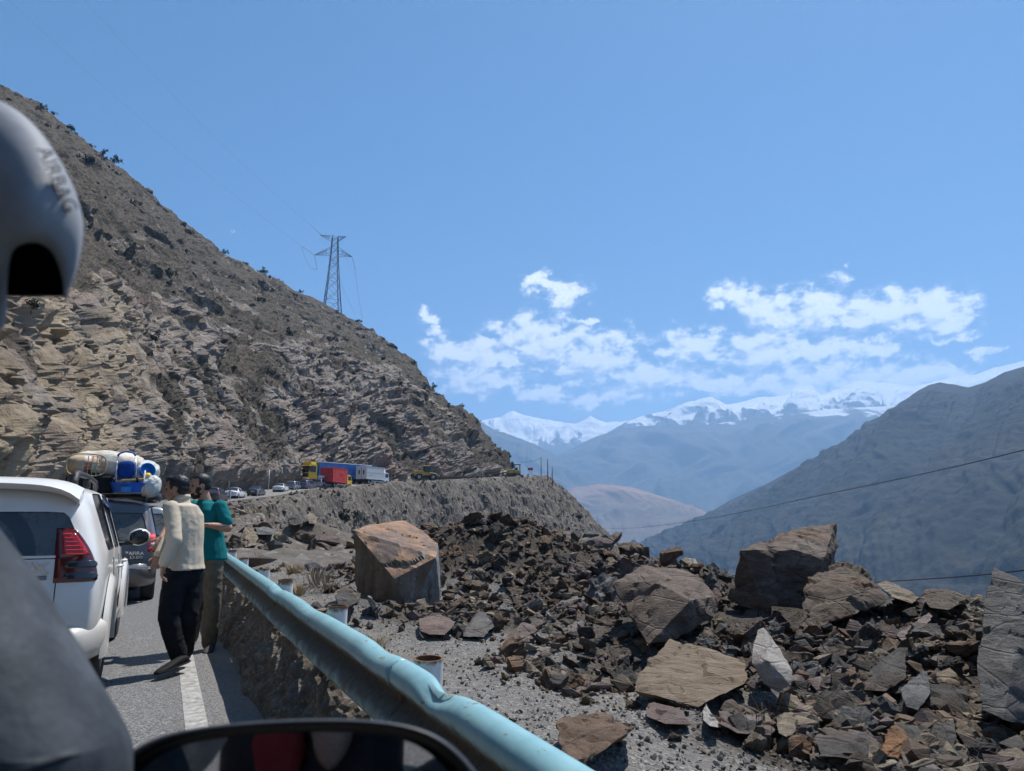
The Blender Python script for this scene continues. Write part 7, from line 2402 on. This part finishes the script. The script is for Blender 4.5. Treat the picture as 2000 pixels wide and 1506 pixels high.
def eyes(at, parent):
    for sd in (1, -1):
        bm = bmesh.new(); add_ball(bm, at(.079, .032*sd, .008), .0125, sub=2); obj('eye', bm, M_EYE, parent, True)
        bm = bmesh.new(); limb(bm, [at(.104, .012*sd, .034), at(.098, .032*sd, .040), at(.082, .050*sd, .034)], [.005, .006, .003], 6); obj('eyebrow', bm, M_HAIR, parent, True)
M_EYE = lamp_mat('eye_dark', (.03, .022, .018))
M_HAIR = Mat('black_hair', .45, spec=.4); M_HAIR.color((.010, .009, .009)); M_HAIR.bump(M_HAIR.noise(60, 4, vec=M_HAIR.coord(scale=(1, 1, .25))), .8, .006); M_HAIR = M_HAIR.m

def folds(amp, seed, vert=.6, scale=.12, fine=.4):
    def f(V):
        q = V / scale
        q2 = np.stack([q[:, 0], q[:, 1], q[:, 2] * vert], -1)
        warp = np.stack([vnoise(q * .6 + 3, seed + 9), vnoise(q * .6 + 9, seed + 8), vnoise(q * .6 + 5, seed + 7)], -1)
        r = ridged(q2 + warp * .9, 3, seed)
        return (r - .35) * amp + fbm(V / .03, 2, seed + 4) * amp * fine * .5
    return f

def man_in_beige():
    Y = 6.94
    root = empty('person', (P(352, 1305, Y).x, Y, 0)); inv = -root.location
    tag(root, 'person in a beige linen shirt and black trousers, seen from behind, looking left', 'person', 'two people talking on the roadside')
    def J(px, py, dy=0.0):
        return P(px, py, Y + dy) + Vector((0, 0, 0)) + inv
    skin = skin_mat('tan_skin', (.36, .20, .13))
    f, l = basis((-.86, .42)); 
    fb = Vector((f.x, f.y, 0)); lb = Vector((l.x, l.y, 0)); up = Vector((0, 0, 1))
    hip = J(361, 1112); chest = J(361, 1015); neckb = J(354, 976); hc = J(345, 955, -.02)
    shL = J(353, 993) + lb * .05 + Vector((0, -.10, 0)); shR = chest + (chest - shL) * .62; shR.z = shL.z - .06
    elbL, wrL = J(341, 1055, -.26), J(320, 1103, -.30)
    elbR, wrR = J(330, 1050, .22), J(311, 1086, .05)
    knL, anL = J(331, 1207, -.14), J(350, 1283, -.06); knR, anR = J(367, 1206, .02), J(361, 1276, .16)
    hipL, hipR = hip + lb * .09, hip - lb * .09
    bm = bmesh.new()
    at, M4 = head(bm, hc, (-1, -.10, -.10))
    limb(bm, [at(-.03, 0, -.06), neckb + Vector((.01, 0, -.03))], [.054, .062])
    loft(bm, [(hip, lb * .15, fb * .10), (hip.lerp(chest, .5), lb * .14, fb * .10), (chest, lb * .17, fb * .11), (neckb + Vector((0, 0, -.05)), lb * .10, fb * .06)])
    for a, b, c, s in ((shL, elbL, wrL, 1), (shR, elbR, wrR, -1)):
        limb(bm, [a, b, c], [.05, .042, .028])
    for a, b, c in ((hipL, knL, anL), (hipR, knR, anR)): limb(bm, [a, b, c], [.085, .058, .042])
    hand(bm, wrL, J(313, 1132, -.32) - wrL, (.5, .5, .1), (-.4, .9, 0), .45)
    hand(bm, wrR, J(299, 1118, -.02) - wrR, (.3, -.6, -.3), (-.8, 0, .5), .30)
    remeshed('body', bm, .0062, skin, root, 3)
    eyes(at, root)
    # hair
    bm = bmesh.new()
    add_ball(bm, at(-.020, 0, .045), (.104, .085, .092), M4, 3)
    add_ball(bm, at(.045, 0, .100), (.056, .066, .030), M4, 3); add_ball(bm, at(-.055, 0, .0), (.060, .078, .070), M4, 3)
    for sd in (1, -1): add_ball(bm, at(.022, .068*sd, .035), (.022, .014, .045), M4, 2)
    inv3 = M4.to_3x3().transposed(); c0 = at(0, 0, 0)
    h = remeshed('hair', bm, .008, M_HAIR, root, 2, folds(.006, 5, 1, .03))
    b2 = bmesh.new(); b2.from_mesh(h.data)
    kill = []
    for v in b2.verts:
        q = inv3 @ (v.co - c0)
        if (q.x > .040 and q.z < .078) or (q.z < -.06): kill.append(v)
    bmesh.ops.delete(b2, geom=kill, context='VERTS'); b2.to_mesh(h.data); b2.free()
    # shirt
    linen = Mat('beige_linen', .92, spec=.1)
    n = linen.noise(5, 6, .6)
    c = linen.ramp(n, [(.3, (.49, .42, .32)), (.7, (.60, .53, .42))])
    w = linen.noise(160, 3, .7, vec=linen.coord(scale=(1, 1, 3)))
    linen.color(linen.mix(linen.math('MULTIPLY', w, .25), c, (.40, .34, .26))); linen.bump(linen.math('ADD', linen.math('MULTIPLY', w, .4), linen.math('MULTIPLY', linen.noise(9, 5, .6, vec=linen.coord(scale=(1, 1, 2.6)), dist=.6), 3)), .12, .010)
    bm = bmesh.new()
    hemz = J(360, 1112).z
    lean = lambda t: hip.lerp(chest, t)
    loft(bm, [(Vector((hip.x, hip.y, hemz)) + fb * -.01, lb * .182, fb * .145), (lean(.10), lb * .178, fb * .140), (lean(.45), lb * .170, fb * .132), (lean(.85), lb * .182, fb * .134), (chest + up * .05, lb * .185, fb * .122), (shL.lerp(shR, .5) + up * .055, lb * .145, fb * .098), (neckb + up * -.035, lb * .085, fb * .078), (neckb + up * .012, lb * .068, fb * .068)])
    limb(bm, [shL, elbL, wrL + (elbL - wrL) * .10], [.074, .064, .054]); limb(bm, [shR, elbR, wrR + (elbR - wrR) * .10], [.066, .060, .052])
    sh = remeshed('shirt', bm, .0095, linen.m, root, 3, folds(.008, 31, 1.0, .22, .0))
    bm = bmesh.new()
    cr = [neckb + Vector((.070 * math.cos(t), .066 * math.sin(t), .018 + .012 * math.cos(t))) for t in np.linspace(0, 2 * math.pi, 21)[:-1]]
    add_tube(bm, cr, .013, 6, closed=True, squash=(1, 1.9)); obj('collar', bm, linen.m, sh, True)
    # trousers
    blk = fabric('black_cotton', (.013, .014, .018), 40, .35, .02)
    bm = bmesh.new()
    loft(bm, [(hip + up * .04, lb * .165, fb * .125), (hip + up * -.06, lb * .175, fb * .135), (hip + up * -.14, lb * .165, fb * .12)])
    limb(bm, [hipL - up * .04, knL + Vector((-.01, 0, .0)), anL + Vector((0, 0, .0))], [.112, .092, .074]); limb(bm, [hipR - up * .04, knR, anR + up * .02], [.110, .088, .072])
    remeshed('trousers', bm, .0105, blk, root, 3, folds(.014, 41, .55, .12, .2))
    lea = plain('black_leather', (.010, .010, .011), .75, spec=.2, vary=.3)
    shoe('shoe', J(367, 1293, -.04), J(304, 1318, -.38), lea, root); shoe('shoe', J(371, 1284, .2), J(338, 1290, .12), lea, root)
def man_in_teal():
    Y = 8.0
    root = empty('person', (P(405, 1268, Y).x, Y, 0)); inv = -root.location
    tag(root, 'bearded person in a teal T-shirt and khaki trousers facing the one in beige', 'person', 'two people talking on the roadside')
    def J(px, py, dy=0.0): return P(px, py, Y + dy) + inv
    skin = skin_mat('warm_skin', (.42, .235, .155))
    f, l = basis((-.80, -.60)); fb = Vector((f.x, f.y, 0)); lb = Vector((l.x, l.y, 0)); up = Vector((0, 0, 1))
    hip = J(412, 1088); chest = J(406, 1008); neckb = J(400, 975); hc = J(390, 949, -.05)
    shL = J(430, 990, -.10); shR = J(378, 990, .16)
    elbL, wrL = J(445, 1031, -.14), J(411, 1026, -.26)
    elbR, wrR = J(336, 1020, .02), J(314, 1052, -.22)
    hipL, hipR = hip + lb * .09, hip - lb * .09
    knL, anL = J(415, 1180, -.05), J(408, 1256, .02); knR, anR = J(380, 1195, -.02), J(374, 1246, .40)
    bm = bmesh.new()
    at, M4 = head(bm, hc, (-.74, -.60, -.10), s=1.04)
    limb(bm, [at(-.03, 0, -.06), neckb + Vector((.01, 0, -.04))], [.060, .070])
    loft(bm, [(hip, lb * .15, fb * .11), (hip.lerp(chest, .5), lb * .15, fb * .115), (chest, lb * .18, fb * .115), (neckb + up * -.05, lb * .11, fb * .065)])
    for a, b, c in ((shL, elbL, wrL), (shR, elbR, wrR)): limb(bm, [a, b, b.lerp(c, .35), c], [.056, .047, .046, .030])
    for a, b, c in ((hipL, knL, anL), (hipR, knR, anR)): limb(bm, [a, b, c], [.085, .058, .042])
    hand(bm, wrL, (-1, -.25, .08), (-.1, .3, -1), (-.2, -.9, .4), .5)
    hand(bm, wrR, J(301, 1077, -.30) - wrR, (.2, .3, -.8), (-.5, -.6, .4), .18, spread=.3)
    remeshed('body', bm, .0066, skin, root, 3)
    eyes(at, root)
    inv3 = M4.to_3x3().transposed(); c0 = at(0, 0, 0)
    def trimmed(name, balls, keep, amp, seed):
        bm = bmesh.new()
        for c, r in balls: add_ball(bm, at(*c), r, M4, 3)
        h = remeshed(name, bm, .007, M_HAIR, root, 2, folds(amp, seed, 1, .025))
        b2 = bmesh.new(); b2.from_mesh(h.data)
        bmesh.ops.delete(b2, geom=[v for v in b2.verts if not keep(inv3 @ (v.co - c0))], context='VERTS'); b2.to_mesh(h.data); b2.free()
    trimmed('hair', [((-.018, 0, .040), (.110, .087, .098)), ((-.05, 0, .0), (.070, .082, .075))], lambda q: q.z > (.082 if q.x > .03 else (.0 if q.x > -.03 else -.055)), .003, 6)
    trimmed('beard', [((.045, 0, -.095), (.056, .054, .045)), ((.02, .05, -.05), (.040, .020, .05)), ((.02, -.05, -.05), (.040, .020, .05)), ((.092, 0, -.052), (.016, .028, .007))], lambda q: True, .006, 7)
    teal = Mat('teal_cotton', .9, spec=.12); n = teal.noise(4, 5)
    teal.color(teal.ramp(n, [(.3, (.005, .115, .125)), (.7, (.010, .165, .175))])); teal.bump(teal.noise(200, 2), .2, .002)
    bm = bmesh.new()
    hemz = J(412, 1092).z; lean = lambda t: hip.lerp(chest, t)
    loft(bm, [(Vector((hip.x, hip.y, hemz)), lb * .200, fb * .162), (lean(.15), lb * .192, fb * .156), (lean(.5), lb * .178, fb * .142), (lean(.85), lb * .200, fb * .142), (chest + up * .06, lb * .205, fb * .125), (shL.lerp(shR, .5) + up * .04, lb * .17, fb * .098), (neckb + up * -.035, lb * .095, fb * .082), (neckb + up * -.005, lb * .076, fb * .074)])
    limb(bm, [shL, shL.lerp(elbL, .72)], [.076, .074]); limb(bm, [shR, shR.lerp(elbR, .72)], [.076, .074])
    remeshed('t_shirt', bm, .0095, teal.m, root, 3, folds(.010, 51, .7, .15, .15))
    kh = fabric('khaki_cotton', (.15, .13, .092), 40, .25, .02)
    bm = bmesh.new()
    loft(bm, [(hip + up * .05, lb * .165, fb * .125), (hip + up * -.06, lb * .172, fb * .132), (hip + up * -.14, lb * .162, fb * .12)])
    limb(bm, [hipL - up * .04, knL, anL + up * .01], [.108, .085, .076]); limb(bm, [hipR - up * .04, knR, anR + up * .02], [.106, .085, .072])
    remeshed('trousers', bm, .0105, kh, root, 3, folds(.012, 61, .8, .12, .15))
    lea = plain('dark_trainer', (.03, .028, .028), .6, vary=.4)
    shoe('shoe', J(413, 1262, .10), J(403, 1280, -.20), lea, root, .05, .085); shoe('shoe', J(378, 1252, .45), J(362, 1262, .18), lea, root, .05, .085)
def far_walker():
    Y = 152.0
    p, rz = road_point(Y, 1.2)
    q = P(768, 944, Y)
    root = empty('person', (q.x, Y, p.z)); tag(root, 'tiny dark figure walking on the road right of the white truck', 'person')
    dk = plain('dark_clothes', (.03, .03, .035), .9)
    bm = bmesh.new()
    add_ball(bm, (0, 0, 1.62), (.10, .10, .13)); limb(bm, [(0, 0, 1.52), (0, 0, 1.40)], [.06, .08])
    loft(bm, [((0, 0, .88), (.17, 0, 0), (0, .12, 0)), ((0, 0, 1.15), (.16, 0, 0), (0, .12, 0)), ((0, 0, 1.40), (.21, 0, 0), (0, .12, 0)), ((0, 0, 1.5), (.08, 0, 0), (0, .07, 0))])
    limb(bm, [(.2, 0, 1.4), (.30, -.08, 1.12), (.22, -.2, .92)], [.06, .05, .04]); limb(bm, [(-.2, 0, 1.4), (-.28, .08, 1.12), (-.26, .1, .86)], [.06, .05, .04])
    limb(bm, [(.09, 0, .9), (.14, -.12, .5), (.16, .02, .06)], [.10, .07, .05]); limb(bm, [(-.09, 0, .9), (-.16, .12, .5), (-.22, .28, .08)], [.10, .07, .05])
    for x, y in ((.16, -.06), (-.22, .22)): add_ball(bm, (x, y, .05), (.05, .13, .05))
    remeshed('body', bm, .02, dk, root, 2)
man_in_beige(); man_in_teal(); far_walker()
# ------------------------------------------------------------------ the car the photograph is taken from
def own_car():
    root = empty('car', (-.1, .35, 0), HEAD)
    tag(root, 'car the photo is taken from: grey handle, pillar trim and black wing mirror', 'car')
    inv = Matrix.Translation(root.location) @ Matrix.Rotation(HEAD, 4, 'Z'); inv.invert()
    def L(v): return inv @ Vector(v)
    grey = Mat('soft_grey_trim', .62, spec=.3)
    n = grey.noise(40, 4, .7)
    grey.color(grey.ramp(n, [(.3, (.20, .215, .235)), (.7, (.25, .265, .285))])); grey.bump(grey.noise(400, 2), .3, .001)
    dgrey = Mat('shaded_grey_trim', .7, spec=.25)
    dgrey.color(dgrey.ramp(dgrey.noise(15, 5, .7), [(.3, (.018, .023, .029)), (.55, (.045, .053, .063)), (.78, (.10, .112, .125))])); dgrey.bump(dgrey.noise(90, 4), .4, .003)  # dark mottling puts the cabin's shade and reflections into the colour
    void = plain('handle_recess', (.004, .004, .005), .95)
    # grab handle on the pillar: a hooded shell with a dark recess underneath
    D = .46
    outer = [(-140, 640), (-160, 300), (-120, 215), (-40, 188), (20, 207), (72, 250), (112, 305), (142, 362), (158, 410), (163, 450), (157, 500), (144, 548), (129, 578)]
    inner = [(129 - 4, 578), (122, 545), (110, 508), (94, 485), (70, 474), (42, 478), (24, 492), (17, 520), (14, 560), (13, 610), (4, 642), (-60, 700), (-140, 640)]
    def dome(px, py):
        # the hood bulges towards us in the middle
        t = math.exp(-((px - 40) / 130) ** 2 - ((py - 390) / 190) ** 2)
        return D - .055 * t
    ring_o = catmull(np.array([(p[0], p[1], 0) for p in outer]), 14)[:, :2]
    bm = bmesh.new()
    n = 64
    def resamp(poly, n):
        poly = np.array(poly, float); s = np.concatenate([[0], np.cumsum(np.linalg.norm(np.diff(poly, axis=0), axis=1))])
        t = np.linspace(0, s[-1], n); return np.stack([np.interp(t, s, poly[:, 0]), np.interp(t, s, poly[:, 1])], -1)
    A = resamp(ring_o, n); B = resamp(catmull(np.array([(p[0], p[1], 0) for p in reversed(inner)]), 10)[:, :2], n)
    layers = []
    for w, dd in ((0.0, .14), (0.0, .05), (.03, .018), (.09, .004), (.25, 0), (.5, 0), (.75, 0), (.93, .002), (.985, .010), (1.0, .03), (1.0, .09)):
        row = []
        for a, b in zip(A, B):
            p = a + (b - a) * w
            row.append(bm.verts.new(L(P(p[0], p[1], dome(*p) + dd))))
        layers.append(row)
    for r0, r1 in zip(layers, layers[1:]):
        for k in range(n - 1): bm.faces.new((r0[k], r0[k+1], r1[k+1], r1[k]))
    bmesh.ops.recalc_face_normals(bm, faces=bm.faces)
    hnd = obj('grab_handle', bm, grey.m, root, True)
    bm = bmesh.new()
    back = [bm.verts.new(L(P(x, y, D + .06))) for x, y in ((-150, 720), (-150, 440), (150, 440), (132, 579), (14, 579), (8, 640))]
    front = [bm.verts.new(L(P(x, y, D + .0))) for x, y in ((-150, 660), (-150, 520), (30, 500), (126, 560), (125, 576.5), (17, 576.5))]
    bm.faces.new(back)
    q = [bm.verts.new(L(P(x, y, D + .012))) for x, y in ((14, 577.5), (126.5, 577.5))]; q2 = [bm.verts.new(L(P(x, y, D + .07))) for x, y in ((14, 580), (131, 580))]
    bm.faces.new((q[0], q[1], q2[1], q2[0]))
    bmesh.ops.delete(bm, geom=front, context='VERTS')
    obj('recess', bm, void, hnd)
    # embossed letters on the hood
    mid = P(112, 352, dome(112, 352) - .004)
    t = text_obj('AIRBAG', .0115, dgrey.m, hnd, L(mid), (0, 0, 0), .0012, 'embossed_lettering')
    ex = (P(138, 420, D) - P(84, 300, D)).normalized(); nz = (Vector((0, 0, CAMZ)) - mid).normalized(); ey = nz.cross(ex).normalized(); ex = ey.cross(nz)
    Mw = Matrix((ex, ey, nz)).transposed().to_4x4(); Mw.translation = mid
    t.matrix_local = inv @ Mw
    # lower pillar and door top, a thick soft-edged moulding
    edge = [(-60, 930), (0, 1032), (60, 1108), (112, 1188), (160, 1268), (205, 1345), (240, 1405), (258, 1445), (262, 1500), (250, 1640)]
    E = catmull(np.array([(p[0], p[1], 0) for p in edge]), 22)[:, :2]
    bm = bmesh.new(); rows = []
    for i, (x, y) in enumerate(E):
        t = E[min(i + 1, len(E) - 1)] - E[max(i - 1, 0)]; t = t / np.linalg.norm(t); nn = np.array([-t[1], t[0]])
        if nn[0] > 0: nn = -nn
        row = []
        for s, dd in ((0, .16), (0, .06), (4, .035), (16, .012), (45, -.012), (100, -.04), (190, -.065), (320, -.08), (520, -.08)):
            p = np.array([x, y]) + nn * s
            row.append(bm.verts.new(L(P(p[0], p[1], .50 + dd))))
        rows.append(row)
    for r0, r1 in zip(rows, rows[1:]):
        for k in range(len(r0) - 1): bm.faces.new((r0[k], r0[k+1], r1[k+1], r1[k]))
    bmesh.ops.recalc_face_normals(bm, faces=bm.faces)
    obj('pillar_trim', bm, dgrey.m, root, True)
    # wing mirror
    Dm = .56
    out = [(205, 1560), (222, 1508), (245, 1478), (275, 1456), (320, 1436), (390, 1421), (480, 1411), (590, 1405), (690, 1405), (765, 1411), (820, 1423), (862, 1442), (895, 1468), (920, 1495), (945, 1530), (958, 1570), (940, 1680), (880, 1760), (300, 1760), (215, 1680)]
    O = resamp(catmull(np.array([(p[0], p[1], 0) for p in out + out[:1]]), 16)[:, :2], 121)[:-1]
    cen = O.mean(0)
    pm = plain('mirror_shell', (.028, .030, .034), .5, vary=.35, scale=30)
    gloss = plain('mirror_bezel', (.008, .008, .009), .16, vary=.1)
    bm = bmesh.new(); rows = []
    for sc, dd in ((.02, .145), (.35, .140), (.62, .125), (.82, .10), (.95, .065), (1.0, .03), (1.003, .008), (.995, -.002), (.975, -.006), (.955, .0)):
        rows.append([bm.verts.new(L(P(*(cen + (p - cen) * sc), Dm + dd))) for p in O])
    n = len(O)
    for r0, r1 in zip(rows, rows[1:]):
        for k in range(n): bm.faces.new((r0[k], r0[(k+1) % n], r1[(k+1) % n], r1[k]))
    bmesh.ops.recalc_face_normals(bm, faces=bm.faces)
    mr = obj('wing_mirror', bm, pm, root, True)
    bm = bmesh.new(); rows = []
    for sc, dd in ((.955, .0), (.945, .012), (.90, .020), (.885, .022), (.86, .026)):
        rows.append([bm.verts.new(L(P(*(cen + (p - cen) * sc), Dm + dd))) for p in O])
    for r0, r1 in zip(rows, rows[1:]):
        for k in range(n): bm.faces.new((r0[k], r0[(k+1) % n], r1[(k+1) % n], r1[k]))
    bmesh.ops.recalc_face_normals(bm, faces=bm.faces)
    obj('mirror_bezel', bm, gloss, mr, True)
    bm = bmesh.new()
    bm.faces.new([bm.verts.new(L(P(*(cen + (p - cen) * .87), Dm + .024))) for p in O])
    bmesh.ops.recalc_face_normals(bm, faces=bm.faces)
    mg = Mat('mirror_silver', .03, 1.0); mg.color((.55, .56, .58))
    obj('mirror_glass', bm, mg.m, mr)
    # door skin, roof and seats behind the camera: what the mirror looks back into
    cloth = fabric('seat_cloth', (.03, .031, .035), 30); body = paint('own_paint', (.06, .065, .075), .2)
    def bx(name, lo, hi, mat, bev=.03):
        bm = bmesh.new(); add_box(bm, lo, hi, bev, seg=2); return soften(obj(name, bm, mat, root, True), 40)
    bx('roof', (-1.45, -2.6, 1.60), (.18, -.52, 1.66), body)
    bx('door_panel', (.10, -1.55, .30), (.20, -.05, 1.02), body)
    bx('seat', (-.42, -.75, .35), (.06, -.30, .55), cloth, .06); bx('seat', (-.42, -1.05, .50), (.06, -.88, 1.10), cloth, .06); bx('headrest', (-.30, -1.05, 1.14), (-.06, -.93, 1.36), cloth, .05)
    bx('seat', (-1.25, -.75, .35), (-.70, -.30, .55), cloth, .06); bx('seat', (-1.25, -1.05, .50), (-.70, -.88, 1.10), cloth, .06)
    bx('floor', (-1.45, -2.6, .22), (.12, .35, .30), M_UNDER, .01)
    bx('door_pillar', (.06, -1.55, 1.0), (.18, -1.35, 1.62), body)
    bm = bmesh.new(); lumpy(bm, (-.98, -.85, .82), (.07, .03, .12), .015, 4, 3, 2.2); obj('occupant_standin', bm, fabric('occupant_red', (.25, .035, .035), 20), root, True)  # unseen red lump added so the mirror reflects an occupant's shirt
    bm = bmesh.new(); lumpy(bm, (-.80, -.84, .92), (.05, .04, .12), .012, 7, 3, 2.0); obj('occupant_standin', bm, fabric('occupant_skin', (.40, .26, .20), 20), root, True)  # unseen skin-toned lump added next to it for the same reflection
own_car()
